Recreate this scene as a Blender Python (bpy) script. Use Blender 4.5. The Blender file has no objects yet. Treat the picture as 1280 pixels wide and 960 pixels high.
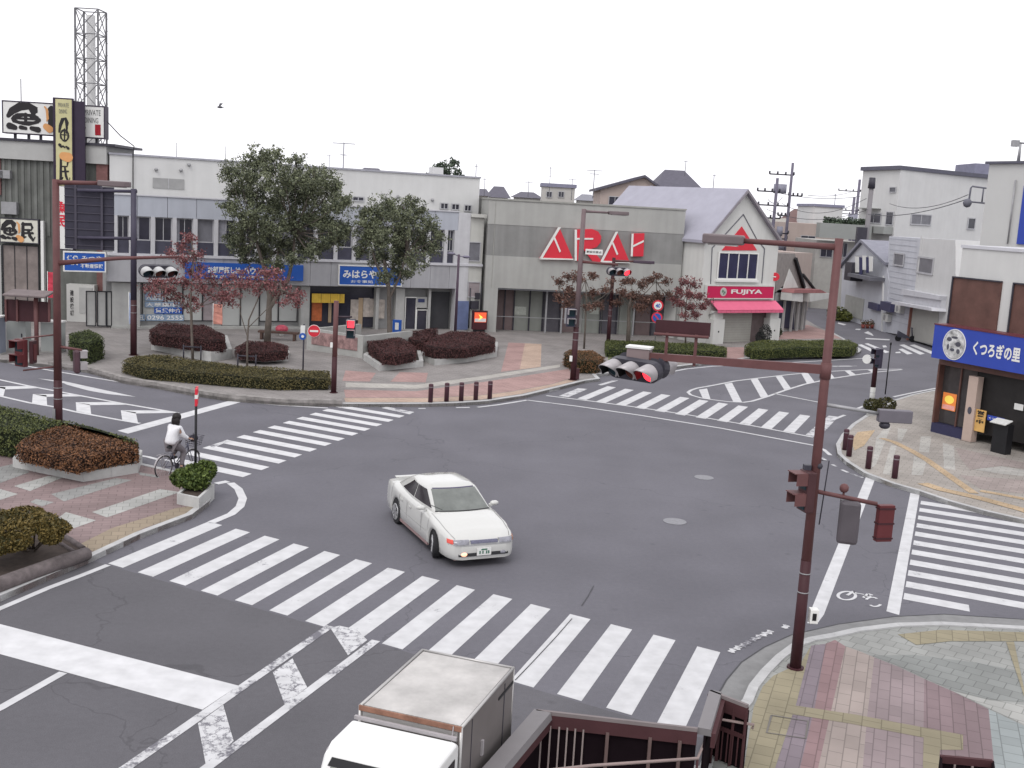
import bpy, bmesh, math, random
import numpy as np
from mathutils import Vector, Matrix
random.seed(7); RNG = np.random.default_rng(11)
S = bpy.context.scene
COL = S.collection
rad = math.radians

# ------------------------------------------------------------------ camera
FPX, PITCH, ROLL, CAMH = 1385.0, 0.1620, 0.0565, 8.10
cp, sp, cr, sr = math.cos(PITCH), math.sin(PITCH), math.cos(ROLL), math.sin(ROLL)
_f = Vector((0, cp, -sp)); _u0 = Vector((0, sp, cp)); _r0 = Vector((1, 0, 0))
CR = _r0*cr + _u0*sr; CU = -_r0*sr + _u0*cr; CF = _f
cam_data = bpy.data.cameras.new("camera"); cam = bpy.data.objects.new("camera", cam_data); COL.objects.link(cam)
m = Matrix((CR, CU, -CF)).transposed().to_4x4(); m.translation = Vector((0, 0, CAMH)); cam.matrix_world = m
cam_data.sensor_fit = 'HORIZONTAL'; cam_data.sensor_width = 36; cam_data.lens = FPX/1280*36
cam_data.clip_start = 0.1; cam_data.clip_end = 6000
S.camera = cam

# ------------------------------------------------------------------ overcast daylight
w = bpy.data.worlds.new("World"); S.world = w; w.use_nodes = True
nt = w.node_tree; nt.nodes.clear()
SUN_EL, SUN_ROT = rad(52), rad(200)
sky = nt.nodes.new('ShaderNodeTexSky'); sky.sky_type = 'NISHITA'; sky.sun_disc = False
sky.sun_elevation = SUN_EL; sky.sun_rotation = SUN_ROT; sky.air_density = 1.0; sky.dust_density = 4.0; sky.ozone_density = 1.0
hs = nt.nodes.new('ShaderNodeHueSaturation'); hs.inputs['Saturation'].default_value = 0.12; hs.inputs['Value'].default_value = 1.0
nt.links.new(sky.outputs[0], hs.inputs['Color'])
tc = nt.nodes.new('ShaderNodeTexCoord'); ns = nt.nodes.new('ShaderNodeTexNoise'); ns.inputs['Scale'].default_value = 1.6; ns.inputs['Detail'].default_value = 5
nt.links.new(tc.outputs['Generated'], ns.inputs['Vector'])
cl = nt.nodes.new('ShaderNodeValToRGB'); cl.color_ramp.elements[0].color = (12.0, 11.9, 12.6, 1); cl.color_ramp.elements[1].color = (16.0, 15.9, 16.4, 1)
nt.links.new(ns.outputs['Fac'], cl.inputs[0])
mx = nt.nodes.new('ShaderNodeMix'); mx.data_type = 'RGBA'; mx.inputs[0].default_value = 0.72
nt.links.new(hs.outputs[0], mx.inputs[6]); nt.links.new(cl.outputs[0], mx.inputs[7])
bg = nt.nodes.new('ShaderNodeBackground'); bg.inputs['Strength'].default_value = 0.12
wo = nt.nodes.new('ShaderNodeOutputWorld')
nt.links.new(mx.outputs[2], bg.inputs['Color']); nt.links.new(bg.outputs[0], wo.inputs['Surface'])
sl = bpy.data.lights.new("sun", 'SUN'); sl.energy = 0.9; sl.angle = rad(24); sl.color = (1, .97, .93)
so = bpy.data.objects.new("sun", sl); COL.objects.link(so)
so.rotation_euler = (math.pi/2 - SUN_EL, 0, math.pi - SUN_ROT + math.pi)
sd = Vector((math.sin(SUN_ROT)*math.cos(SUN_EL), math.cos(SUN_ROT)*math.cos(SUN_EL), math.sin(SUN_EL)))
so.rotation_euler = sd.to_track_quat('Z', 'Y').to_euler(); so.location = (0, 0, 60)
S.view_settings.view_transform = 'Standard'; S.view_settings.look = 'None'; S.view_settings.gamma = 1; S.view_settings.exposure = 0.0
try: S.view_settings.use_curve_mapping = False
except Exception: pass
S.render.engine = 'CYCLES'

# ------------------------------------------------------------------ survey helpers (camera survey -> world metres)
def RAY(px, py):
    return CR*((px-640)/FPX) - CU*((py-480)/FPX) + CF
def G(px, py, z=0.0):
    "world point at height z seen at survey mark (px,py)"
    d = RAY(px, py); t = (z-CAMH)/d.z
    return Vector((d.x*t, d.y*t, z))
def D(px, py, Y):
    "world point on the sight line at forward distance Y"
    d = RAY(px, py); t = Y/d.y
    return Vector((d.x*t, Y, CAMH+d.z*t))
def HZ(p, py):
    "height above the ground point p that is seen at row py"
    k = -(py-480)/FPX; q = CU - CF*k
    return CAMH - (p.x*q.x + p.y*q.y)/q.z
PZ = 0.12        # pavement height

# ------------------------------------------------------------------ materials
MATS = {}
def srgb(h):
    if isinstance(h, str):
        c = [int(h[i:i+2], 16)/255 for i in (0, 2, 4)]
        return tuple(x/12.92 if x <= .04045 else ((x+.055)/1.055)**2.4 for x in c)
    return h
def M(name, col=(.5,.5,.5), rough=.75, var=.12, scale=2.0, bump=0.0, metal=0.0, emit=0.0, spec=.3, streak=0.0, island=0.0, coat=0.0):
    if name in MATS: return MATS[name]
    col = srgb(col)
    mt = bpy.data.materials.new(name); mt.use_nodes = True; t = mt.node_tree; N = t.nodes; L = t.links
    b = N['Principled BSDF']; b.inputs['Roughness'].default_value = rough; b.inputs['Metallic'].default_value = metal
    b.inputs['Specular IOR Level'].default_value = spec
    if coat: b.inputs['Coat Weight'].default_value = coat; b.inputs['Coat Roughness'].default_value = .05
    tc = N.new('ShaderNodeTexCoord'); n1 = N.new('ShaderNodeTexNoise'); n1.inputs['Scale'].default_value = scale; n1.inputs['Detail'].default_value = 6; n1.inputs['Roughness'].default_value = .62
    L.new(tc.outputs['Object'], n1.inputs['Vector'])
    mr = N.new('ShaderNodeMapRange'); mr.inputs[1].default_value = .28; mr.inputs[2].default_value = .72
    mr.inputs[3].default_value = 1-var; mr.inputs[4].default_value = 1+var
    L.new(n1.outputs['Fac'], mr.inputs[0]); fac = mr.outputs[0]
    if streak:
        mp = N.new('ShaderNodeMapping'); mp.inputs['Scale'].default_value = (2.2, 2.2, .16); L.new(tc.outputs['Object'], mp.inputs['Vector'])
        n2 = N.new('ShaderNodeTexNoise'); n2.inputs['Scale'].default_value = 1.3; n2.inputs['Detail'].default_value = 7; L.new(mp.outputs[0], n2.inputs['Vector'])
        m2 = N.new('ShaderNodeMapRange'); m2.inputs[1].default_value = .4; m2.inputs[2].default_value = .75; m2.inputs[3].default_value = 1; m2.inputs[4].default_value = 1-streak
        L.new(n2.outputs['Fac'], m2.inputs[0]); mm = N.new('ShaderNodeMath'); mm.operation = 'MULTIPLY'; L.new(fac, mm.inputs[0]); L.new(m2.outputs[0], mm.inputs[1]); fac = mm.outputs[0]
    if island:
        g = N.new('ShaderNodeNewGeometry'); m3 = N.new('ShaderNodeMapRange'); m3.inputs[3].default_value = 1-island; m3.inputs[4].default_value = 1+island
        L.new(g.outputs['Random Per Island'], m3.inputs[0]); mm = N.new('ShaderNodeMath'); mm.operation = 'MULTIPLY'; L.new(fac, mm.inputs[0]); L.new(m3.outputs[0], mm.inputs[1]); fac = mm.outputs[0]
    vm = N.new('ShaderNodeVectorMath'); vm.operation = 'SCALE'; vm.inputs[0].default_value = col[:3]; L.new(fac, vm.inputs['Scale'])
    L.new(vm.outputs[0], b.inputs['Base Color'])
    if emit:
        b.inputs['Emission Color'].default_value = (*col[:3], 1); b.inputs['Emission Strength'].default_value = emit
    if bump:
        n3 = N.new('ShaderNodeTexNoise'); n3.inputs['Scale'].default_value = scale*14; n3.inputs['Detail'].default_value = 3; L.new(tc.outputs['Object'], n3.inputs['Vector'])
        bp = N.new('ShaderNodeBump'); bp.inputs['Strength'].default_value = bump; bp.inputs['Distance'].default_value = .02
        L.new(n3.outputs['Fac'], bp.inputs['Height']); L.new(bp.outputs[0], b.inputs['Normal'])
    MATS[name] = mt; return mt
def leafmat(name, c1, c2, scale=1.2):
    if name in MATS: return MATS[name]
    c1 = srgb(c1); c2 = srgb(c2)
    mt = bpy.data.materials.new(name); mt.use_nodes = True; t = mt.node_tree; N = t.nodes; L = t.links
    b = N['Principled BSDF']; b.inputs['Roughness'].default_value = .65; b.inputs['Specular IOR Level'].default_value = .25
    tc = N.new('ShaderNodeTexCoord'); n1 = N.new('ShaderNodeTexNoise'); n1.inputs['Scale'].default_value = scale; n1.inputs['Detail'].default_value = 3
    L.new(tc.outputs['Object'], n1.inputs['Vector'])
    g = N.new('ShaderNodeNewGeometry')
    a = N.new('ShaderNodeMath'); a.operation = 'ADD'; L.new(n1.outputs['Fac'], a.inputs[0]); L.new(g.outputs['Random Per Island'], a.inputs[1])
    mr = N.new('ShaderNodeMapRange'); mr.inputs[1].default_value = .5; mr.inputs[2].default_value = 1.5; L.new(a.outputs[0], mr.inputs[0])
    mx = N.new('ShaderNodeMix'); mx.data_type = 'RGBA'; mx.inputs[6].default_value = (*c1, 1); mx.inputs[7].default_value = (*c2, 1); L.new(mr.outputs[0], mx.inputs[0])
    L.new(mx.outputs[2], b.inputs['Base Color']); MATS[name] = mt; return mt
ASPH = (.118, .115, .132)
def asphalt(name='asphalt', ASPH=ASPH):
    mt = bpy.data.materials.new(name); mt.use_nodes = True; t = mt.node_tree; N = t.nodes; L = t.links
    b = N['Principled BSDF']; b.inputs['Roughness'].default_value = .86; b.inputs['Specular IOR Level'].default_value = .35
    tc = N.new('ShaderNodeTexCoord')
    def noise(sc, det, lo, hi, a=.3, bb=.7, stretch=None):
        n = N.new('ShaderNodeTexNoise'); n.inputs['Scale'].default_value = sc; n.inputs['Detail'].default_value = det
        v = tc.outputs['Object']
        if stretch:
            mp = N.new('ShaderNodeMapping'); mp.inputs['Rotation'].default_value = (0, 0, stretch[0]); mp.inputs['Scale'].default_value = stretch[1]; L.new(v, mp.inputs['Vector']); v = mp.outputs[0]
        L.new(v, n.inputs['Vector']); r = N.new('ShaderNodeMapRange'); r.inputs[1].default_value = a; r.inputs[2].default_value = bb; r.inputs[3].default_value = lo; r.inputs[4].default_value = hi
        L.new(n.outputs['Fac'], r.inputs[0]); return r.outputs[0]
    outs = [noise(.09, 3, .90, 1.10), noise(.45, 6, .92, 1.07), noise(60, 2, .86, 1.14), noise(.25, 4, .97, 1.035, stretch=(rad(-19), (3, 1, 1))), noise(9, 6, .95, 1.05)]
    # fine cracks
    mp = N.new('ShaderNodeTexNoise'); mp.inputs['Scale'].default_value = .8; mp.inputs['Detail'].default_value = 4; L.new(tc.outputs['Object'], mp.inputs['Vector'])
    ad = N.new('ShaderNodeVectorMath'); ad.operation = 'MULTIPLY_ADD'; ad.inputs[1].default_value = (2.2, 2.2, 0); L.new(mp.outputs['Color'], ad.inputs[0]); L.new(tc.outputs['Object'], ad.inputs[2])
    vo = N.new('ShaderNodeTexVoronoi'); vo.feature = 'DISTANCE_TO_EDGE'; vo.inputs['Scale'].default_value = .085; L.new(ad.outputs[0], vo.inputs['Vector'])
    cr_ = N.new('ShaderNodeMapRange'); cr_.inputs[1].default_value = .0008; cr_.inputs[2].default_value = .0022; cr_.inputs[3].default_value = .8; cr_.inputs[4].default_value = 1; L.new(vo.outputs[0], cr_.inputs[0]); outs.append(cr_.outputs[0])
    # tyre polished turning arcs (rings round the junction corners), oil drips, repair patches
    for (cx, cy, sc, amt) in ((-16, 47, 1.05, .055), (9.5, 14, 1.2, .05), (14, 46, 1.1, .04)):
        su = N.new('ShaderNodeVectorMath'); su.operation = 'SUBTRACT'; su.inputs[1].default_value = (cx, cy, 0); L.new(tc.outputs['Object'], su.inputs[0])
        le = N.new('ShaderNodeVectorMath'); le.operation = 'LENGTH'; L.new(su.outputs[0], le.inputs[0])
        nz = N.new('ShaderNodeMath'); nz.operation = 'MULTIPLY_ADD'; nz.inputs[1].default_value = 1.6; L.new(mp.outputs['Fac'], nz.inputs[0]); L.new(le.outputs['Value'], nz.inputs[2])
        sn = N.new('ShaderNodeMath'); sn.operation = 'SINE'; ms = N.new('ShaderNodeMath'); ms.operation = 'MULTIPLY'; ms.inputs[1].default_value = sc*2.2; L.new(nz.outputs[0], ms.inputs[0]); L.new(ms.outputs[0], sn.inputs[0])
        fr = N.new('ShaderNodeMapRange'); fr.inputs[1].default_value = 6; fr.inputs[2].default_value = 15; fr.inputs[3].default_value = amt; fr.inputs[4].default_value = 0; L.new(le.outputs['Value'], fr.inputs[0])
        ma = N.new('ShaderNodeMath'); ma.operation = 'MULTIPLY_ADD'; ma.inputs[2].default_value = 1; L.new(sn.outputs[0], ma.inputs[0]); L.new(fr.outputs[0], ma.inputs[1]); outs.append(ma.outputs[0])
    vs_ = N.new('ShaderNodeTexVoronoi'); vs_.inputs['Scale'].default_value = .9; L.new(tc.outputs['Object'], vs_.inputs['Vector'])
    sp_ = N.new('ShaderNodeMapRange'); sp_.inputs[1].default_value = .02; sp_.inputs[2].default_value = .09; sp_.inputs[3].default_value = .80; sp_.inputs[4].default_value = 1; L.new(vs_.outputs['Distance'], sp_.inputs[0]); outs.append(sp_.outputs[0])
    f = outs[0]
    for o in outs[1:]:
        mm = N.new('ShaderNodeMath'); mm.operation = 'MULTIPLY'; L.new(f, mm.inputs[0]); L.new(o, mm.inputs[1]); f = mm.outputs[0]
    vm = N.new('ShaderNodeVectorMath'); vm.operation = 'SCALE'; vm.inputs[0].default_value = ASPH; L.new(f, vm.inputs['Scale']); L.new(vm.outputs[0], b.inputs['Base Color'])
    n3 = N.new('ShaderNodeTexNoise'); n3.inputs['Scale'].default_value = 90; L.new(tc.outputs['Object'], n3.inputs['Vector'])
    bp = N.new('ShaderNodeBump'); bp.inputs['Strength'].default_value = .35; bp.inputs['Distance'].default_value = .01; L.new(n3.outputs['Fac'], bp.inputs['Height']); L.new(bp.outputs[0], b.inputs['Normal'])
    return mt
def paint(name, wear=.45, col=(.52, .52, .53), cracks=False):
    "road paint worn through to the asphalt in patches"
    mt = bpy.data.materials.new(name); mt.use_nodes = True; t = mt.node_tree; N = t.nodes; L = t.links
    b = N['Principled BSDF']; b.inputs['Roughness'].default_value = .7; b.inputs['Specular IOR Level'].default_value = .3
    tc = N.new('ShaderNodeTexCoord')
    n = N.new('ShaderNodeTexNoise'); n.inputs['Scale'].default_value = 1.1; n.inputs['Detail'].default_value = 9; n.inputs['Roughness'].default_value = .72; L.new(tc.outputs['Object'], n.inputs['Vector'])
    n2 = N.new('ShaderNodeTexNoise'); n2.inputs['Scale'].default_value = 16; n2.inputs['Detail'].default_value = 5; n2.inputs['Roughness'].default_value = .7; L.new(tc.outputs['Object'], n2.inputs['Vector'])
    a = N.new('ShaderNodeMath'); a.operation = 'MULTIPLY_ADD'; a.inputs[1].default_value = .35; L.new(n2.outputs['Fac'], a.inputs[0]); L.new(n.outputs['Fac'], a.inputs[2])
    r = N.new('ShaderNodeMapRange'); lo = .30+wear*.5; r.inputs[1].default_value = lo-.02; r.inputs[2].default_value = lo+.07; L.new(a.outputs[0], r.inputs[0]); fac = r.outputs[0]
    if cracks:
        ad = N.new('ShaderNodeVectorMath'); ad.operation = 'MULTIPLY_ADD'; ad.inputs[1].default_value = (.35, .35, 0); L.new(n2.outputs['Color'], ad.inputs[0]); L.new(tc.outputs['Object'], ad.inputs[2])
        vo = N.new('ShaderNodeTexVoronoi'); vo.feature = 'DISTANCE_TO_EDGE'; vo.inputs['Scale'].default_value = 4.2; L.new(ad.outputs[0], vo.inputs['Vector'])
        q = N.new('ShaderNodeMapRange'); q.inputs[1].default_value = .02; q.inputs[2].default_value = .06; L.new(vo.outputs[0], q.inputs[0])
        mm = N.new('ShaderNodeMath'); mm.operation = 'MULTIPLY'; L.new(fac, mm.inputs[0]); L.new(q.outputs[0], mm.inputs[1]); fac = mm.outputs[0]
    dv = N.new('ShaderNodeMapRange'); dv.inputs[1].default_value = .3; dv.inputs[2].default_value = .7; dv.inputs[3].default_value = .86; dv.inputs[4].default_value = 1.06
    n4 = N.new('ShaderNodeTexNoise'); n4.inputs['Scale'].default_value = 3; n4.inputs['Detail'].default_value = 6; L.new(tc.outputs['Object'], n4.inputs['Vector']); L.new(n4.outputs['Fac'], dv.inputs[0])
    vm = N.new('ShaderNodeVectorMath'); vm.operation = 'SCALE'; vm.inputs[0].default_value = col; L.new(dv.outputs[0], vm.inputs['Scale'])
    mx = N.new('ShaderNodeMix'); mx.data_type = 'RGBA'; mx.inputs[6].default_value = (*[c*1.15 for c in ASPH], 1); L.new(vm.outputs[0], mx.inputs[7]); L.new(fac, mx.inputs[0])
    L.new(mx.outputs[2], b.inputs['Base Color']); return mt
def paver(name, col, rot=0, bw=.3, bh=.15, var=.08, mortar=.8, msize=.010, tone=.78):
    if name in MATS: return MATS[name]
    col = [c*tone for c in srgb(col)]
    mt = bpy.data.materials.new(name); mt.use_nodes = True; t = mt.node_tree; N = t.nodes; L = t.links
    b = N['Principled BSDF']; b.inputs['Roughness'].default_value = .85; b.inputs['Specular IOR Level'].default_value = .25
    tc = N.new('ShaderNodeTexCoord'); mp = N.new('ShaderNodeMapping'); mp.inputs['Rotation'].default_value = (0, 0, rot); L.new(tc.outputs['Object'], mp.inputs['Vector'])
    br = N.new('ShaderNodeTexBrick'); br.inputs['Scale'].default_value = 1; br.inputs['Brick Width'].default_value = bw; br.inputs['Row Height'].default_value = bh
    br.inputs['Mortar Size'].default_value = msize; br.inputs['Mortar Smooth'].default_value = .3; br.inputs['Bias'].default_value = 0
    br.inputs['Color1'].default_value = (*[c*(1-var) for c in col], 1); br.inputs['Color2'].default_value = (*[min(1, c*(1+var)) for c in col], 1)
    br.inputs['Mortar'].default_value = (*[c*mortar*.8 for c in col], 1); L.new(mp.outputs[0], br.inputs['Vector'])
    n = N.new('ShaderNodeTexNoise'); n.inputs['Scale'].default_value = .7; n.inputs['Detail'].default_value = 7; L.new(tc.outputs['Object'], n.inputs['Vector'])
    r = N.new('ShaderNodeMapRange'); r.inputs[1].default_value = .3; r.inputs[2].default_value = .7; r.inputs[3].default_value = .84; r.inputs[4].default_value = 1.12; L.new(n.outputs['Fac'], r.inputs[0])
    vm = N.new('ShaderNodeVectorMath'); vm.operation = 'SCALE'; L.new(br.outputs['Color'], vm.inputs[0]); L.new(r.outputs[0], vm.inputs['Scale']); L.new(vm.outputs[0], b.inputs['Base Color'])
    MATS[name] = mt; return mt
def glass(name='window_glass', col=(.035, .035, .05), rough=.12):
    if name in MATS: return MATS[name]
    mt = M(name, col, rough=rough, var=.35, scale=.8, spec=.5); return mt

# ------------------------------------------------------------------ mesh builder
class MB:
    def __init__(s): s.v = []; s.f = []; s.sm = []
    def add(s, vs, fs, smooth=False):
        o = len(s.v); s.v += [Vector(v) for v in vs]; s.f += [[i+o for i in f] for f in fs]; s.sm += [smooth]*len(fs)
        return s
    def hexa(s, p):   # 8 points: bottom 4 ccw, top 4 ccw
        return s.add(p, [(3,2,1,0),(4,5,6,7),(0,1,5,4),(1,2,6,5),(2,3,7,6),(3,0,4,7)])
    def box(s, c, d, rz=0, rx=0, ry=0):
        R = Matrix.Rotation(rz, 3, 'Z') @ Matrix.Rotation(ry, 3, 'Y') @ Matrix.Rotation(rx, 3, 'X'); c = Vector(c); x, y, z = d[0]/2, d[1]/2, d[2]/2
        return s.hexa([c + R @ Vector(q) for q in [(-x,-y,-z),(x,-y,-z),(x,y,-z),(-x,y,-z),(-x,-y,z),(x,-y,z),(x,y,z),(-x,y,z)]])
    def bar(s, a, b, w, h=None, up=(0,0,1)):
        a = Vector(a); b = Vector(b); h = h or w; d = (b-a).normalized(); u = Vector(up)
        if abs(d.dot(u)) > .98: u = Vector((1, 0, 0))
        r = d.cross(u).normalized(); u = r.cross(d)
        r = r*w/2; u = u*h/2
        return s.hexa([a-r-u, a+r-u, b+r-u, b-r-u, a-r+u, a+r+u, b+r+u, b-r+u])
    def tube(s, pts, rads, n=10, cap=True, smooth=True):
        pts = [Vector(p) for p in pts]
        if not hasattr(rads, '__len__'): rads = [rads]*len(pts)
        rings = []; prev = None
        for i, p in enumerate(pts):
            d = (pts[min(i+1, len(pts)-1)] - pts[max(i-1, 0)]).normalized()
            if prev is None:
                u = Vector((0, 0, 1)) if abs(d.z) < .9 else Vector((1, 0, 0)); r = d.cross(u).normalized()
            else: r = (prev - d*prev.dot(d)).normalized()
            prev = r; u = d.cross(r)
            rings.append([p + (r*math.cos(2*math.pi*k/n) + u*math.sin(2*math.pi*k/n))*rads[i] for k in range(n)])
        vs = [q for R in rings for q in R]; fs = []
        for i in range(len(pts)-1):
            for k in range(n): fs.append((i*n+k, i*n+(k+1) % n, (i+1)*n+(k+1) % n, (i+1)*n+k))
        s.add(vs, fs, smooth)
        if cap: s.add(rings[0], [tuple(range(n))[::-1]]); s.add(rings[-1], [tuple(range(n))])
        return s
    def prism(s, poly, z0, z1):
        n = len(poly); P = [Vector((p[0], p[1], 0)) for p in poly]
        a = sum(P[i].x*P[(i+1) % n].y - P[(i+1) % n].x*P[i].y for i in range(n))
        if a < 0: P.reverse()
        vs = [Vector((p.x, p.y, z0)) for p in P] + [Vector((p.x, p.y, z1)) for p in P]
        return s.add(vs, [tuple(range(n, 2*n)), tuple(range(n))[::-1]] + [(i, (i+1) % n, n+(i+1) % n, n+i) for i in range(n)])
    def sheet(s, poly):
        P = [Vector(p) for p in poly]; n = len(P)
        a = sum(P[i].x*P[(i+1) % n].y - P[(i+1) % n].x*P[i].y for i in range(n))
        if a < 0: P.reverse()
        return s.add(P, [tuple(range(n))])
    def extr(s, poly, dvec):   # planar polygon in 3D extruded by vector
        n = len(poly); P = [Vector(p) for p in poly]; d = Vector(dvec)
        nm = Vector((0, 0, 0))
        for i in range(n): nm += P[i].cross(P[(i+1) % n])
        if nm.dot(d) < 0: P.reverse()
        return s.add(P + [p+d for p in P], [tuple(range(n, 2*n)), tuple(range(n))[::-1]] + [(i, (i+1) % n, n+(i+1) % n, n+i) for i in range(n)])
    def sphere(s, c, r, n=12, sc=(1,1,1)):
        c = Vector(c); vs = []; fs = []; m_ = n//2
        for i in range(m_+1):
            t = math.pi*i/m_
            for k in range(n):
                p = 2*math.pi*k/n; vs.append(c + Vector((r*sc[0]*math.sin(t)*math.cos(p), r*sc[1]*math.sin(t)*math.sin(p), r*sc[2]*math.cos(t))))
        for i in range(m_):
            for k in range(n): fs.append((i*n+k, (i+1)*n+k, (i+1)*n+(k+1) % n, i*n+(k+1) % n))
        return s.add(vs, fs, True)
    def build(s, name, mat, parent=None, bevel=0, seg=2, keep_local=False, sub=0):
        me = bpy.data.meshes.new(name)
        vs = s.v
        if parent is not None and not keep_local:
            inv = ROOTS.get(parent.name, Matrix.Identity(4)); vs = [inv @ v for v in vs]
        me.from_pydata([tuple(v) for v in vs], [], s.f)
        me.polygons.foreach_set('use_smooth', s.sm)
        me.materials.append(mat)
        bm = bmesh.new(); bm.from_mesh(me); bmesh.ops.remove_doubles(bm, verts=bm.verts, dist=1e-5); bm.to_mesh(me); bm.free()
        o = bpy.data.objects.new(name, me); COL.objects.link(o)
        if parent is not None:
            o.parent = parent; ROOTS[o.name] = ROOTS.get(parent.name, Matrix.Identity(4)) if not keep_local else Matrix.Identity(4)
        if bevel:
            b = o.modifiers.new('bevel', 'BEVEL'); b.width = bevel; b.segments = seg; b.limit_method = 'ANGLE'; b.angle_limit = rad(35); b.harden_normals = False
        if sub:
            b = o.modifiers.new('sub', 'SUBSURF'); b.levels = sub; b.render_levels = sub
        return o
ROOTS = {}
def setp(o, label=None, cat=None, group=None, kind=None):
    if label: o['label'] = label
    if cat: o['category'] = cat
    if group: o['group'] = group
    if kind: o['kind'] = kind
    return o
def thing(name, label, cat, loc=(0,0,0), rz=0, group=None):
    o = bpy.data.objects.new(name, None); COL.objects.link(o); o.location = loc; o.rotation_euler = (0, 0, rz); o.empty_display_size = .3
    M4 = Matrix.Translation(Vector(loc)) @ Matrix.Rotation(rz, 4, 'Z'); ROOTS[o.name] = M4.inverted()
    return setp(o, label, cat, group)
def dup(o, parent=None, loc=None, rz=None, label=None, group=None):
    c = o.copy(); COL.objects.link(c)
    if parent is not None: c.parent = parent
    if loc is not None: c.location = loc
    if rz is not None: c.rotation_euler = (0, 0, rz)
    if label: c['label'] = label
    if group: c['group'] = group
    for ch in list(o.children): dup(ch, c)
    return c
def at_origin(fn): return fn
def rawmesh(name, verts, quads, mat, parent=None):
    "numpy mesh; verts in world space"
    me = bpy.data.meshes.new(name); n = len(verts); q = len(quads)
    if parent is not None:
        inv = np.array(ROOTS.get(parent.name, Matrix.Identity(4))); verts = verts @ inv[:3, :3].T + inv[:3, 3]
    me.vertices.add(n); me.vertices.foreach_set('co', np.ascontiguousarray(verts, dtype=np.float32).ravel())
    me.loops.add(q*4); me.loops.foreach_set('vertex_index', np.ascontiguousarray(quads, dtype=np.int32).ravel())
    me.polygons.add(q); me.polygons.foreach_set('loop_start', np.arange(0, q*4, 4, dtype=np.int32)); me.update(calc_edges=True)
    me.materials.append(mat); o = bpy.data.objects.new(name, me); COL.objects.link(o)
    if parent is not None: o.parent = parent
    return o
def leafquads(pts, size, rng=RNG, flat=None, aspect=.55):
    "one small leaf quad per point; flat = preferred normals"
    n = len(pts); nr = rng.normal(size=(n, 3))
    if flat is not None: nr = nr*.55 + flat
    nr /= np.linalg.norm(nr, axis=1)[:, None]+1e-9
    a = np.cross(nr, rng.normal(size=(n, 3))); a /= np.linalg.norm(a, axis=1)[:, None]+1e-9; b = np.cross(nr, a)
    s = size*rng.uniform(.6, 1.35, size=(n, 1)); a = a*s; b = b*s*aspect
    V = np.empty((n, 4, 3)); V[:, 0] = pts-a; V[:, 1] = pts+b; V[:, 2] = pts+a; V[:, 3] = pts-b
    return V.reshape(-1, 3), np.arange(n*4).reshape(-1, 4)

class Facade:
    "vertical plane through two ground points; details are placed on it in metres"
    def __init__(s, A, B):
        s.A = Vector((A[0], A[1], 0)); s.B = Vector((B[0], B[1], 0)); s.L = (s.B-s.A).length
        s.u = (s.B-s.A).normalized(); n = Vector((s.u.y, -s.u.x, 0))
        if n.dot(-s.A - Vector((0, 0, 0))) < 0: n = -n
        s.n = n
    def at(s, px, py):
        d = RAY(px, py); o = Vector((0, 0, CAMH)); t = (s.A-o).dot(s.n)/d.dot(s.n); p = o+d*t
        return ((p-s.A).dot(s.u), p.z)
    def r(s, p0, p1):
        a = s.at(*p0); b = s.at(*p1); return (min(a[0], b[0]), max(a[0], b[0]), min(a[1], b[1]), max(a[1], b[1]))
    def P(s, x, z, d=0): return s.A + s.u*x + s.n*d + Vector((0, 0, z))
    def box(s, mb, x0, x1, z0, z1, d0, d1):
        return mb.hexa([s.P(x0, z0, d0), s.P(x1, z0, d0), s.P(x1, z0, d1), s.P(x0, z0, d1), s.P(x0, z1, d0), s.P(x1, z1, d0), s.P(x1, z1, d1), s.P(x0, z1, d1)])
    def poly(s, mb, pts, d0, d1):   # pts in (x,z)
        return mb.extr([s.P(x, z, d0) for x, z in pts], s.n*(d1-d0))
    def ppoly(s, mb, px, d0, d1): return s.poly(mb, [s.at(*p) for p in px], d0, d1)
def fix(o):   # consistent outward normals
    bm = bmesh.new(); bm.from_mesh(o.data); bmesh.ops.recalc_face_normals(bm, faces=bm.faces); bm.to_mesh(o.data); bm.free(); return o
def window(Fc, rect, parent, bars=1, hb=0, fr=.05, gm=None, fm=None, d=.02, depth=.06, curtain=None):
    x0, x1, z0, z1 = rect; fm = fm or M('window_frame', (.42,.42,.44), .5, .08); gm = gm or glass()
    mb = MB()
    Fc.box(mb, x0, x1, z1-fr, z1, d, d+depth); Fc.box(mb, x0, x1, z0, z0+fr, d, d+depth+.02)
    Fc.box(mb, x0, x0+fr, z0+fr, z1-fr, d, d+depth); Fc.box(mb, x1-fr, x1, z0+fr, z1-fr, d, d+depth)
    for i in range(1, bars+1):
        c = x0+(x1-x0)*i/(bars+1); Fc.box(mb, c-fr*.35, c+fr*.35, z0+fr, z1-fr, d, d+depth*.8)
    for i in range(1, hb+1):
        c = z0+(z1-z0)*i/(hb+1); Fc.box(mb, x0+fr, x1-fr, c-fr*.3, c+fr*.3, d, d+depth*.7)
    f = mb.build('window', fm, parent)
    g = MB(); Fc.box(g, x0+fr*.5, x1-fr*.5, z0+fr*.5, z1-fr*.5, d-.015, d+.012); g.build('pane', gm, f)
    if curtain:
        g = MB(); Fc.box(g, x0+fr, x0+(x1-x0)*curtain, z0+fr, z1-fr, d+.012, d+.016); g.build('curtain', M('curtain', (.25,.25,.28), .9, .2, 6), f)
    return f
_FONT = None
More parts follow.
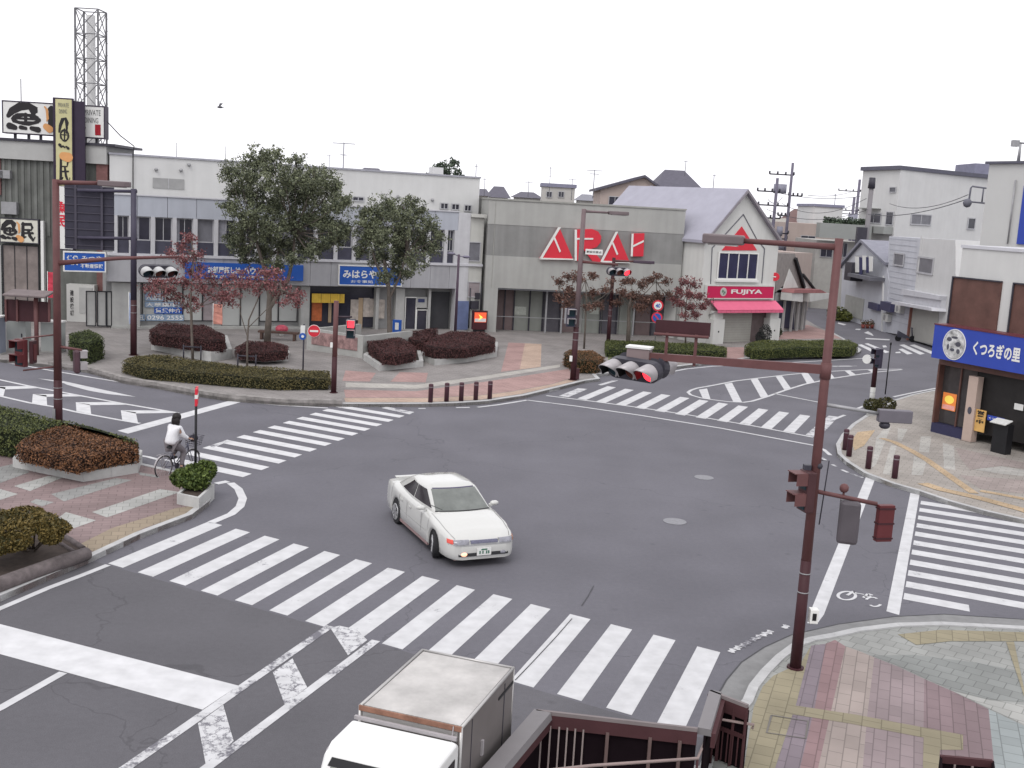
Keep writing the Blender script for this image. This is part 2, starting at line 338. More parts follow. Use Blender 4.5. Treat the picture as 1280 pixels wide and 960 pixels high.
def textmesh(txt, bold=0.0):
    cu = bpy.data.curves.new('t', 'FONT'); cu.body = txt; cu.size = 1; cu.offset = bold; cu.extrude = .0; cu.resolution_u = 3
    o = bpy.data.objects.new('t', cu); COL.objects.link(o); dg = bpy.context.evaluated_depsgraph_get(); me = bpy.data.meshes.new_from_object(o.evaluated_get(dg))
    vs = [v.co.copy() for v in me.vertices]; fs = [list(p.vertices) for p in me.polygons]
    bpy.data.objects.remove(o); bpy.data.curves.remove(cu); bpy.data.meshes.remove(me); return vs, fs
def ftext(Fc, txt, rect, d, mat, parent, name='lettering', bold=.0, vertical=False, shear=0):
    x0, x1, z0, z1 = rect; mb = MB(); chars = list(txt) if vertical else [txt]; n = len(chars)
    for i, c in enumerate(chars):
        vs, fs = textmesh(c, bold)
        if not vs: continue
        ax, bx = min(v.x for v in vs), max(v.x for v in vs); ay, by = min(v.y for v in vs), max(v.y for v in vs)
        if vertical: cz1 = z1-(z1-z0)*(i+.06)/n; cz0 = z1-(z1-z0)*(i+.94)/n; cx0, cx1 = x0, x1
        else: cx0, cx1, cz0, cz1 = x0, x1, z0, z1
        mb.add([Fc.P(cx0+(v.x-ax)/(bx-ax+1e-6)*(cx1-cx0), cz0+(v.y-ay)/(by-ay+1e-6)*(cz1-cz0), d) for v in vs], fs)
    return mb.build(name, mat, parent)

# ------------------------------------------------------------------ shared materials
A_ASPH = asphalt(); P_WHITE = paint('road_paint', .37); P_WORN = paint('road_paint_worn', .62); P_CRACK = paint('road_paint_cracked', .52, cracks=True); P_FRESH = paint('road_paint_fresh', .24, (.56,.56,.57))
MAROON = M('maroon_paint', (.045,.014,.018), .6, .18, 3); BROWNRED = M('brown_red_paint', (.12,.052,.052), .6, .15, 3)
DKMETAL = M('dark_metal', (.04,.038,.05), .5, .2, 4); GREYM = M('grey_metal', (.3,.3,.31), .45, .12, 4, metal=.3)
WHITEW = M('white_wall', (.56,.56,.555), .8, .05, .8, streak=.05); CREAMW = M('cream_wall', (.5,.5,.47), .85, .06, .7, streak=.08)
CONC = M('concrete', (.36,.36,.345), .9, .14, 1.5, bump=.3, streak=.1); KERB = M('kerb_stone', (.40,.40,.40), .9, .16, 3, bump=.3)
STONE = M('planter_stone', (.42,.42,.41), .9, .16, 2.2, bump=.3)
SIGNWHITE = M('sign_white', (.68,.68,.66), .5, .04, 1); SIGNRED = M('sign_red', (.58,.03,.05), .45, .06, 2); SIGNBLUE = M('sign_blue', (.02,.09,.38), .45, .08, 2)
BLACK = M('black_paint', (.012,.012,.014), .5, .1, 2); LENSRED = M('lit_red_lens', (1,.04,.06), .3, 0, 1, emit=2.0); SILVER = M('silver_hood', (.36,.34,.35), .4, .15, 5, metal=.2)
# ================================================================== SETTING: ground, road, pavements, markings
mb = MB(); mb.sheet([(-3000, -600, -.25), (3000, -600, -.25), (3000, 4500, -.25), (-3000, 4500, -.25)]); setp(mb.build('ground', M('ground_soil', (.16,.155,.14), .95, .2, .05)), kind='structure')
mb = MB(); mb.sheet([(-120, -30, 0), (120, -30, 0), (120, 150, 0), (-120, 150, 0)])
mb.prism([(-120, -30), (120, -30), (120, 150), (-120, 150)], -.24, -.01)
ROAD = setp(mb.build('road', A_ASPH), kind='structure')
mb = MB(); n__ = Vector((math.cos(rad(-19.47)), math.sin(rad(-19.47)), 0)); d__ = Vector((-n__.y, n__.x, 0))
q__ = [G(*p) for p in [(135.6,706.5),(788.4,896.5)]]; e__ = (q__[1]-q__[0]).normalized(); a__, b__ = q__[0]-e__*3, q__[1]+e__*2.2
mb.sheet([(v.x, v.y, .0015) for v in (a__, b__, b__-d__*40, a__-d__*40)]); mb.build('resurfaced_lane', asphalt('asphalt_dark', (.096,.093,.103)), ROAD)
def gpoly(px, z): return [G(x, y, z) for x, y in px]
# stripes from the surveyed crosswalk fits: normal angle, offset of stripe 0, period; end lines by two marks each
def linex(p, n, c, a, b):   # intersection of line n.X=c with line a-b
    d = b-a; t = (c - n.dot(a))/n.dot(d); return a+d*t
def crosswalk(name, th, idx, endA, endB, off0, per, wd=.45, mat=P_WHITE, skew=None):
    mb = MB(); n = Vector((math.cos(th), math.sin(th), 0))
    A0, A1 = G(*endA[0]), G(*endA[1]); B0, B1 = G(*endB[0]), G(*endB[1])
    for i in idx:
        c0 = off0+per*i; c1 = c0+wd*(1 if per > 0 else -1)
        j = random.uniform(-.02, .02)
        q = [linex(0, n, c0, A0, A1), linex(0, n, c1, A0, A1), linex(0, n, c1, B0, B1), linex(0, n, c0, B0, B1)]
        mb.sheet([(p.x+j*.3, p.y+j, .004) for p in q])
    return mb.build(name, mat, ROAD)
def offs(th, marks):
    n = Vector((math.cos(th), math.sin(th), 0)); xs = [i for i, p in marks]; ys = [n.dot(G(*p)) for i, p in marks]
    a, b = np.polyfit(xs, ys, 1); return float(b), float(a)
tB = rad(-19.47); o, p_ = offs(tB, [(0,(261.4,652.2)),(0,(135.6,704.5)),(2,(332.3,668.3)),(4,(408.6,686.9)),(7,(533.1,716.2)),(7,(432.8,785.8)),(10,(668.1,752.6)),(12,(698.8,867.6)),(14,(871.3,806.8)),(14,(820.3,903.4))])
crosswalk('near_crosswalk', tB, range(15), [(261.4,652.2),(898.8,814.7)], [(135.6,704.5),(788.4,894.4)], o, p_)
tL = rad(62.0); o, p_ = offs(tL, [(0,(310.9,593.1)),(2,(355,575.2)),(4,(394.1,559.8)),(6,(429.2,547)),(8,(461.4,535.5)),(10,(490.9,524.5)),(12,(517.9,515.2)),(5,(319.8,536.4))])
crosswalk('left_crosswalk', tL, range(0, 12), [(186,581),(415,509.5)], [(305,596),(511.5,517.5)], o-.45, p_, mat=P_FRESH)
mb = MB(); mb.sheet(gpoly([(477,510),(483,508.3),(518,515),(512,517.8)], .0065)); mb.sheet(gpoly([(262,557),(279,551.5),(284,549.6),(290,551),(280,554),(266,560)], .0065))
mb.sheet(gpoly([(418,508.4),(424,507.2),(432,508.6),(426,510)], .0065)); mb.build('crosswalk_stub', P_WORN, ROAD)
tR = rad(-114.47); o, p_ = offs(tR, [(0,(1150.9,626.8)),(2,(1147.5,644.4)),(4,(1143.8,663.8)),(6,(1140,686.3)),(8,(1135.3,711.9)),(10,(1130.2,741.9)),(3,(1280,675.6)),(6,(1280,709.7)),(9,(1280,754.7))])
crosswalk('right_crosswalk', tR, range(1, 10), [(1152,622),(1129,749.4)], [(1330,622),(1345,790)], o, p_)
crosswalk('right_crosswalk_edge', tR, (0,), [(1152,622),(1129,749.4)], [(1217,622),(1221,645)], o, p_)
crosswalk('right_crosswalk_kerbside', tR, (10,), [(1152,622),(1129,749.4)], [(1210,750),(1213,770)], o, p_)
tT = rad(-22.6); o, p_ = offs(tT, [(0,(722.5,485.2)),(0,(698.3,495)),(2,(782.7,485.6)),(2,(745.9,502.3)),(4,(828,491.6)),(4,(795.2,508)),(8,(925.2,505.6)),(8,(897.8,523.9)),(11,(1000.9,518.4)),(11,(979.1,538.8))])
crosswalk('far_crosswalk', tT, range(1, 12), [(760,482.8),(1001,518.4)], [(698,494.5),(1007,543.4)], o, p_, wd=.43)
def marks(name, polys, mat, z=.004):
    mb = MB()
    for q in polys: mb.sheet(gpoly(q, z))
    return mb.build(name, mat, ROAD)
def stroke(mb, pts, w, z=.008, taper=False):
    P = [G(*p, z) for p in pts] if not isinstance(pts[0], Vector) else pts
    L_, R_ = [], []
    for i, p in enumerate(P):
        d = (P[min(i+1, len(P)-1)]-P[max(i-1, 0)]).normalized(); n = Vector((-d.y, d.x, 0)); L_.append(p+n*w/2); R_.append(p-n*w/2)
    for i in range(len(P)-1): mb.add([R_[i], R_[i+1], L_[i+1], L_[i]], [(0,1,2,3)])
marks('far_crosswalk_ends', [[(698.3,495),(710.8,496.3),(735,486.1),(722.5,485.2)], [(1007,543.4),(1016.6,546),(1029,541),(1048,521),(1036,519.5),(1026,527)], [(747,480.9),(752,481.8),(773,475.6),(768,474.8)]], P_WORN, .006)
def lines(name, L_, w, mat=P_WHITE, z=.008):
    mb = MB()
    for l in L_: stroke(mb, l, w, z)
    return mb.build(name, mat, ROAD)
lines('edge_line', [[(682.7,494.4),(740,501.5),(800,509.5),(860,518.5),(940,532),(1016.6,546.5)], [(523,510.6),(532,510.5)], [(570,509.5),(587,509.2)], [(597,509),(622,506),(659,500.1)], [(659,500.1),(720,507.5),(800,519),(900,535),(1016.6,556.5),(1030,562),(1038,569)],
 [(831,466.2),(857.5,461.2),(891,457.8),(917.5,456.8)], [(981,453.6),(1040,450.2),(1084,447.6)], [(968,492),(1012,500.5),(1060,509.7),(1081,513.5)], [(1067,512.3),(1081,507.2)], [(1056,518.7),(1040,525)], [(1117,496),(1140,491),(1170,485.2),(1200,482)],
 [(-40,447),(0,451.6),(65.6,463.4),(110.6,471),(240,492.4),(290,500.8)], [(308,502.6),(350,506.5),(409.7,510)], [(-60,788),(0,760.5),(60,735),(101,719.5),(135,706)], [(172,569),(185,571),(200,575)]], .15)
lines('corner_line', [[(270,604.5),(285,601.5)], [(288,603.5),(298,611),(303.5,623),(300,633),(289,642.5),(264,653)]], .22, P_FRESH)
lines('dotted_line', [[(1027,572),(1033,576)], [(1040,580.5),(1046,583)], [(1052,587),(1060,590.5)], [(1064,592),(1072,595),(1079,597)]], .12, P_WORN)
isl_top = [(860,490.3),(864,487.6),(871,485.2),(894.7,481),(918,476.3),(946,472.8),(985,468.3),(1010,466),(1040,464),(1084,461.9),(1127.5,461.3)]
isl_bot = [(860,490.3),(863.4,493.6),(876,497.3),(891.6,499.7),(910,502),(929,502.9),(940,501.4),(958.8,495.8),(980.6,488),(1005.6,480.3),(1022,476.8),(1040,473),(1070,468.5),(1096,465),(1127.5,462)]
lines('hatched_island_outline', [isl_top, isl_bot], .15, P_WHITE)
marks('hatched_island_bars', [[(873.6,487),(883.8,485.6),(888.4,499.7),(878.3,497.3)], [(905.6,479.8),(915,478.3),(927.5,502.5),(916.6,502)], [(938.4,474.4),(947,473.2),(960.3,495),(951,496.8)], [(969.7,470.6),(977.5,469.8),(988.4,485),(980.6,487.5)], [(1001.7,467),(1010,466.3),(1018,477),(1008.8,479.4)],
 [(1032,465),(1037,464.6),(1043,472),(1036,473.4)], [(1056,463.6),(1062.5,463.2),(1070,468.5),(1063,469.4)], [(1084,462.1),(1090,461.9),(1095,464.6),(1090,465.3)]], P_WHITE)
marks('distant_crosswalk', [[(1072,431),(1077,430.4),(1098,439.6),(1092,441)], [(1080.6,429.5),(1085,429),(1112,440),(1107,441.3)], [(1103,432),(1107,431.6),(1109,434),(1104,434.3)], [(1120,440),(1125,439.6),(1126,441.3),(1119,441.3)], [(1123,436.5),(1128,435.7),(1141,442),(1134,443)], [(1124,431.3),(1130,430.4),(1156,442),(1150,443.3)], [(1137,431.5),(1143,430.5),(1170,441),(1164,442.4)], [(1082,422.4),(1112,424),(1112,425.4),(1082,423.8)], [(1048,403),(1058,405.5),(1055,406.6),(1047,404.5)], [(1070,411),(1076,411),(1075,412.5),(1069,412)], [(1085,414),(1090,417),(1092,420),(1080,416)]], P_FRESH)
marks('lane_arrow', [[(1085,449.5),(1092,447),(1092,452),(1090,453.6)], [(47,473),(80,476.5),(118,484.8),(170,496),(135,492.5),(112,488.5),(84,481),(80,479)]], P_WHITE)
lines('faint_line', [[(1040,457.8),(1072,457.5)]], .25, P_WORN)
marks('stop_line', [[(147,538.4),(160,542),(303.5,502),(290,500)]], P_FRESH)
marks('near_stop_line', [[(-60,765),(0,780),(298,857),(253,887),(0,817.5),(-60,802)]], P_FRESH)
lines('lane_line', [[(-60,913),(0,885),(79,840.5)]], .16)
lines('hatch_outline', [[(120,984),(157,960),(412.5,782.4)], [(225,985),(258,960),(470,800.5)]], .17, P_WORN, z=.008)
marks('hatch_bars', [[(413,785),(424,782),(446,787),(459,800),(435,819)], [(341,840),(365.6,823),(384,859),(356,881)], [(247.5,904),(279,881),(292,926),(258,960)], [(140,984),(165,962),(175,1010),(120,1030)]], P_CRACK, .0062)
lines('chevron_zone_outline', [[(-40,467),(0,474.7),(34,482),(103,495),(150,503.8),(223,516.2)], [(-40,487),(0,495),(37.5,503.6),(67.5,508.4),(95.6,515),(150,525),(175,529.2)]], .15, P_FRESH)
marks('chevrons', [[(41,492.5),(58,494),(59,507.5),(40,503.8)], [(41,492.5),(90,492.8),(103,495.4),(58,495.9)], [(94.7,502.8),(112.5,505.6),(114,517.5),(95.6,514)], [(94.7,502.8),(145,502.6),(161,505.8),(112,506.4)], [(151,512.8),(169.7,515.4),(172.5,528.5),(152.8,525)], [(151,512.8),(205,513.2),(223,516),(169.7,516.8)], [(-8,483),(7,484),(4,496.5),(-10,493)], [(-8,483),(36,482.6),(50.6,485),(7.5,486.7)]], P_FRESH)
marks('bicycle_lane_bars', [[(1082.5,596),(1093.8,598.8),(1030,768),(1022,779),(1009,779),(1016,757)], [(1138,616),(1149.4,618.4),(1124,768.8),(1108,764)]], P_WHITE)
# bicycle symbol painted on the road
mb = MB()
def ell(mb, cx, cy, rx, ry, w, a0=0, a1=360, n=22, z=.008):
    stroke(mb, [(cx+rx*math.cos(rad(a0+(a1-a0)*i/n)), cy+ry*math.sin(rad(a0+(a1-a0)*i/n))) for i in range(n+1)], w, z)
ell(mb, 1058.5, 744.5, 11, 5.2, .07); ell(mb, 1094, 754, 7, 4, .06, 20, 150); ell(mb, 1090, 750, 7, 3.4, .06, 190, 330)
stroke(mb, [(1059,744),(1067,739),(1071,742)], .07, .011); stroke(mb, [(1069,741),(1080,743)], .05); stroke(mb, [(1079,747),(1085,742),(1089,746),(1080,745)], .06); stroke(mb, [(1085,742),(1091,744)], .06)
mb.build('bicycle_symbol', P_WHITE, ROAD)
# worn lettering-like dashes along the kerb
mb = MB()
for i, (x, y) in enumerate([(915,813.5),(922,810),(929,806.8),(935,803.5),(942,799.5),(948,796.5),(955,793),(962,790.3),(968,787.8),(982,783.5)]):
    if i == 8: continue
    stroke(mb, [(x-3.4, y+1.2), (x+3.2, y-1.6)], .10); stroke(mb, [(x-1.5, y-3), (x+1.6, y+2.4)], .07, .011)
mb.build('worn_marking', P_WORN, ROAD)
# crack sealing and a darker patch band round the junction
lines('repair_seam', [[(644,850),(667,826),(695,796),(715,773)], [(727,757),(735,745),(742,732)]], .018, M('tar', (.045,.045,.05), .6, .2), z=.013)
# manhole covers
for (x, y, r) in ((843.5, 652, .31), (880, 597, .30)):
    c = G(x, y); mb = MB(); mb.tube([c+Vector((0,0,.001)), c+Vector((0,0,.012))], [r, r], 28); o_ = mb.build('manhole_cover', M('iron_cover', (.22,.22,.235), .6, .15, 12, metal=.2), ROAD)

# ---- pavements
def pavement(name, px, mat, zt=PZ):
    mb = MB(); P = [q if isinstance(q, Vector) else G(q[0], q[1], zt) for q in px]
    mb.prism([(p.x, p.y) for p in P], -.02, zt); return setp(mb.build(name, mat), kind='structure'), P
def inset(P, d):
    n = len(P); out = []
    a = sum(P[i].x*P[(i+1) % n].y - P[(i+1) % n].x*P[i].y for i in range(n)); s = 1 if a > 0 else -1
    for i in range(n):
        e1 = (P[i]-P[i-1]); e2 = (P[(i+1) % n]-P[i]); e1.z = e2.z = 0; e1.normalize(); e2.normalize(); n1 = Vector((-e1.y, e1.x, 0))*s; n2 = Vector((-e2.y, e2.x, 0))*s
        b = (n1+n2); b = b.normalized() if b.length > 1e-6 else n1
        out.append(P[i] + b*(d/max(.4, b.dot(n1))))
    return out
def kerb(name, P, i0, i1, parent, w=.18, out=0.0, h=PZ+.03, mat=None, seg=.6):
    "row of kerb stones along vertices i0..i1 of the outline"
    Q = inset(P, w); O = inset(P, -out) if out else P; mb = MB()
    for i in range(i0, i1):
        a, b, c, d = O[i % len(P)], O[(i+1) % len(P)], Q[(i+1) % len(P)], Q[i % len(P)]; L_ = (b-a).length; k = max(1, int(L_/seg))
        for j in range(k):
            t0, t1 = j/k, (j+1)/k; g = .006/max(L_/k, .01)
            t1 -= g/k
            q = [a.lerp(b, t0), a.lerp(b, t1), d.lerp(c, t1), d.lerp(c, t0)]
            mb.hexa([Vector((v.x, v.y, -.01)) for v in q] + [Vector((v.x, v.y, h)) for v in q])
    o = fix(mb.build(name, mat or KERB, parent)); return o
def band(name, px, mat, parent, z=PZ+.004):
    mb = MB(); mb.sheet([q if isinstance(q, Vector) else G(q[0], q[1], z) for q in px]); return mb.build(name, mat, parent)
rB = tB + math.pi/2      # road direction
# near right corner pavement
pxy = lambda X, Y: (860+X/3.048, 720+Y/3.048)
p1 = [(928,876),(936,857.5),(951,838.8),(970,820),(990.6,805),(1011,798),(1039,793),(1067.5,786.5),(1120,780),(1175,778.5),(1280,784),(1420,800)]
back = [Vector((16, 14, PZ)), Vector((14, 6, PZ)), Vector((2, 4, PZ)), Vector((-1.7, 8.5, PZ)), Vector((.0, 13.2, PZ)), Vector((.62, 15.1, PZ)), Vector((3.05, 15.1, PZ)), Vector((3.4, 16.2, PZ))]
GREYPV = paver('paver_pale_grey', (.32,.325,.31), -tB+.25, .3, .3)
PV1, P1 = pavement('near_pavement', p1+back, GREYPV); kerb('kerb', P1, 0, 11, PV1, .17); kerb('kerb', P1, 15, 20, PV1, .17)
# concrete gutter
gut = [(898.8,866),(908,850),(927,827.5),(955,809),(989,793.5),(1048,780),(1118,770.5),(1180,767.5),(1280,774),(1400,790)]
gin = [(928,882),(938,861),(953,842),(972,823),(992,808),(1040,796),(1120,782.8),(1175,781),(1280,787),(1400,803)]
mb = MB(); A_ = [G(*q, .006) for q in gut]; B_ = [G(*q, .006) for q in gin]
for i in range(9): mb.add([A_[i], B_[i], B_[i+1], A_[i+1]], [(0,1,2,3)])
mb.build('gutter', M('gutter_concrete', (.2,.2,.2), .9, .16, 3, bump=.2), ROAD)
lines('gutter_joint', [gut], .03, M('tar', (.045,.045,.05)), z=.0105)
YEL = paver('paver_yellow', (.31,.275,.19), rB*-1, .3, .3); PUR = paver('paver_purple', (.24,.2,.225), -rB, .4, .2); RED = paver('paver_red', (.285,.19,.195), -rB, .4, .2)
BEI = paver('paver_beige', (.36,.305,.28), -rB, .45, .22); PNK = paver('paver_pink', (.30,.242,.248), -rB, .4, .2); DPK = paver('paver_dark_pink', (.25,.185,.195), -rB, .4, .2)
MGR = paver('paver_mid_grey', (.255,.265,.255), -tB+.25, .3, .3); WHT = paver('paver_white', (.40,.40,.38), -tB+.25, .3, .3); BGR = paver('paver_blue_grey', (.31,.34,.34), -rB, .3, .3)
def B1(name, pts, mat, z=PZ+.004): return band(name, [pxy(*q) for q in pts], mat, PV1, z)
B1('paver_band', [(325,380),(430,330),(469,265),(414,480),(309,800),(180,800),(215,720),(250,500),(285,420)], YEL)
B1('paver_band', [(470,265),(525,258),(483,500),(410,800),(310,800),(415,480)], PUR)
B1('paver_band', [(525,258),(560,243),(600,268),(545,515),(480,800),(410,800),(483,500)], RED)
B1('paver_band', [(600,268),(650,285),(710,310),(682,540),(660,800),(480,800),(545,515)], BEI)
B1('paver_band', [(710,310),(800,345),(900,392),(895,800),(660,800),(682,540)], PNK)
B1('paver_band', [(900,392),(1010,440),(1145,507),(1175,800),(895,800)], DPK)
B1('paver_band', [(1145,507),(1290,575),(1400,640),(1400,800),(1175,800)], BGR)
B1('paver_band', [(700,303),(860,300),(1100,330),(1260,362),(1280,480),(1150,470),(1010,436),(900,388),(800,341)], MGR)
B1('paver_band', [(1012,440),(1150,474),(1285,492),(1400,520),(1400,630),(1290,570),(1145,503)], WHT)
B1('tactile_strip', [(335,482),(640,528),(1048,605),(1048,662),(960,662),(950,800),(893,800),(898,615),(620,562),(400,527),(335,510)], YEL, PZ+.008)
B1('tactile_strip', [(800,222),(960,205),(1280,214),(1420,225),(1420,262),(1280,248),(1000,248),(870,262)], YEL, PZ+.008)
B1('tactile_strip', [(1212,250),(1242,250),(1300,520),(1262,400)], YEL, PZ+.012)
mb = MB(); stroke(mb, [G(*pxy(*q), PZ+.013) for q in [(318,530),(458,552),(448,618),(300,596),(318,530)]], .035); mb.build('hatch_cover_frame', M('cover_seam', (.14,.13,.12), .8), PV1)
# right corner pavement
p2 = [(1170,487),(1140,493),(1117,500),(1096,511),(1082,519),(1065,530),(1052,543),(1045,555),(1047,567),(1058,577),(1080,591),(1115,604),(1150,614),(1185,626),(1230,638.5),(1280,650),(1420,690)]
PV2, P2 = pavement('corner_pavement', p2+[Vector((40, 33, PZ)), Vector((40, 52, PZ)), G(1210, 480, PZ)], paver('paver_greige', (.355,.325,.295), .5, .4, .2, tone=.88))
kerb('kerb', P2, 0, 16, PV2, .15, h=PZ+.01)
zz = lambda X, Y: (1080+X/6.4, 500+Y/6.4)
LGT = paver('paver_light', (.43,.415,.385), .5, .4, .2, tone=.88); ORG = paver('paver_orange', (.46,.345,.225), .5, .3, .3, tone=.88); PGR = paver('paver_pinkish', (.34,.29,.27), .5, .4, .2, tone=.88)
for q in ([(100,300),(170,215),(215,215),(95,520),(60,545)], [(270,225),(350,230),(300,330),(270,320)], [(215,360),(260,370),(205,600),(150,590)], [(455,290),(540,290),(520,420),(440,410)], [(400,450),(500,490),(470,600),(380,600)], [(630,340),(720,370),(730,560),(640,545)], [(870,555),(1100,530),(1280,560),(1280,610),(1100,590)]):
    band('paver_band', [zz(*r) for r in q], LGT, PV2)
for q in ([(730,380),(950,430),(1280,500),(1280,550),(1100,525),(850,560),(780,480)], [(760,600),(1280,640),(1400,700),(1400,760),(1280,750),(930,710)]): band('paver_band', [zz(*r) for r in q], PGR, PV2)
mb = MB(); stroke(mb, [G(*zz(*q), PZ+.009) for q in [(140,305),(240,335),(380,405),(500,475),(640,575),(760,660),(880,745)]], .3); stroke(mb, [G(*zz(*q), PZ+.013) for q in [(470,665),(620,715),(780,750),(950,790),(1280,880),(1500,960)]], .45)
stroke(mb, [G(*zz(*q), PZ+.009) for q in [(930,725),(1100,755),(1280,790),(1500,850)]], .3); mb.sheet([G(x, y, PZ+.009) for x, y in [(1064,551),(1072,540),(1094,537.5),(1080,557),(1068,563)]]); mb.build('tactile_strip', ORG, PV2)
# far pavement (station-front corner)
p3 = [(-150,428),(-60,438),(0,449.5),(60,456),(109,462.5),(153,475.6),(197,482.5),(240,491),(280,497),(308,499.6),(360,503.5),(428,504.8),(480,505),(531,504.8),(570,504),(611,501.3),(658,494),(700,483.8),(731,476),(750,473.5),(745,468),(760,466.5),(800,464.5),(831,462.3),(848,458),(891,452.8),(932.5,448),(981,446),(1020,444.5),(1060,442),(1074,440.5),(1077,437),(1070,433),(1060,426),(1040,415),(1022,408)]
PV3, P3 = pavement('far_pavement', p3+[Vector((24, 96, PZ)), Vector((20, 130, PZ)), Vector((-60, 130, PZ)), Vector((-60, 55, PZ))], paver('paver_grey_brown', (.245,.228,.22), .2, .4, .2, tone=.97))
kerb('kerb', P3, 3, 11, PV3, .24, h=PZ+.13, seg=.9, mat=M('rough_kerb', (.24,.225,.215), .95, .4, 3, bump=.6)); kerb('kerb', P3, 0, 3, PV3, .2, h=PZ+.03, seg=.9, mat=M('rough_kerb', (.24,.225,.215))); kerb('kerb', P3, 11, 34, PV3, .2, h=PZ+.015, seg=.9)
q3 = lambda X, Y: (600+X/5.333, 340+Y/5.333)
RB2 = paver('paver_red_far', (.34,.225,.21), .4, .4, .2, tone=.97); OR2 = paver('paver_orange_far', (.42,.315,.25), .4, .4, .2, tone=.97); PL2 = paver('paver_pale_far', (.40,.38,.35), .4, .4, .2, tone=.97)
band('paver_band', [q3(*r) for r in [(190,470),(300,475),(265,650),(140,665)]], RB2, PV3); band('paver_band', [q3(*r) for r in [(300,475),(410,480),(405,632),(265,650)]], OR2, PV3)
band('paver_band', [(430,487),(520,489),(600,478),(660,469),(711,461),(716,472),(690,480),(640,489),(600,494),(540,497),(432,497)], RB2, PV3)
band('paver_band', [(430,497.5),(540,497.5),(600,494.5),(640,489.5),(690,480.5),(716,472.5),(722,475.5),(690,483.5),(650,492.5),(600,499.5),(535,502.5),(432,502.5)], OR2, PV3)
band('paver_band', [(432,478),(520,481),(600,470.5),(700,455.5),(700,459),(600,475),(520,486),(432,484)], PL2, PV3)
for q in ([(432,463),(470,466),(462,477),(428,476)], [(500,465),(535,466),(532,478),(488,477)]): band('paver_band', q, RB2, PV3)
band('paver_band', [(972,409),(1010,406),(1045,418),(1052,423),(970,424)], RB2, PV3); band('paver_band', [(905,434),(930,434),(930,449),(908,451)], RB2, PV3)
band('paver_band', [(760,432),(905,440),(905,446),(850,452),(760,455)], paver('moss', (.2,.22,.12), 0, .4, .2), PV3)
# near left island pavement
p4 = [(-200,480),(-60,520),(60,549),(172,578),(225,590),(258,599),(268,612),(262,626),(240,643),(175,667.5),(110,698),(0,745),(-150,812)]
PV4, P4 = pavement('left_pavement', p4+[Vector((-30, 26, PZ))], paver('paver_dull_red', (.265,.198,.195), -.3, .4, .2)); kerb('kerb', P4, 1, 12, PV4, .16, h=PZ+.01)
l4 = lambda X, Y: (X/4, 480+Y/4)
WL4 = paver('paver_pale_left', (.43,.43,.41), -.3, .3, .3); GL4 = paver('paver_grey_left', (.31,.31,.30), -.3, .3, .3)
for q in ([(70,510),(240,460),(320,465),(150,535)], [(460,640),(800,525),(900,540),(535,667)], [(0,525),(90,550),(0,580),(-120,590),(-120,550)], [(330,640),(480,682),(330,735),(250,700)], [(-100,700),(0,640),(60,650),(0,690)]): band('paver_band', [l4(*r) for r in q], WL4, PV4)
for q in ([(255,550),(580,470),(660,480),(320,587)], [(-100,440),(60,400),(150,440),(0,495)], [(150,590),(180,575),(270,590),(210,612)], [(690,440),(780,455),(800,470),(700,455)]): band('paver_band', [l4(*r) for r in q], GL4, PV4)
band('tactile_strip', [l4(*r) for r in [(400,800),(560,720),(880,620),(960,610),(990,630),(720,720),(470,840)]], paver('paver_tan', (.33,.27,.2), -.3, .3, .3), PV4)
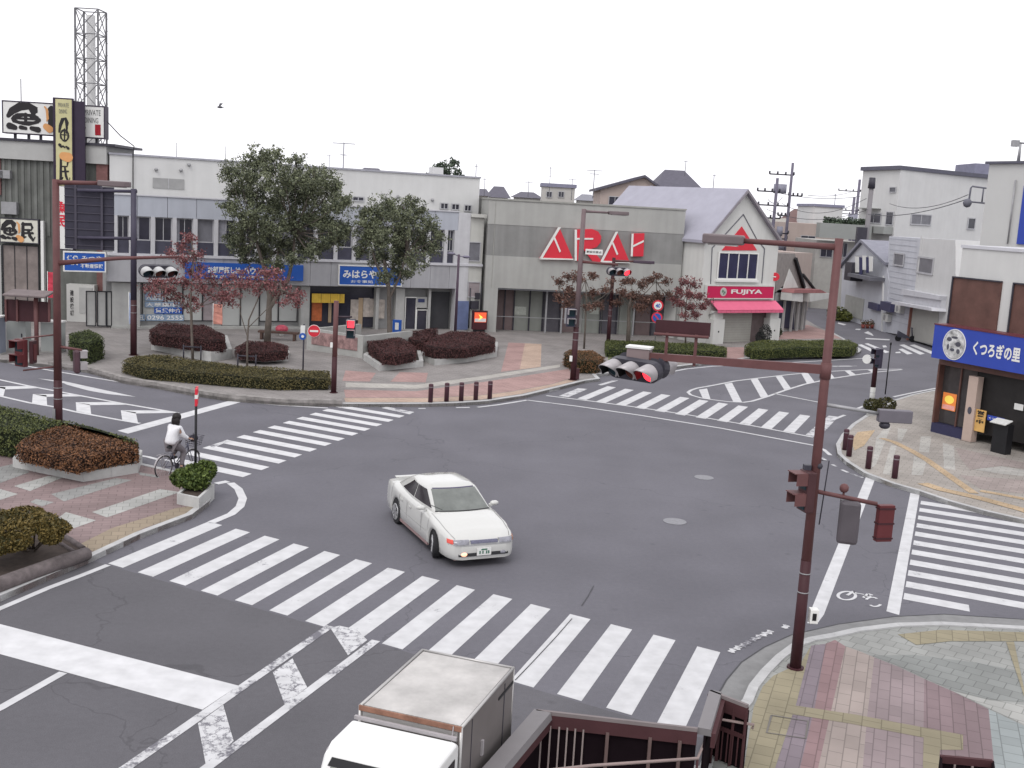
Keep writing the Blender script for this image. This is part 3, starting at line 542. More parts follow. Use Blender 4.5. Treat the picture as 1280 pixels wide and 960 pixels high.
# ================================================================== PLANTING
def inpoly(x, y, P):
    c = np.zeros(len(x), bool); n = len(P); j = n-1
    for i in range(n):
        xi, yi, xj, yj = P[i][0], P[i][1], P[j][0], P[j][1]
        c ^= ((yi > y) != (yj > y)) & (x < (xj-xi)*(y-yi)/(yj-yi+1e-12)+xi); j = i
    return c
def hedge(label, px, zt, zb, c1, c2, mname, group=None, dens=420, leaf=.034, edge=None, cat='hedge', eh=.2):
    P = [G(x, y, zt) for x, y in px]; a = sum(P[i].x*P[(i+1) % len(P)].y - P[(i+1) % len(P)].x*P[i].y for i in range(len(P)))
    if a < 0: P.reverse()
    c = sum(P, Vector())/len(P); root = thing('hedge', label, cat, (c.x, c.y, PZ), 0, group)
    mat = leafmat(mname, c1, c2, .9); A = abs(a)/2
    xs = [p.x for p in P]; ys = [p.y for p in P]; n = int((max(xs)-min(xs))*(max(ys)-min(ys))*dens*1.2)+50
    x = RNG.uniform(min(xs), max(xs), n); y = RNG.uniform(min(ys), max(ys), n); k = inpoly(x, y, P); x, y = x[k], y[k]
    dist = np.full(len(x), 9.)
    for i in range(len(P)):
        p, q = P[i], P[(i+1) % len(P)]; dx, dy = q.x-p.x, q.y-p.y; L2 = dx*dx+dy*dy; t = np.clip(((x-p.x)*dx+(y-p.y)*dy)/L2, 0, 1); dist = np.minimum(dist, np.hypot(x-p.x-t*dx, y-p.y-t*dy))
    R_ = min(.11, (zt-zb)*.45); dd = np.clip(1-dist/R_, 0, 1); wob = .045*np.sin(x*2.1+1)*np.cos(y*1.7)+RNG.normal(0, .016, len(x))
    z = zt-R_*(1-np.sqrt(1-dd**2))*.8+wob; pts = [np.c_[x, y, z]]; fl = [np.tile([0, 0, 1.], (len(x), 1))]
    for i in range(len(P)):
        p, q = P[i], P[(i+1) % len(P)]; L_ = (q-p).length; m_ = int(L_*(zt-zb)*dens)+1; t = RNG.uniform(0, 1, m_); zz_ = RNG.uniform(zb, zt-R_*.5, m_)
        nx, ny = (q.y-p.y)/L_, -(q.x-p.x)/L_; o = RNG.normal(-.03, .022, m_)+.035*np.sin(t*L_*2.3+zz_*3)
        pts.append(np.c_[p.x+(q.x-p.x)*t+nx*o, p.y+(q.y-p.y)*t+ny*o, zz_]); fl.append(np.tile([nx, ny, .3], (m_, 1)))
    pts = np.vstack(pts); fl = np.vstack(fl); V, Q = leafquads(pts, leaf, flat=fl)
    # dense inner body
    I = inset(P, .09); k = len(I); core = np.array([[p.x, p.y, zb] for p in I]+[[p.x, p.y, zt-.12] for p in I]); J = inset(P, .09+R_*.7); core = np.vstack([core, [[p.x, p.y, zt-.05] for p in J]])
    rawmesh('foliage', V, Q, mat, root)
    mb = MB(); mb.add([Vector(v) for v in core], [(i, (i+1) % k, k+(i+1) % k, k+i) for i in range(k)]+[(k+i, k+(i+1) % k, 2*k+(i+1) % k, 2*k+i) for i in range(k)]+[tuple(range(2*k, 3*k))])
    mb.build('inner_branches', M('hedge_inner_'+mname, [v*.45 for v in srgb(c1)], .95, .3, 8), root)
    if edge:
        E_ = [G(x, y, PZ) for x, y in edge]; a2 = sum(E_[i].x*E_[(i+1) % len(E_)].y - E_[(i+1) % len(E_)].x*E_[i].y for i in range(len(E_)))
        if a2 < 0: E_.reverse()
        kerb('stone_edge', E_, 0, len(E_), root, .2, h=PZ+eh, mat=STONE, seg=.75)
        mb = MB(); mb.prism([(p.x, p.y) for p in inset(E_, .19)], PZ-.05, PZ+eh-.06); mb.build('soil', M('soil', (.06,.045,.038), .95, .3, 6), root)
    return root
DR1, DR2 = (.035,.016,.016), (.11,.043,.042); GN1, GN2 = (.02,.03,.01), (.12,.135,.04); OL1, OL2 = (.028,.03,.012), (.14,.115,.045); BR1, BR2 = (.035,.018,.012), (.21,.095,.042)
hedge('clipped hedge with rust brown top around the foot of the tall left pole', [(21,552),(37,543),(80,532),(105,534),(161,548),(173,553),(172,560),(150,562),(131,566),(94,574),(56,565),(24,559)], .86, .43, BR1, BR2, 'leaf_rust', eh=.27, edge=[(16,584),(104,602.5),(173,591),(178,574),(75,547),(40,560)], dens=700)
hedge('long green clipped hedge along the left road behind the rust brown hedge', [(-90,482),(0,505),(65,523),(100,529),(130,536),(173,549),(169,552),(150,545.5),(105,531.5),(80,529.5),(37,540),(0,536),(-90,520)], .95, .15, GN1, GN2, 'leaf_green', dens=480)
hedge('long low olive hedge along the far kerb, under the two red leaved trees', [(152,452),(168,444),(193,442),(227,447.5),(282,454),(343,460),(394,462),(412,463.5),(414,473),(343,473),(282,468.5),(221,463),(178,459.5)], .62, .15, OL1, OL2, 'leaf_olive', dens=480)
hedge('dark red clipped hedge in a tall stone planter in front of the estate agent windows', [(187,410),(200,404),(255,405),(281,417.5),(282,424),(264,425),(225,420),(188,415)], 1.12, .5, DR1, DR2, 'leaf_dark_red', edge=[(189,437),(264,452.5),(290,448),(284,430),(215,420)], eh=.45, group='dark red hedges on the far pavement')
hedge('small dark red hedge behind the olive kerb hedge, left of the no entry sign', [(294,432),(308,426.5),(343,426),(361,432),(359,438),(330,440),(296,437)], .75, .3, DR1, DR2, 'leaf_dark_red', edge=[(296,449),(330,453),(360,451),(362,443),(300,440)], eh=.2, group='dark red hedges on the far pavement')
hedge('dark red clipped hedge in a stone planter at the foot of the right green tree', [(454,423),(474,420.5),(500,421),(521,433.5),(519,439),(495,443),(478,441.5),(466,433)], .95, .42, DR1, DR2, 'leaf_dark_red', edge=[(454,450),(474,464),(529,458.5),(525,442),(480,432)], eh=.3, group='dark red hedges on the far pavement')
hedge('largest dark red hedge, in the curved stone planter around the twin lamp post', [(529,430.5),(537,421),(563,413.5),(604,414.5),(619,421),(619,427),(583,434),(543,434.5)], .98, .42, DR1, DR2, 'leaf_dark_red', edge=[(526,449.5),(543,457),(583,453),(621,446),(622,434),(560,428),(534,438)], eh=.3, group='dark red hedges on the far pavement')
hedge('short dark red hedge near the shop entrance, behind the large curved planter', [(510,416),(535,410.5),(548,411),(538,419),(530,426),(512,424)], .95, .15, DR1, DR2, 'leaf_dark_red', group='dark red hedges on the far pavement')
hedge('dark green squared hedge beside the pale equipment cabinets', [(86,416),(112,411.5),(131,422),(110,428),(88,424)], 1.1, .12, (.02,.03,.012), (.08,.10,.03), 'leaf_deep_green')
hedge('dark mixed hedge at the foot of the signal pole by the red brick pavement', [(704,441),(712,436),(742,438),(757,446),(748,451),(722,450)], .78, .15, OL1, BR2, 'leaf_mixed')
hedge('narrow green hedge strip in front of the grey store, behind the lit red signal', [(757,424.5),(830,427),(891,430),(909,434),(908,439),(880,439),(757,437)], .55, .15, GN1, GN2, 'leaf_green')
h_ = hedge('long clipped green hedge with a reddish right end, right of the sweet shop shutter', [(931,431),(943,426),(1000,424.5),(1062,425),(1073,429.5),(1066,434),(1000,434.5),(940,437)], .72, .15, (.03,.045,.012), (.14,.15,.045), 'leaf_green_red')
def shrub(label, base, blobs, cols, mname, n=900, leaf=.05, edge=None, stems=3, eh=.3):
    root = thing('shrub', label, 'shrub', (base.x, base.y, base.z), 0); pts = []
    for c, r in blobs:
        d = RNG.normal(size=(n, 3)); d /= np.linalg.norm(d, axis=1)[:, None]; q = RNG.uniform(.72, 1.05, (n, 1)); pts.append(np.array(c)+d*q*np.array(r))
    pts = np.vstack(pts); V, Q = leafquads(pts, leaf); rawmesh('foliage', V, Q, leafmat(mname, *cols), root)
    mb = MB()
    for i in range(stems):
        c = blobs[i % len(blobs)][0]; mb.tube([base+Vector((random.uniform(-.1,.1), random.uniform(-.1,.1), 0)), base.lerp(Vector(c), .5), Vector(c)], [.025, .02, .01], 6)
    mb.build('stem', M('bark', (.09,.07,.055), .9, .2, 6), root)
    if edge:
        E_ = [G(x, y, PZ) for x, y in edge]; mb = MB(); pol = [(p.x, p.y) for p in E_]; a2 = sum(E_[i].x*E_[(i+1) % len(E_)].y - E_[(i+1) % len(E_)].x*E_[i].y for i in range(len(E_)))
        if a2 < 0: E_.reverse()
        kerb('planter_box', E_, 0, len(E_), root, .07, h=PZ+eh, mat=STONE, seg=3)
        mb = MB(); mb.prism([(p.x, p.y) for p in inset(E_, .065)], PZ-.05, PZ+eh-.05); mb.build('soil', M('soil', (.06,.045,.038), .95, .3, 6), root)
    return root
b = G(244, 622, PZ); g1 = lambda x, y, z: tuple(G(x, y, z))
shrub('small bushy green shrub in a pale square planter on the left kerb corner', b, [(tuple(b+Vector((-.28,-.05,.52))), (.34,.3,.24)), (tuple(b+Vector((.05,-.1,.5))), (.36,.3,.26)), (tuple(b+Vector((.2,.25,.68))), (.27,.25,.27)), (tuple(b+Vector((-.05,.15,.6))), (.36,.3,.25))], ((.025,.045,.01), (.13,.17,.045)), 'leaf_planter', n=1100, edge=[(221,630),(249,636),(268,618),(240,611)], eh=.28)
b = G(1100, 517, PZ)
shrub('small low dark shrub at the foot of the white footed post', b, [(tuple(b+Vector((-.35,0,.35))), (.4,.3,.28)), (tuple(b+Vector((.25,.1,.38))), (.45,.35,.32))], ((.03,.035,.012), (.10,.09,.035)), 'leaf_dark_low', n=900, edge=[(1083,520),(1112,519),(1118,510),(1092,509)], eh=.1)
# earth bed with log-like kerb and spreading shrub at the near left
b = G(40, 690, PZ); bl = []
for x, y, z, r in ((20,660,.95,.5), (46,652,.98,.48), (66,660,.92,.36), (5,650,.92,.5), (-30,660,.9,.6), (32,644,.95,.42), (-12,684,.7,.4), (14,678,.75,.4), (64,670,.82,.24)): bl.append((g1(x, y, z), (r, r*.95, .17)))
shrub('low spreading shrub with rusty leaves growing from the bare earth bed', b, bl, ((.035,.035,.012), (.17,.12,.035)), 'leaf_spreading', n=1900, leaf=.034, stems=9)
bed = thing('planting_bed', 'bare dark earth bed with a rounded rough stone edge at the near left kerb', 'planting bed', tuple(G(50, 715, PZ)))
mb = MB(); mb.prism([(p.x, p.y) for p in [G(*q, PZ) for q in [(107,692),(88,679),(50,661),(0,640),(-120,660),(-120,790),(0,738)]]], PZ-.03, PZ+.1); mb.build('soil', M('soil', (.06,.045,.038), .95, .3, 6), bed)
mb = MB(); E1 = [G(*q, PZ+.1) for q in [(109,692),(80,702),(40,716),(0,731),(-70,757),(-140,784)]]; mb.tube(E1, [.14,.16,.155,.165,.16,.16], 12); mb.build('stone_edge', M('rough_stone', (.13,.11,.11), .95, .4, 4, bump=.8), bed)
mb = MB(); mb.tube([G(*q, PZ+.1) for q in [(104,686),(84,673),(66,664),(46,655)]], [.07,.07,.07,.07], 8); mb.tube([G(*q, PZ+.1) for q in [(92,690),(70,676),(52,667)]], [.05,.05,.05], 8); mb.build('stone_edge', M('rough_stone', (.13,.11,.11), .95, .4, 4, bump=.8), bed)

BARK = M('bark_grey', (.13,.11,.095), .95, .25, 5, bump=.5)
def tree(name, label, basepx, trunks, blobs, cols, mname, leaf=.09, n=700, depth=1.5, zb=PZ, group=None, hollow=.35, rr=.16, twigs=True, sz=.85, sprays=34, slen=.5):
    b = G(basepx[0], basepx[1], zb); Y = b.y; root = thing(name, label, 'tree', tuple(b), 0, group); mb = MB(); k = Y/FPX
    for tr in trunks:
        P = [b] + [D(x, y, Y+dy) for x, y, dy in tr[1:]]; mb.tube(P, [tr[0]*(1-.62*i/(len(P)-1)) for i in range(len(P))], 8)
    C = []
    for x, y, r in blobs:
        dz = RNG.uniform(-depth, depth); C.append((D(x, y, Y+dz), r*k))
    if twigs:
        tips = [D(tr[-1][0], tr[-1][1], Y+tr[-1][2]) for tr in trunks]
        for c, r in C:
            t = min(tips, key=lambda q: (q-c).length); mid = t.lerp(c, .5)+Vector((0, 0, -.1)); mb.tube([t, mid, c], [rr*.28, rr*.18, rr*.08], 6, cap=False)
            for _ in range(3): d = Vector(RNG.normal(size=3)).normalized()*r*.9; mb.tube([c, c+d*.6+Vector((0,0,.05)), c+d], [rr*.1, rr*.07, rr*.03], 5, cap=False)
    mb.build('trunk', BARK, root)
    pts = []
    for c, r in C:
        ns_ = max(6, int(sprays*(r/.8)**1.6)); d = RNG.normal(size=(ns_, 3)); d /= np.linalg.norm(d, axis=1)[:, None]
        q = RNG.uniform(hollow, 1.22, (ns_, 1)); cc = np.array(c)+d*q*r*np.array([1, 1, sz]); ax = d*np.array([1, 1, .6])+RNG.normal(size=(ns_, 3))*.5+np.array([0, 0, -.12]); ax /= np.linalg.norm(ax, axis=1)[:, None]
        k_ = max(8, int(n/50)); t = RNG.uniform(-.5, .5, (ns_, k_, 1)); ln = RNG.uniform(.5, 1.1, (ns_, 1, 1))*slen
        p = cc[:, None, :]+ax[:, None, :]*t*ln+RNG.normal(size=(ns_, k_, 3))*slen*.15*(1.1-np.abs(t)); pts.append(p.reshape(-1, 3))
    pts = np.vstack(pts); V, Q = leafquads(pts, leaf); rawmesh('crown', V, Q, leafmat(mname, *cols), root); return root
GT = ((.036,.045,.032), (.22,.24,.145))
tree('broadleaf_tree', 'larger grey green tree with several limbs, before the long pale building', (334,428), [(.19,(336,395,0),(337,370,0),(330,335,-.2),(320,300,-.3)), (.15,(336,390,0),(345,350,.2),(348,310,.2)), (.15,(337,385,0),(360,350,0),(367,320,.1),(368,290,.2))],
 [(322,205,22),(300,222,22),(345,222,24),(372,228,24),(398,222,18),(315,240,22),(340,252,26),(372,250,24),(402,245,22),(418,232,12),(425,255,16),(312,268,20),(300,290,16),(330,285,22),(355,280,24),(385,278,22),(412,280,18),(430,285,12),(298,308,12),(322,310,16),(352,310,18),(378,305,16),(400,310,12),(290,262,12),(330,195,12),(415,300,12),(345,330,10),(390,232,20),(305,325,8),(330,325,10),(365,325,9),(390,318,9),(292,300,9),(420,290,12),(285,215,8),(290,240,8),(432,250,8),(350,192,8),(370,200,10)], GT, 'leaf_tree_green', leaf=.055, n=2600, depth=1.8, sprays=44, slen=.6, group='leafy green trees on the far pavement')
tree('broadleaf_tree', 'smaller grey green tree with one trunk, growing from a planter before the blue framed sign', (488,440), [(.15,(487,410,0),(486,385,0),(486,355,0),(480,325,0)), (.1,(487,372,0),(500,345,.1),(508,315,.2)), (.1,(486,360,0),(470,330,-.1),(462,300,-.2))],
 [(485,258,15),(470,265,16),(505,262,15),(522,265,12),(462,280,16),(485,280,20),(510,280,18),(535,280,14),(455,298,14),(478,300,20),(505,300,20),(530,300,16),(550,296,9),(452,315,10),(475,320,15),(498,322,18),(520,325,14),(540,312,9),(495,340,12),(480,345,10),(510,343,8),(515,252,8),(455,268,8)], GT, 'leaf_tree_green', leaf=.052, n=2600, depth=1.3, sprays=44, slen=.55, group='leafy green trees on the far pavement')
RT = ((.10,.04,.045), (.30,.125,.125))
tree('red_leaved_tree', 'slender tree with sparse red autumn leaves, leftmost, behind the long kerb hedge', (241,450), [(.07,(240,425,0),(239,400,0),(238,380,0),(240,350,0),(243,315,0)), (.035,(240,395,0),(222,372,0),(200,358,0)), (.035,(240,390,0),(262,372,0),(280,370,0))],
 [(238,296,7),(225,322,8),(250,335,8),(192,352,8),(212,362,9),(250,360,9),(268,355,8),(282,368,8),(232,382,8),(195,366,7),(238,340,9),(238,300,9),(228,308,8),(245,318,9),(215,315,6),(232,328,9),(200,355,9),(215,350,9),(185,360,6),(230,352,10),(248,348,9),(262,345,7),(222,370,9),(240,372,9),(258,366,6),(275,374,10),(288,378,8),(205,370,7),(245,384,7),(295,368,4)], RT, 'leaf_autumn', leaf=.055, n=1150, depth=1.0, sprays=42, slen=.6, rr=.1, hollow=.1, sz=.6, group='sparse red leaved trees')
tree('red_leaved_tree', 'slender red leaved tree with bare lower twigs, standing before the long blue sign', (309,463), [(.05,(309,430,0),(311,400,0),(322,375,0),(330,352,0)), (.03,(309,420,0),(300,390,0),(300,360,0)), (.03,(310,410,0),(335,385,0),(352,362,0))],
 [(298,355,8),(312,356,8),(330,356,8),(342,356,8),(365,370,8),(375,366,6),(372,378,6),(350,342,7),(284,352,7),(290,345,8),(305,342,9),(320,350,8),(335,345,8),(350,352,8),(325,340,7),(345,366,8),(360,362,7),(320,362,7),(355,378,6),(338,340,6)], RT, 'leaf_autumn', leaf=.055, n=1150, depth=1.0, sprays=40, slen=.6, rr=.09, hollow=.1, sz=.6, group='sparse red leaved trees')
BT = ((.06,.035,.03), (.2,.11,.085))
tree('red_leaved_tree', 'thin brown leaved tree right behind the signal pole by the brick pavement', (730,436), [(.06,(732,400,0),(733,375,0),(732,350,0)), (.035,(732,385,0),(712,368,0),(698,358,0)), (.035,(733,385,0),(752,372,0),(765,362,0))],
 [(712,346,7),(700,352,6),(725,350,6),(740,345,6),(712,362,7),(700,372,7),(722,372,6),(740,366,7),(756,362,6),(710,380,6),(748,380,7),(735,384,6),(722,342,5),(765,352,4)], BT, 'leaf_brown', leaf=.06, n=1200, depth=.8, sprays=60, slen=.6, rr=.09, hollow=.1, sz=.55, group='sparse red leaved trees')
tree('red_leaved_tree', 'brown leaved tree with a pale thick trunk, right of the small far red signal', (785,432), [(.14,(786,405,0),(786,385,0),(790,368,0)), (.04,(788,380,0),(808,365,0),(820,352,0)), (.04,(788,385,0),(775,370,0),(770,362,0))],
 [(822,346,5),(812,350,7),(800,356,6),(790,352,5),(832,352,5),(778,366,7),(792,370,9),(808,374,9),(822,370,7),(770,378,6),(800,384,8),(835,368,5),(782,352,5)], BT, 'leaf_brown', leaf=.06, n=1300, depth=.8, sprays=60, slen=.6, rr=.1, hollow=.1, sz=.55, group='sparse red leaved trees')
tree('red_leaved_tree', 'red brown tree between the grey store and the gabled sweet shop', (857,432), [(.06,(857,405,0),(857,385,0),(860,365,0))],
 [(856,352,6),(868,356,7),(848,364,7),(862,368,8),(875,370,7),(850,380,7),(864,384,8),(878,384,6),(842,374,5),(870,394,6),(855,394,5),(884,378,4)], RT, 'leaf_autumn', leaf=.06, n=1300, depth=.7, sprays=60, slen=.6, rr=.09, hollow=.1, sz=.6, group='sparse red leaved trees')
# ================================================================== BUILDINGS
def mean_z(F, *pts): return sum(F.at(*p)[1] for p in pts)/len(pts)
WFR = M('window_frame', (.42,.42,.44), .5, .08); BFR = M('black_frame', (.02,.02,.025), .4, .1); DGL = glass(); BLIND = M('pale_blind', (.42,.43,.42), .8, .08, .6)
PANELB = M('blue_grey_panel', (.40,.42,.47), .7, .05, .8, streak=.1); LPANEL = M('grey_panel', (.36,.36,.38), .75, .08, .8, streak=.16)
def brush(F, rect, strokes, d, mat, parent, name='brush_lettering'):
    x0, x1, z0, z1 = rect; mb = MB(); k = 0; S_ = min(x1-x0, z1-z0)
    for st in strokes:
        P_ = [(x0+(x1-x0)*a, z0+(z1-z0)*b, w*S_*.85) for a, b, w in st]; L_, R_ = [], []
        for i, (x, z, w) in enumerate(P_):
            a, b = P_[max(i-1, 0)], P_[min(i+1, len(P_)-1)]; dx, dz = b[0]-a[0], b[1]-a[1]; l = math.hypot(dx, dz) or 1; nx, nz = -dz/l, dx/l; L_.append((x+nx*w, z+nz*w)); R_.append((x-nx*w, z-nz*w))
        for i in range(len(P_)-1): F.poly(mb, [L_[i], L_[i+1], R_[i+1], R_[i]], d, d+.008+.0004*k); k += 1
        for x, z, w in (P_[0], P_[-1]): F.poly(mb, [(x+w*math.cos(i*math.pi/5), z+w*math.sin(i*math.pi/5)) for i in range(10)], d, d+.008+.0004*k); k += 1
    return fix(mb.build(name, mat, parent))
UO = [[(.02,.52,.1),(.12,.72,.17),(.35,.92,.2),(.6,.95,.16),(.78,.82,.15),(.8,.74,.06)], [(.62,.9,.1),(.72,.66,.12),(.66,.5,.08)], [(.5+.36*math.cos(a*.4488), .42+.17*math.sin(a*.4488), .07+.02*(a%3)) for a in range(15)], [(.5,.62,.08),(.5,.24,.07)], [(.2,.44,.05),(.8,.44,.05)], [(.05,.12,.16),(.2,.06,.12)], [(.36,.08,.1),(.5,.05,.08)], [(.66,.07,.1),(.84,.02,.14)]]
MN = [[(.12,.9,.12),(.7,.92,.13),(.78,.74,.1),(.7,.6,.08),(.15,.6,.08)], [(.15,.95,.12),(.12,.12,.15),(.32,.22,.06)], [(.12,.42,.08),(.8,.44,.1)], [(.5,.6,.1),(.6,.28,.13),(.85,.04,.14),(.95,.22,.05)]]
ORB = [[(.2,.2,.5),(.7,.1,.6)], [(.05,.95,.12),(.35,.85,.2),(.45,.5,.2),(.3,.4,.05)]]
TAN = M('tan_ink', (.6,.3,.12), .6, .1)
# ---- long white two storey building
_a = G(145, 414); _b = G(560, 415.5); FB = Facade(_a, _b)
LB = thing('office_building', 'long pale two storey building with ribbon windows and blue shop signs', 'building', (FB.A.x, FB.A.y, 0))
sx = lambda F, px, py=330: F.at(px, py)[0]
x0, x1 = sx(FB, 134, 300), sx(FB, 603, 330)
zf1 = mean_z(FB, (200,242), (400,256), (604,270.6)); zf0 = mean_z(FB, (200,268), (570,291)); zw0 = mean_z(FB, (245,315.6), (450,326), (540,331)); zs0 = mean_z(FB, (140,347.7), (377,357), (567,364)); zsill = mean_z(FB, (200,301), (244,303.5)); xe = sx(FB, 571, 330); xg = sx(FB, 585, 340)
def body(F, x0, x1, z0, z1, dep, mat, parent, name='wall', d=0):
    mb = MB(); F.box(mb, x0, x1, z0, z1, d-dep, d); return fix(mb.build(name, mat, parent))
body(FB, x0, xe, zs0-.05, zf1, 14, M('inner_wall', (.3,.3,.3), .9, .1), LB, d=-.25)
body(FB, x0, x1, PZ, zs0-.04, 12, M('inner_wall', (.3,.3,.3)), LB, d=-.9)
mb = MB()   # panel fascia with joints
xs = [x0+(xe-x0)*i/13 for i in range(14)]
for i in range(13): FB.box(mb, xs[i]+.012, xs[i+1]-.012, zf0, zf1, -.25, .0)
fix(mb.build('fascia', PANELB, LB))
mb = MB(); FB.box(mb, x0, xe, zf1, zf1+.07, -.4, .06); fix(mb.build('coping', M('coping_white', (.5,.5,.53), .6, .05), LB))
bays = [144,164,191,218,244,270,296,321,344,370,396,420,443,465,489,513,536,557.5,570]
sb = [sx(FB, b, 300) for b in bays]
mb = MB()
for s_ in sb: mb = MB(); FB.box(mb, s_-.11, s_+.11, zw0+.003, zf0-.003, -.25, .03); fix(mb.build('window_pier', M('pier_white', (.5,.5,.52), .7, .06, streak=.12), LB))
mb = MB(); FB.box(mb, x0, x1, zw0-.14, zw0, -.25, .10); fix(mb.build('ledge', M('coping_white', (.5,.5,.53)), LB))
for i in range(len(sb)-1):
    w_ = window(FB, (sb[i]+.115, sb[i+1]-.115, zsill, zf0-.01), LB, bars=1 if i % 3 != 1 else 0, d=-.2, depth=.05, gm=glass() if i not in (4, 8, 12) else M('grey_blind_pane', (.16,.16,.18), .3, .2), curtain=(None, .35, None, .2, None, .5, None)[i % 7])
    mb = MB(); FB.box(mb, sb[i]+.115, sb[i+1]-.115, zw0, zsill-.005, -.24, -.12); mb.build('spandrel', M('spandrel_dark', (.06,.06,.085), .3, .2), LB)
mb = MB(); n_ = 17
for i in range(n_): a_ = x0+(xg-x0)*i/n_; b_ = x0+(xg-x0)*(i+1)/n_; FB.box(mb, a_+.008, b_-.008, zs0, zw0-.142, -.25, .02)
fix(mb.build('sign_band', LPANEL, LB))
# right end: white pier and grey return wall
mb = MB(); FB.box(mb, xe-.02, xg, PZ, zf1-.02, -.6, .035); fix(mb.build('corner_pier', M('pier_white', (.5,.5,.52)), LB))
mb = MB(); FB.box(mb, xg, x1, PZ, zf1-.1, -3, -.05); FB.box(mb, xg, x1+.05, zf1-.25, zf1-.05, -.05, .2); fix(mb.build('return_wall', CREAMW, LB))
window(FB, FB.r((586,302), (600,327)), LB, bars=0, d=-.05, gm=M('grey_blind_pane', (.16,.16,.18)))
window(FB, FB.r((585,352), (600,372)), LB, bars=0, d=-.05, gm=M('pale_pane', (.3,.26,.27), .4, .2))
# set back upper storey
FU = Facade(FB.A - FB.n*3.2, FB.B - FB.n*3.2); u0, u1 = sx(FU, 137, 200), sx(FU, 599, 245)
zt = mean_z(FU, (137,180.5), (287,194), (479,223), (599,234))
body(FU, u0, u1, zf1-.6, zt, 10, WHITEW, LB, 'upper_wall'); mb = MB(); FU.box(mb, u0-.05, u1+.05, zt, zt+.1, -10, .08); fix(mb.build('roof_edge', M('roof_edge_grey', (.32,.32,.36), .6), LB))
for q in [((191,222),(230,237))]: mb = MB(); r_ = FU.r(*q); FU.box(mb, *r_, .0, .04); f_ = mb.build('vent_panel', M('vent_grey', (.3,.3,.3), .6), LB); g_ = MB(); FU.box(g_, (r_[0]+r_[1])/2-.02, (r_[0]+r_[1])/2+.02, r_[2], r_[3], .04, .06); g_.build('mullion', WFR, f_)
for q in [((550,253),(560,262)), ((564,254),(574,263)), ((580,255.5),(589,264.5)), ((286,237),(302,246)), ((440,245),(455,252))]: window(FU, FU.r(*q), LB, bars=1, fr=.06)
mb = MB()
for px_, y in ((195,212), (226,213), (236,206), (540,250), (497,246)): s_, z_ = FU.at(px_, y); mb.sphere(FU.P(s_, z_, .1), .11, 8)
for px_ in (222, 284): s_, z_ = FU.at(px_, 183); mb.tube([FU.P(s_, zt, -.5), FU.P(s_, zt+.9, -.5)], .02, 5)
mb.build('vent', GREYM, LB)
mb = MB(); s_, z_ = FU.at(563, 215); FU.box(mb, s_-.35, s_+.35, zt+.1, FU.at(563,209)[1], -3, -2.2); mb.build('roof_chimney', WHITEW, LB)
mb = MB(); P_ = [FU.at(133, 152), FU.at(150,170), FU.at(167, 183)]; mb.tube([FU.P(x, z, .3) for x, z in P_]+[FU.P(FU.at(166,190)[0], z, .12) for z in (FU.at(166,192)[1], FU.at(166,240)[1])], .03, 6); mb.build('cable', BLACK, LB)
# ground floor shopfront
dG = -.85
def gl(px0, px1, y0, y1): return FB.r((px0, y0), (px1, y1))
mb = MB(); zb0 = .5; zt0 = zs0-.08; pan = [180,207,231,256,280,304,328,352,376]
for i in range(8):
    window(FB, (sx(FB, pan[i], 380), sx(FB, pan[i+1], 380), (.22 if i in (4,5) else zb0), zt0), LB, bars=0, fr=.035, fm=BFR, gm=BLIND if i not in (3,) else M('pale_pane', (.3,.26,.27)), d=dG)
mb = MB(); FB.box(mb, sx(FB,140,380), sx(FB,382,380), PZ, PZ+.12, dG, -.2); fix(mb.build('step', CONC, LB))
for a_, b_ in ((141,176), (378,389), (472,476), (497,508), (538,541)): mb = MB(); FB.box(mb, sx(FB,a_,380), sx(FB,b_,380), PZ, zt0, dG, -.35); fix(mb.build('column', M('column_grey', (.38,.38,.37), .85, .1, streak=.15), LB))
# left doors
for a_, b_ in ((108,121), (122,134), (134,141)): window(FB, (sx(FB,a_,380), sx(FB,b_,380), .2, zt0-.5), LB, bars=0, fm=BFR, fr=.05, gm=M('pale_pane2', (.36,.36,.35), .5, .1), d=dG+.3)
# posters with telephone number on the windows
P1w = thing('window_lettering', 'white and blue telephone number posters in the window behind the leftmost red leaved tree', 'poster', tuple(FB.P(sx(FB,200,390), .5, dG)))
def poster_row(px0, px1, y0, y1, txt, col, bg=None):
    r_ = FB.r((px0, y0), (px1, y1))
    if bg: mb = MB(); FB.box(mb, r_[0]-.05, r_[1]+.05, r_[2]-.05, r_[3]+.05, dG+.085, dG+.09); mb.build('backing', bg, P1w)
    ftext(FB, txt, r_, dG+.095, col, P1w, bold=.02)
LBL = M('light_blue_sheet', (.22,.3,.42), .6)
poster_row(184, 206, 369, 377, '入居者', SIGNWHITE, LBL); poster_row(184, 229, 380, 385.5, '大募集中!!', SIGNWHITE, LBL); poster_row(196, 229, 387, 393, '賃貸仲介', SIGNWHITE, SIGNBLUE); poster_row(186, 231, 396, 402, '0296 2555', SIGNWHITE, LBL); poster_row(173, 182, 396, 402, 'TEL', SIGNWHITE, LBL)
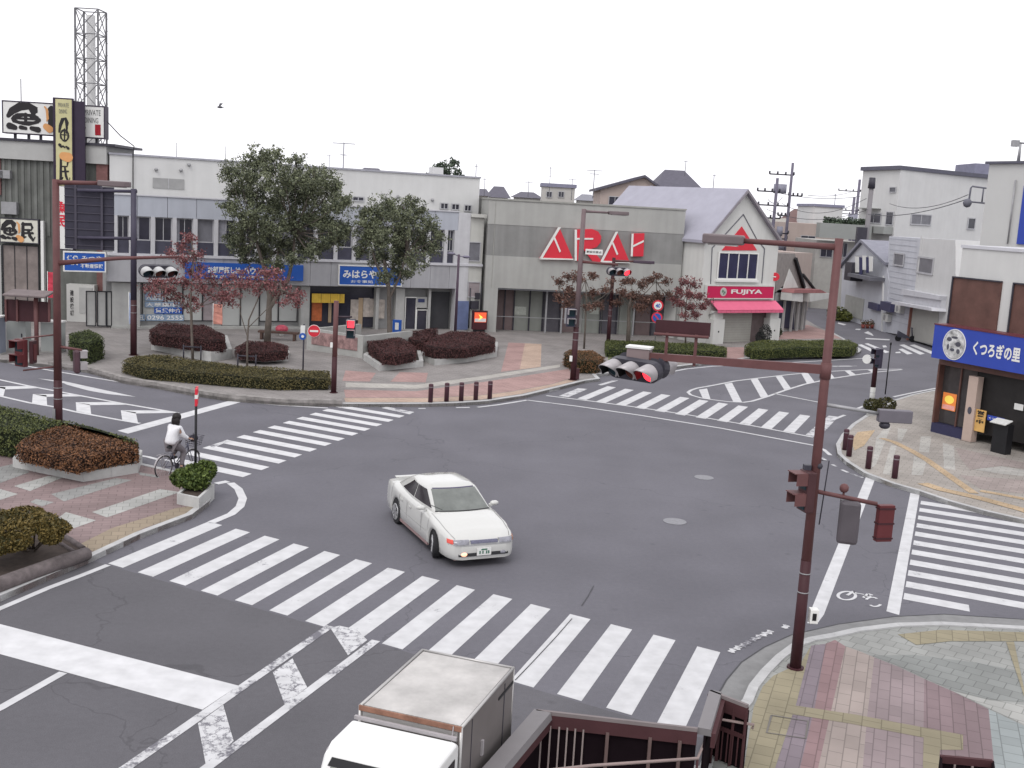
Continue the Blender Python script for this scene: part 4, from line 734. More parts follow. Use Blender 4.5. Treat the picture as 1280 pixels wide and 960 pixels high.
def flag(label, px, y0, y1, base_y, w, c1, c2=None, name='banner_flag'):
    b = G(px, base_y, PZ); r = thing(name, label, 'banner', tuple(b)); zt_ = HZ(b, y0); zb_ = HZ(b, y1); mb = MB(); mb.tube([b, Vector((b.x, b.y, zt_+.05))], .018, 6); mb.build('pole', SIGNWHITE, r)
    mb = MB(); n_ = 5
    for i in range(n_):
        za, zb_2 = zt_-(zt_-zb_)*i/n_, zt_-(zt_-zb_)*(i+1)/n_; o_ = .05*math.sin(i*1.3); o2 = .05*math.sin((i+1)*1.3)
        mb.add([(b.x+.02, b.y+o_, za), (b.x+w, b.y-o_, za), (b.x+w, b.y-o2, zb_2), (b.x+.02, b.y+o2, zb_2), (b.x+.02, b.y+o_+.01, za), (b.x+w, b.y-o_+.01, za), (b.x+w, b.y-o2+.01, zb_2), (b.x+.02, b.y+o2+.01, zb_2)], [(0,3,2,1),(4,5,6,7),(0,1,5,4),(2,3,7,6),(1,2,6,5),(0,4,7,3)])
    mb.build('cloth', c1, r); return r
flag('tall white and blue banner flag beside the estate agent window', 161, 366, 405, 413, .42, M('banner_white_blue', (.34,.4,.55), .8, .3, 1.5))
flag('white and salmon coloured banner flag behind the dark red hedge', 266, 380, 405, 420, .5, M('banner_salmon', (.55,.25,.2), .8, .4, 1.2))
# right half shop
mb = MB(); FB.box(mb, sx(FB,390,390), sx(FB,472,390), .2, zt0, dG, dG+.04); mb.build('shop_window', DGL, LB)
for q, c in ((((394,380),(406,403)), M('orange_poster', (.5,.14,.05), .6, .3, 4)), (((443,376),(452,402)), M('pale_poster', (.45,.4,.36), .6, .3, 4)), (((459,374),(466,398)), M('pale_poster', (.45,.4,.36))), (((467,375),(474,398)), M('pale_poster', (.45,.4,.36))), (((478,376),(485,400)), M('pale_poster', (.45,.4,.36))), (((415,379),(418,405)), M('wood_post', (.4,.3,.2), .7)), (((453,374),(457,417)), M('wood_post', (.4,.3,.2)))):
    mb = MB(); FB.box(mb, *FB.r(*q), dG+.05, dG+.1); mb.build('window_poster', c, LB)
NR = thing('shop_curtain', 'yellow cloth shop curtain with black figures hanging over the restaurant entrance', 'curtain', tuple(FB.P(sx(FB,410,370), 2.5, -.3)))
r_ = FB.r((391,367.5), (432,379.5)); mb = MB(); n_ = 14
for i in range(n_):
    a_ = r_[0]+(r_[1]-r_[0])*i/n_; b_ = r_[0]+(r_[1]-r_[0])*(i+1)/n_; FB.box(mb, a_+(.03 if i % 4 == 0 else .002), b_, r_[2], r_[3], -.32+.02*(i % 2), -.3+.02*(i % 2))
mb.build('cloth', M('yellow_cloth', (.6,.4,.06), .8, .15, 4), NR)
window(FB, gl(510,523,372,414), LB, bars=0, fm=SIGNWHITE, fr=.06, d=dG+.3); window(FB, gl(524,537,388,414), LB, bars=0, fm=SIGNWHITE, fr=.05, d=dG+.3); mb = MB(); FB.box(mb, *gl(524,537,372,386), dG+.3, dG+.36); mb.build('door_panel', M('column_grey', (.38,.38,.37)), LB)
mb = MB(); FB.box(mb, *gl(526,534,374.5,379), dG+.36, dG+.38); mb.build('door_plate', M('navy_plate', (.04,.05,.12), .4), LB)
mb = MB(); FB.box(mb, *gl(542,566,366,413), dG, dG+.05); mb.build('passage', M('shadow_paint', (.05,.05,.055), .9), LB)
mb = MB(); FB.box(mb, *gl(572,584,376,412), .04, .08); mb.build('blue_door', M('blue_grey_door', (.12,.15,.27), .6, .15), LB)
for i in range(22):    # signs of life at the right hand end: pipes, meters
    pass
mb = MB(); 
for px_, y0, y1 in ((587,360,410), (601,355,412)): s_ = sx(FB, px_, 380); mb.tube([FB.P(s_, FB.at(px_, y1)[1], .02), FB.P(s_, FB.at(px_, y0)[1], .02)], .035, 6)
FB.box(mb, *gl(588,597,376,386), -.04, .18); FB.box(mb, *gl(594,599,366,374), -.04, .12); mb.build('meter_box', DKMETAL, LB)
def signboard(label, F, rect, d0, d1, fm, texts=(), name='shop_sign', frame=None, cat='sign', group=None):
    r_ = rect; root = thing(name, label, cat, tuple(F.P((r_[0]+r_[1])/2, r_[2], d0)), 0, group)
    mb = MB(); F.box(mb, *r_, d0, d1); mb.build('board', fm, root)
    if frame:
        mb = MB(); t = .06; F.box(mb, r_[0]-t, r_[1]+t, r_[3], r_[3]+t, d0, d1+.02); F.box(mb, r_[0]-t, r_[1]+t, r_[2]-t, r_[2], d0, d1+.02); F.box(mb, r_[0]-t, r_[0], r_[2], r_[3], d0, d1+.02); F.box(mb, r_[1], r_[1]+t, r_[2], r_[3], d0, d1+.02); mb.build('frame', frame, root)
    for t in texts: ftext(F, t[0], t[1], d1+.012, t[2], root, bold=t[3] if len(t) > 3 else .02)
    return root
r1 = FB.r((231,327), (378,353.5)); r1 = (r1[0], r1[1], mean_z(FB, (231,345), (378,353.5)), mean_z(FB, (231,326.5), (378,332)))
def rr(F, px0, px1, rect, f0, f1): return (sx(F, px0, 340), sx(F, px1, 340), rect[2]+(rect[3]-rect[2])*f0, rect[2]+(rect[3]-rect[2])*f1)
signboard('long blue shop sign with white Japanese lettering above the estate agent windows', FB, r1, .025, .16, SIGNBLUE, [('お部屋探しは', rr(FB,259,300,r1,.35,.78), SIGNWHITE, .03), ('ハウス!', rr(FB,303,330,r1,.35,.78), SIGNWHITE, .03), ('98', rr(FB,341,352,r1,.4,.75), SIGNWHITE, .03), ('賃貸 売買 管理', rr(FB,262,330,r1,.1,.24), SIGNWHITE, .01)])
r2 = FB.r((424,331.5), (500,358)); r2 = (r2[0], r2[1], mean_z(FB, (424,355), (474,356.5)), mean_z(FB, (424,331.5), (474,334)))
signboard('blue sign with white Japanese lettering and a white frame behind the smaller green tree', FB, r2, .025, .14, SIGNBLUE, [('みはらや', rr(FB,428,470,r2,.35,.8), SIGNWHITE, .03), ('お食事処', rr(FB,438,466,r2,.1,.26), SIGNWHITE, .01)], frame=SIGNWHITE)
# projecting blue sign at the far left
r3 = FB.r((80,314), (130,341)); r3 = (r3[0], r3[1], mean_z(FB, (80,334), (130,341)), mean_z(FB, (80,312), (130,319)))
signboard('small blue sign with white lettering at the left end of the long pale building', FB, r3, .1, .5, SIGNBLUE, [('賃貸', rr(FB,83,97,r3,.3,.85), SIGNWHITE, .02), ('みつや', rr(FB,101,127,r3,.55,.85), SIGNWHITE), ('不動産情報', rr(FB,100,128,r3,.15,.4), SIGNWHITE)], frame=SIGNWHITE)
# low wall in front of the restaurant
LW = thing('low_wall', 'low grey concrete wall with faded red scribbled panel before the yellow curtain', 'wall', tuple(G(420,440,PZ)))
Fw = Facade(G(383,440,0), G(453,451,0)); r_ = (0, Fw.L, PZ, mean_z(Fw, (384,410), (452,420))); mb = MB(); Fw.box(mb, *r_, -.25, 0); Fw.box(mb, Fw.L-.25, Fw.L, PZ, r_[3]-.02, -4, -.25); Fw.box(mb, 0, .25, PZ, r_[3]-.02, -4, -.25); fix(mb.build('wall', CONC, LW))
mb = MB(); Fw.box(mb, .35, Fw.L-.35, .45, r_[3]-.12, 0, .03); mb.build('faded_panel', M('faded_panel', (.27,.17,.165), .8, .55, 4), LW)
# ---- restaurant at far left
_c = G(0, 398); _d = G(140, 405); FA = Facade(_c, _d); RB_ = thing('restaurant_building', 'dark ribbed two storey restaurant building with a pale roof band at the left edge', 'building', tuple(FA.A))
a0, a1 = sx(FA, -140, 300), sx(FA, 135, 300); zr = mean_z(FA, (0,176), (130,182)); zr0 = mean_z(FA, (0,198), (125,205))
body(FA, a0, a1-.6, PZ, zr0, 5, M('ribbed_grey_wall', (.13,.135,.125), .8, .25, 1, streak=.3), RB_, d=-.05)
mb = MB(); k = int((a1-a0-.6)/.35)
for i in range(k): FA.box(mb, a0+.35*i, a0+.35*i+.16, FA.at(0,292)[1], zr0, -.05, .0)
fix(mb.build('wall_rib', M('ribbed_grey_wall2', (.16,.165,.155), .8, .25, 1, streak=.3), RB_))
mb = MB(); FA.box(mb, a0, a1, zr0+.002, zr, -5, .25); fix(mb.build('roof_band', M('roof_band_grey', (.38,.38,.37), .8, .06), RB_)); mb = MB(); FA.box(mb, a0-.1, a1+.5, zr+.002, zr+.14, -5, .35); fix(mb.build('roof_edge', DKMETAL, RB_))
mb = MB(); FA.box(mb, a1-.6, a1, PZ, zr0, -5, .1); fix(mb.build('brick_pier', M('brick_brown', (.17,.085,.08), .85, .2, 6), RB_)); mb = MB(); FA.box(mb, sx(FA,-10,250), sx(FA,2,250), zr0-2, zr0, 0, .08); fix(mb.build('brick_pier', M('brick_brown', (.17,.085,.08), .85, .2, 6), RB_))
window(FA, FA.r((3,305),(50,395)), RB_, bars=2, fm=BFR, gm=M('pale_entrance', (.2,.17,.16), .5, .3, 1.5), d=0); mb = MB(); FA.box(mb, *FA.r((53,276),(58,395)), 0, .3); mb.build('white_post', SIGNWHITE, RB_); mb = MB(); FA.box(mb, *FA.r((-30,305),(3,395)), 0, .04); mb.build('side_panel', M('pale_pane2', (.36,.36,.35)), RB_)
mb = MB()
for x, y, s_ in ((9,218,.28), (1,218,.25), (14,260,.42)): q = FA.at(x, y); FA.box(mb, q[0]-s_, q[0]+s_, q[1]-s_*.8, q[1]+s_*.8, 0, .35)
mb.build('wall_unit', GREYM, RB_)
def rbox(p0, p1, F): return F.r(p0, p1)
rs = FA.r((5,131),(131,176)); rs = (rs[0], rs[1], zr+.45, mean_z(FA, (5,129), (130,132)))
SY = M('sign_cream', (.58,.57,.5), .5, .05); INK = M('ink_black', (.02,.018,.02), .6, .1)
RS = signboard('large white rooftop billboard of the restaurant with black brush lettering and small English words', FA, rs, -.5, .15, SIGNWHITE, [('PRIVATE', (sx(FA,106.5,150), sx(FA,127,150), rs[3]-.48, rs[3]-.18), M('grey_ink', (.15,.15,.15)), .01), ('DINING', (sx(FA,107,150), sx(FA,124,150), rs[3]-.9, rs[3]-.6), M('grey_ink', (.15,.15,.15)), .01)], frame=M('dark_plum', (.03,.02,.04), .5), name='rooftop_sign'); brush(FA, (sx(FA,11,150), sx(FA,56,150), rs[2]+.2, rs[3]-.12), UO, .155, INK, RS); brush(FA, (sx(FA,58,150), sx(FA,110,150), rs[2]+.2, rs[3]-.15), MN, .155, INK, RS); brush(FA, (sx(FA,57,150), sx(FA,66,150), rs[2]+.15, rs[3]-.1), ORB, .17, TAN, RS, 'tan_mark')
mb = MB()
for p in (18, 35, 50, 106, 120): s_ = sx(FA, p, 170); mb = MB(); FA.box(mb, s_-.06, s_+.06, zr+.1, rs[2]-.06, -.2, -.05); mb.build('support', DKMETAL, RS); mb = MB(); FA.box(mb, sx(FA,120,165), sx(FA,127,165), rs[2]+.12, rs[2]+.7, .16, .17); mb.build('red_seal', SIGNRED, RS); mb = MB(); mb.tube([FA.P(sx(FA,25,150), rs[3], -.2), FA.P(sx(FA,25,150), FA.at(25,98)[1], -.2)], .025, 5); mb.build('antenna_rod', GREYM, RS)
# vertical projecting sign
FV = Facade(FA.A + FA.n*.6, FA.B + FA.n*.6); v_ = FV.r((71,124),(92,224)); VS = thing('vertical_sign', 'tall vertical yellow restaurant sign with black brush lettering behind the left pole', 'sign', tuple(FV.P(v_[0], 0, 0)))
vb = FV.at(80, 312)[1]; mb = MB(); FV.box(mb, v_[0]-.15, v_[1]+.06, vb, v_[3]+.08, 0, .2); FV.box(mb, v_[1]+.06, v_[1]+.65, vb+3.2, v_[3]-.05, -.05, .1); mb.build('box', M('dark_plum', (.03,.02,.04)), VS)
mb = MB(); FV.box(mb, v_[0], v_[1], FV.at(80,232)[1], v_[3], .2, .22); mb.build('face', M('sign_yellow', (.50,.47,.26), .5, .15, 1), VS); mb = MB(); FV.box(mb, v_[0]-.12, v_[1], vb+.05, FV.at(80,233)[1], .2, .22); mb.build('lower_face', SIGNWHITE, VS)
hV = v_[3]-FV.at(80,232)[1]; brush(FV, (v_[0]+.18, v_[1]-.1, v_[3]-hV*.57, v_[3]-hV*.2), UO, .222, INK, VS); brush(FV, (v_[0]+.18, v_[1]-.1, v_[3]-hV*.98, v_[3]-hV*.64), MN, .222, INK, VS); brush(FV, (v_[0]+.3, v_[1]-.05, v_[3]-hV*.68, v_[3]-hV*.55), ORB[:1], .24, TAN, VS, 'tan_mark'); ftext(FV, 'PRIVATE', (v_[0]+.15, v_[1]-.15, v_[3]-.42, v_[3]-.2), .24, M('grey_ink', (.15,.15,.15)), VS); ftext(FV, 'DINING', (v_[0]+.2, v_[1]-.25, v_[3]-.75, v_[3]-.53), .24, M('grey_ink', (.15,.15,.15)), VS); ftext(FV, '魚民', (v_[0]-.05, v_[1]-.35, vb+1.2, FV.at(80,250)[1]), .24, SIGNRED, VS, bold=.03, vertical=True)
es = FA.r((3,273),(50,306)); signboard('white sign with black and orange brush lettering over the restaurant entrance', FA, (es[0], es[1], es[2]+.1, es[3]), .05, .3, SY, [], frame=DKMETAL); es_ = bpy.data.objects[-1] if False else [o for o in COL.objects if o.get('label','').startswith('white sign with black and orange')][0]; ew = es[1]-es[0]; brush(FA, (es[0]+.08, es[0]+ew*.48, es[2]+.25, es[3]-.1), UO, .305, INK, es_); brush(FA, (es[0]+ew*.55, es[1]-.12, es[2]+.2, es[3]-.15), MN, .305, INK, es_); brush(FA, (es[0]+ew*.44, es[0]+ew*.6, es[2]+.15, es[3]-.1), ORB, .32, TAN, es_, 'tan_mark')
b = G(62,404,PZ); rv = flag('red vertical banner with white characters beside the restaurant entrance', 60, 340, 372, 404, .55, M('banner_red', (.5,.05,.08), .8, .2, 2))
# white cabinet-like machine between the buildings
CB = thing('vending_machine', 'pale upright cabinet with a vertical line of small characters, left of the estate agent doors', 'cabinet', tuple(FA.P(sx(FA,100,380), PZ, .6))); Fc = Facade(FA.A+FA.n*.7, FA.B+FA.n*.7); r_ = Fc.r((83,355),(118,396)); mb = MB(); Fc.box(mb, r_[0], r_[1], PZ, r_[3], -.6, 0); mb.build('body', M('cabinet_white', (.52,.52,.5), .5, .05), CB); mb = MB(); Fc.box(mb, r_[0]+.7, r_[1]-.1, PZ+.5, r_[3]-.15, 0, .03); mb.build('door', M('cabinet_grey', (.4,.4,.39), .5), CB); ftext(Fc, '建設機械', (r_[0]+.2, r_[0]+.4, PZ+.3, r_[3]-.3), .01, INK, CB, vertical=True, bold=.02)
# ---- lattice tower with duct, behind
TW = thing('lattice_tower', 'tall slim steel lattice tower round a pale vertical flue, behind the restaurant', 'tower', tuple(D(112, 240, 96).xy)+(0,)); Yt = 96; c0 = D(97, 12, Yt); c1 = D(130, 12, Yt); hw = (c1.x-c0.x)/2*.86; cx = (c0.x+c1.x)/2; zt = c0.z; mb = MB(); TW.location = (cx, Yt, 0); ROOTS[TW.name] = Matrix.Translation((cx, Yt, 0)).inverted()
cs = [Vector((cx+sx_*hw, Yt+sy_*hw, 0)) for sx_, sy_ in ((-1,-1),(1,-1),(1,1),(-1,1))]
for c in cs: mb.bar(c, c+Vector((0,0,zt)), .13)
nb = 11; hb = zt/nb
for i in range(nb):
    for j in range(4):
        a_ = cs[j]+Vector((0,0,i*hb)); b_ = cs[(j+1) % 4]+Vector((0,0,i*hb)); U = Vector((0,0,hb)); mb.bar(a_+U, b_+U, .08); mb.bar(a_, b_+U, .06); mb.bar(b_, a_+U, .06)
        for k_ in (.25,.75): mb.bar(a_+U*k_-(b_-a_)*.06, a_+U*k_+(b_-a_)*.05, .05)
mb.build('frame', M('steel_grey', (.16,.16,.17), .6, .2), TW); mb = MB(); mb.tube([Vector((cx, Yt, 0)), Vector((cx, Yt, zt-.4))], .36, 16); mb.build('flue', M('flue_pale', (.5,.5,.5), .5, .1, 1), TW)
# ---- grey concrete store
FC = Facade(G(603,417), G(850,426.5)); ST = thing('store_building', 'grey concrete store with a darker band, red lettering and closed shutters in a recessed front', 'building', tuple(FC.A))
GW = M('store_wall', (.36,.36,.345), .85, .09, .5, streak=.10); GWD = M('store_band', (.24,.24,.235), .85, .14, .6, streak=.16)
cL, cR = 0, sx(FC, 852, 330); zc = mean_z(FC, (603,248), (840,263)); zb1 = mean_z(FC, (620.6,280), (840,292.4)); zb2 = mean_z(FC, (618.6,319.8), (840,330)); zo = mean_z(FC, (621.6,360.5), (840,368.6)); oL, oR = sx(FC, 621, 390), sx(FC, 848, 390)
mb = MB(); FC.box(mb, cL, cR, zo, zb2, -12, 0); FC.box(mb, cL, cR, zb1, zc, -12, 0); FC.box(mb, cL, oL, PZ, zo-.002, -12, 0); FC.box(mb, oR, cR, PZ, zo-.002, -12, 0); FC.box(mb, oL, oR, PZ, zo-.002, -12, -1.6); fix(mb.build('wall', GW, ST))
mb = MB(); FC.box(mb, cL, cR, zb2+.002, zb1-.002, -12, -.02); fix(mb.build('dark_band', GWD, ST)); mb = MB(); FC.box(mb, cL-.04, cR+.04, zc+.002, zc+.1, -12, .06); FC.box(mb, sx(FC,619,270)-.02, sx(FC,619,270)+.02, zo, zc, 0, .015); fix(mb.build('coping', M('store_coping', (.3,.3,.28), .8), ST))
mb = MB(); FC.box(mb, oL, oR, zo-.1, zo-.004, -1.6, -.02); fix(mb.build('soffit', M('soffit_dark', (.1,.1,.11), .9), ST))
for a_, b_, m_ in ((621,634,'brown'), (634,646,'brown'), (647,666,'grey'), (667,683,'grey'), (685,705,'dark'), (707,728,'brown'), (735,757,'grey'), (760,778,'dark'), (782,800,'grey'), (802,822,'brown'), (824,846,'dark')):
    cc = {'brown': M('store_panel_brown', (.16,.12,.12), .8, .12), 'grey': M('store_shutter_grey', (.235,.245,.225), .7, .1, 1, streak=.1), 'dark': M('store_panel_dark', (.09,.085,.1), .6, .2)}[m_]
    mb = MB(); s0, s1 = sx(FC, a_, 390), sx(FC, b_, 390); FC.box(mb, s0, s1, PZ, zo-.11, -1.6, -1.5); f_ = mb.build('shutter', cc, ST); g_ = MB(); FC.box(g_, s1-.02, s1+.06, PZ, zo-.11, -1.5, -1.4); g_.build('mullion', DKMETAL, f_)
mb = MB()
for p_ in (685, 705, 796): s_ = sx(FC, p_, 390); mb = MB(); FC.box(mb, s_-.05, s_+.05, PZ, zo-.11, -.75, -.65); mb.build('post', GREYM, ST)
for q in (((648,386),(662,397)), ((744,386),(755,396))): mb = MB(); FC.box(mb, *FC.r(*q), -1.5+.0, -1.48); mb.build('notice', M('notice_pale', (.4,.42,.38), .7, .2, 8), ST)
mb = MB(); FC.box(mb, oL, oR, PZ+.9, PZ+.94, -.78, -.75); mb.build('barrier_rail', GREYM, ST)
SG = thing('store_sign', 'large red angular letters with white edges mounted on the grey concrete store', 'sign', tuple(FC.P(sx(FC,740,300), zb2, 0)))
z1 = lambda X, Y: (580+X/4.923, 200+Y/4.923)
def lett(red, whites, nm):
    mb = MB(); FC.ppoly(mb, [z1(*q) for q in red], .0, .22); l = mb.build(nm, SIGNRED, SG)
    for w_ in whites: m2 = MB(); FC.ppoly(m2, [z1(*q) for q in w_], .22, .25); m2.build('white_edge', SIGNWHITE, l)
lett([(583,415),(668,612),(462,605)], [[(575,413),(592,413),(480,600),(460,606)], [(546,478),(556,474),(592,560),(584,568)], [(462,600),(668,606),(668,614),(462,610)]], 'letter_a')
lett([(680,428),(785,424),(822,440),(840,470),(836,505),(812,535),(780,545),(850,628),(790,626),(735,552),(722,552),(722,622),(680,618)], [[(676,428),(690,428),(690,618),(676,618)], [(690,479),(790,479),(790,489),(690,489)]], 'letter_r')
lett([(936,441),(1016,632),(838,622)], [[(928,440),(943,440),(852,618),(834,624)], [(904,510),(914,505),(944,578),(935,584)], [(838,618),(1016,626),(1016,634),(838,628)]], 'letter_a')
lett([(1030,452),(1105,450),(1098,592),(1024,592)], [[(1026,452),(1038,452),(1032,592),(1020,592)], [(1032,525),(1100,492),(1101,503),(1032,537)]], 'letter_i')
# ---- gabled white sweet shop
FD = Facade(G(876,431), G(966,428.7)); SW = thing('gabled_shop', 'white sweet shop with a steep lavender grey gabled roof, pink awning and closed shutter', 'building', tuple(FD.A))
pe = [FD.at(875,303), FD.at(931,240), FD.at(966,300)]; s0, s1 = FD.at(875,380)[0], FD.at(966.5,380)[0]; ze = (pe[0][1]+pe[2][1])/2; ax, az = (s0+s1)/2, pe[1][1]; ax = pe[1][0]
dep = 11.5; SHW = M('shop_white', (.57,.57,.55), .75, .05, .8, streak=.1); RF = M('lavender_roof', (.32,.315,.37), .6, .08, 1)
mb = MB(); FD.poly(mb, [(s0, PZ), (s1, PZ), (s1, ze), (ax, az), (s0, ze)], -dep, 0); fix(mb.build('wall', SHW, SW))
mb = MB(); ov = .28
for (sa, za, sb_, zb_) in ((s0-.25, ze-.22, ax, az), (ax, az, s1+.25, ze-.22)):
    FD.poly(mb, [(sa, za+.02), (sb_, zb_+.02), (sb_, zb_+.2), (sa, za+.2)], -dep-.3, ov)
fix(mb.build('roof', RF, SW)); mb = MB()
for (sa, za, sb_, zb_) in ((s0-.25, ze-.24, ax, az-.02), (ax, az-.02, s1+.25, ze-.24)): FD.poly(mb, [(sa, za-.02), (sb_, zb_-.02), (sb_, zb_+.17), (sa, za+.17)], ov+.003, ov+.05)
fix(mb.build('bargeboard', M('bargeboard_grey', (.24,.22,.24), .7), SW))
mb = MB()
def pl(mb, F, pts, w, d0, d1):
    P_ = [Vector((*F.at(*p), 0)) for p in pts]
    for i in range(len(P_)-1):
        d = (P_[i+1]-P_[i]).normalized(); n = Vector((-d.y, d.x, 0))*w/2; F.poly(mb, [(q.x, q.y) for q in (P_[i]-n, P_[i+1]-n, P_[i+1]+n, P_[i]+n)], d0, d1)
pl(mb, FD, [(888,355),(890,310),(908.7,290.4)], .06, 0, .03); pl(mb, FD, [(908.7,290.4),(929,268),(946,299.5),(955.5,311),(952,354)], .06, 0, .03); mb.build('trim_line', M('trim_dark', (.12,.12,.14), .7), SW)
mb = MB(); FD.ppoly(mb, [(902,313),(927,283),(946,313)], 0, .03); mb.build('red_gable_panel', SIGNRED, SW)
wr = FD.r((898,314.5),(945,350)); window(FD, wr, SW, bars=3, fm=SIGNWHITE, fr=.09, gm=M('dark_blue_glass', (.03,.03,.07), .15, .2)); mb = MB(); FD.box(mb, wr[0]-.1, wr[1]+.1, wr[2]-.14, wr[2], 0, .16); mb.build('sill', SIGNWHITE, SW)
sr = (FD.at(881,365)[0], FD.at(964,365)[0], mean_z(FD, (881,372),(964,372.5)), mean_z(FD, (881,357),(964,358)))
PKR = M('sign_crimson', (.50,.012,.08), .45, .04); FS = signboard('crimson sweet shop sign with white lettering and a round white emblem', FD, sr, .02, .2, PKR, [('FUJIYA', (FD.at(911,365)[0], FD.at(950,365)[0], sr[2]+.2, sr[3]-.2), SIGNWHITE, .035)], frame=SHW)
ec = FD.at(901.5, 364.5); mb = MB(); pts_ = [(ec[0]+.27*math.cos(a), ec[1]+.27*math.sin(a)) for a in [i*math.pi/12 for i in range(24)]]; FD.poly(mb, pts_, .2, .215); mb.build('emblem', M('emblem_grey', (.45,.45,.43), .6), FS); mb = MB()
for dx, dz, r_ in ((-.06,.04,.09), (.1,-.03,.07), (.02,-.12,.06)): FD.poly(mb, [(ec[0]+dx+r_*math.cos(a), ec[1]+dz+r_*math.sin(a)) for a in [i*math.pi/5 for i in range(10)]], .215, .222)
mb.build('emblem_mark', M('emblem_green', (.12,.2,.14), .6), FS)
mb = MB(); ar = (FD.at(886,382)[0], FD.at(968,382)[0]); za = mean_z(FD, (885,376),(965,376)); zb_ = mean_z(FD, (886,388),(968,388)); n_ = 16
for i in range(n_):
    a_, b_ = ar[0]+(ar[1]-ar[0])*i/n_, ar[0]+(ar[1]-ar[0])*(i+1)/n_
    mb.hexa([FD.P(a_, zb_+.1, .85), FD.P(b_, zb_+.1, .85), FD.P(b_, za, .05), FD.P(a_, za, .05), FD.P(a_, zb_+.13, .87), FD.P(b_, zb_+.13, .87), FD.P(b_, za+.03, .06), FD.P(a_, za+.03, .06)]); FD.box(mb, a_+.01, b_-.01, zb_-.06, zb_+.1, .84, .86)
AW = thing('awning', 'bright pink sloping awning with a scalloped front edge under the crimson sign', 'awning', tuple(FD.P(ar[0], za, 0))); mb.build('canopy', M('awning_pink', (.62,.13,.22), .8, .06, 2), AW); mb = MB()
for s_ in (ar[0]+.05, ar[1]-.05): mb.tube([FD.P(s_, zb_-.3, 0), FD.P(s_, zb_+.08, .82)], .02, 6)
mb.build('bracket', GREYM, AW)
zg = za-.1
mb = MB(); FD.box(mb, *FD.r((897,388),(936,430)), .02, .06); SHUT = mb.build('shutter', M('shutter_cream', (.36,.35,.32), .7, .06), SW); mb = MB(); r_ = FD.r((897,388),(936,430))
for i in range(14): z_ = r_[2]+(r_[3]-r_[2])*i/14; FD.box(mb, r_[0], r_[1], z_, z_+.02, .06, .075)
mb.build('slat', M('shutter_line', (.3,.29,.27), .7), SHUT)
mb = MB(); FD.box(mb, *FD.r((936.5,388),(954,428)), .02, .05); mb.build('alcove', M('alcove_brown', (.13,.1,.1), .8, .2, 3), SW)
for (a_, b_, y0, y1) in ((884.5,895.5,398,429), (954.5,965,397,426)):
    r_ = FD.r((a_,y0),(b_,y1)); mb = MB(); FD.box(mb, r_[0], r_[1], PZ, r_[3], 0, .6); FD.box(mb, r_[0]+.1, r_[1]-.1, r_[3], r_[3]+.5, .1, .5); o_ = fix(mb.build('column', SHW, SW))
    m2 = MB(); zc_ = (PZ+r_[3])/2; xc_ = (r_[0]+r_[1])/2; FD.box(m2, xc_-.05, xc_+.05, zc_-.05, zc_+.05, .6, .61); m2.build('ornament', BLACK, o_)
q = FD.P(FD.at(944,415)[0], PZ, .9); shrub('dark potted bush in the doorway right of the sweet shop shutter', q, [((q.x, q.y, .75), (.42,.3,.6)), ((q.x-.3, q.y, .5), (.3,.25,.4))], ((.02,.022,.025), (.06,.065,.06)), 'leaf_dark_pot', n=700)
RDISC = thing('round_sign', 'small round red and white sign hanging at the right corner of the sweet shop', 'sign', tuple(D(969,346,FD.B.y-.3))); c_ = D(969,346,FD.B.y-.3); mb = MB(); mb.tube([c_, c_+Vector((.03,.09,0))], .27, 20, smooth=False); mb.build('disc', SIGNRED, RDISC); mb = MB(); mb.box(c_+Vector((-.0,-.012,0)), (.34,.012,.07)); mb.build('white_bar', SIGNWHITE, RDISC)
# ---- generic distant building helper
def fbox(label, pL, pR, Yl, Yr, ytop, dep, mat, wins=(), name='house', cat='house', roof=None, base=0, group=None, gable=None, rmat=None, winkw={}):
    "front wall between rows seen at columns pL/pR at forward distances Yl/Yr; top at row ytop (left end)"
    a_ = D(pL, ytop, Yl); b_ = D(pR, ytop, Yr); F = Facade(a_, b_); zt_ = a_.z; root = thing(name, label, cat, (a_.x, a_.y, base), 0, group)
    mb = MB(); F.box(mb, 0, F.L, base, zt_, -dep, 0); fix(mb.build('wall', mat, root))
    if gable:
        rm = rmat or M('roof_tile_dark', (.09,.085,.11), .7, .15, 3); h = gable[1]; ax_ = F.L*gable[0]
        mb = MB(); F.poly(mb, [(0, zt_), (F.L, zt_), (ax_, zt_+h)], -dep, -.002); fix(mb.build('gable', mat, root)); mb = MB()
        for (sa, za, sb_, zb_) in ((-.4, zt_-.4*h/max(ax_,.1), ax_, zt_+h), (ax_, zt_+h, F.L+.4, zt_-.4*h/max(F.L-ax_,.1))): F.poly(mb, [(sa, za+.02), (sb_, zb_+.02), (sb_, zb_+.22), (sa, za+.22)], -dep-.4, .4)
        fix(mb.build('roof', rm, root))
    elif roof:
        mb = MB(); F.box(mb, -.15, F.L+.15, zt_+.002, zt_+roof, -dep-.1, .15); fix(mb.build('roof', rmat or M('roof_edge_dark', (.1,.1,.13), .7), root))
    for q in wins: window(F, F.r(*q), root, **winkw)
    return root, F
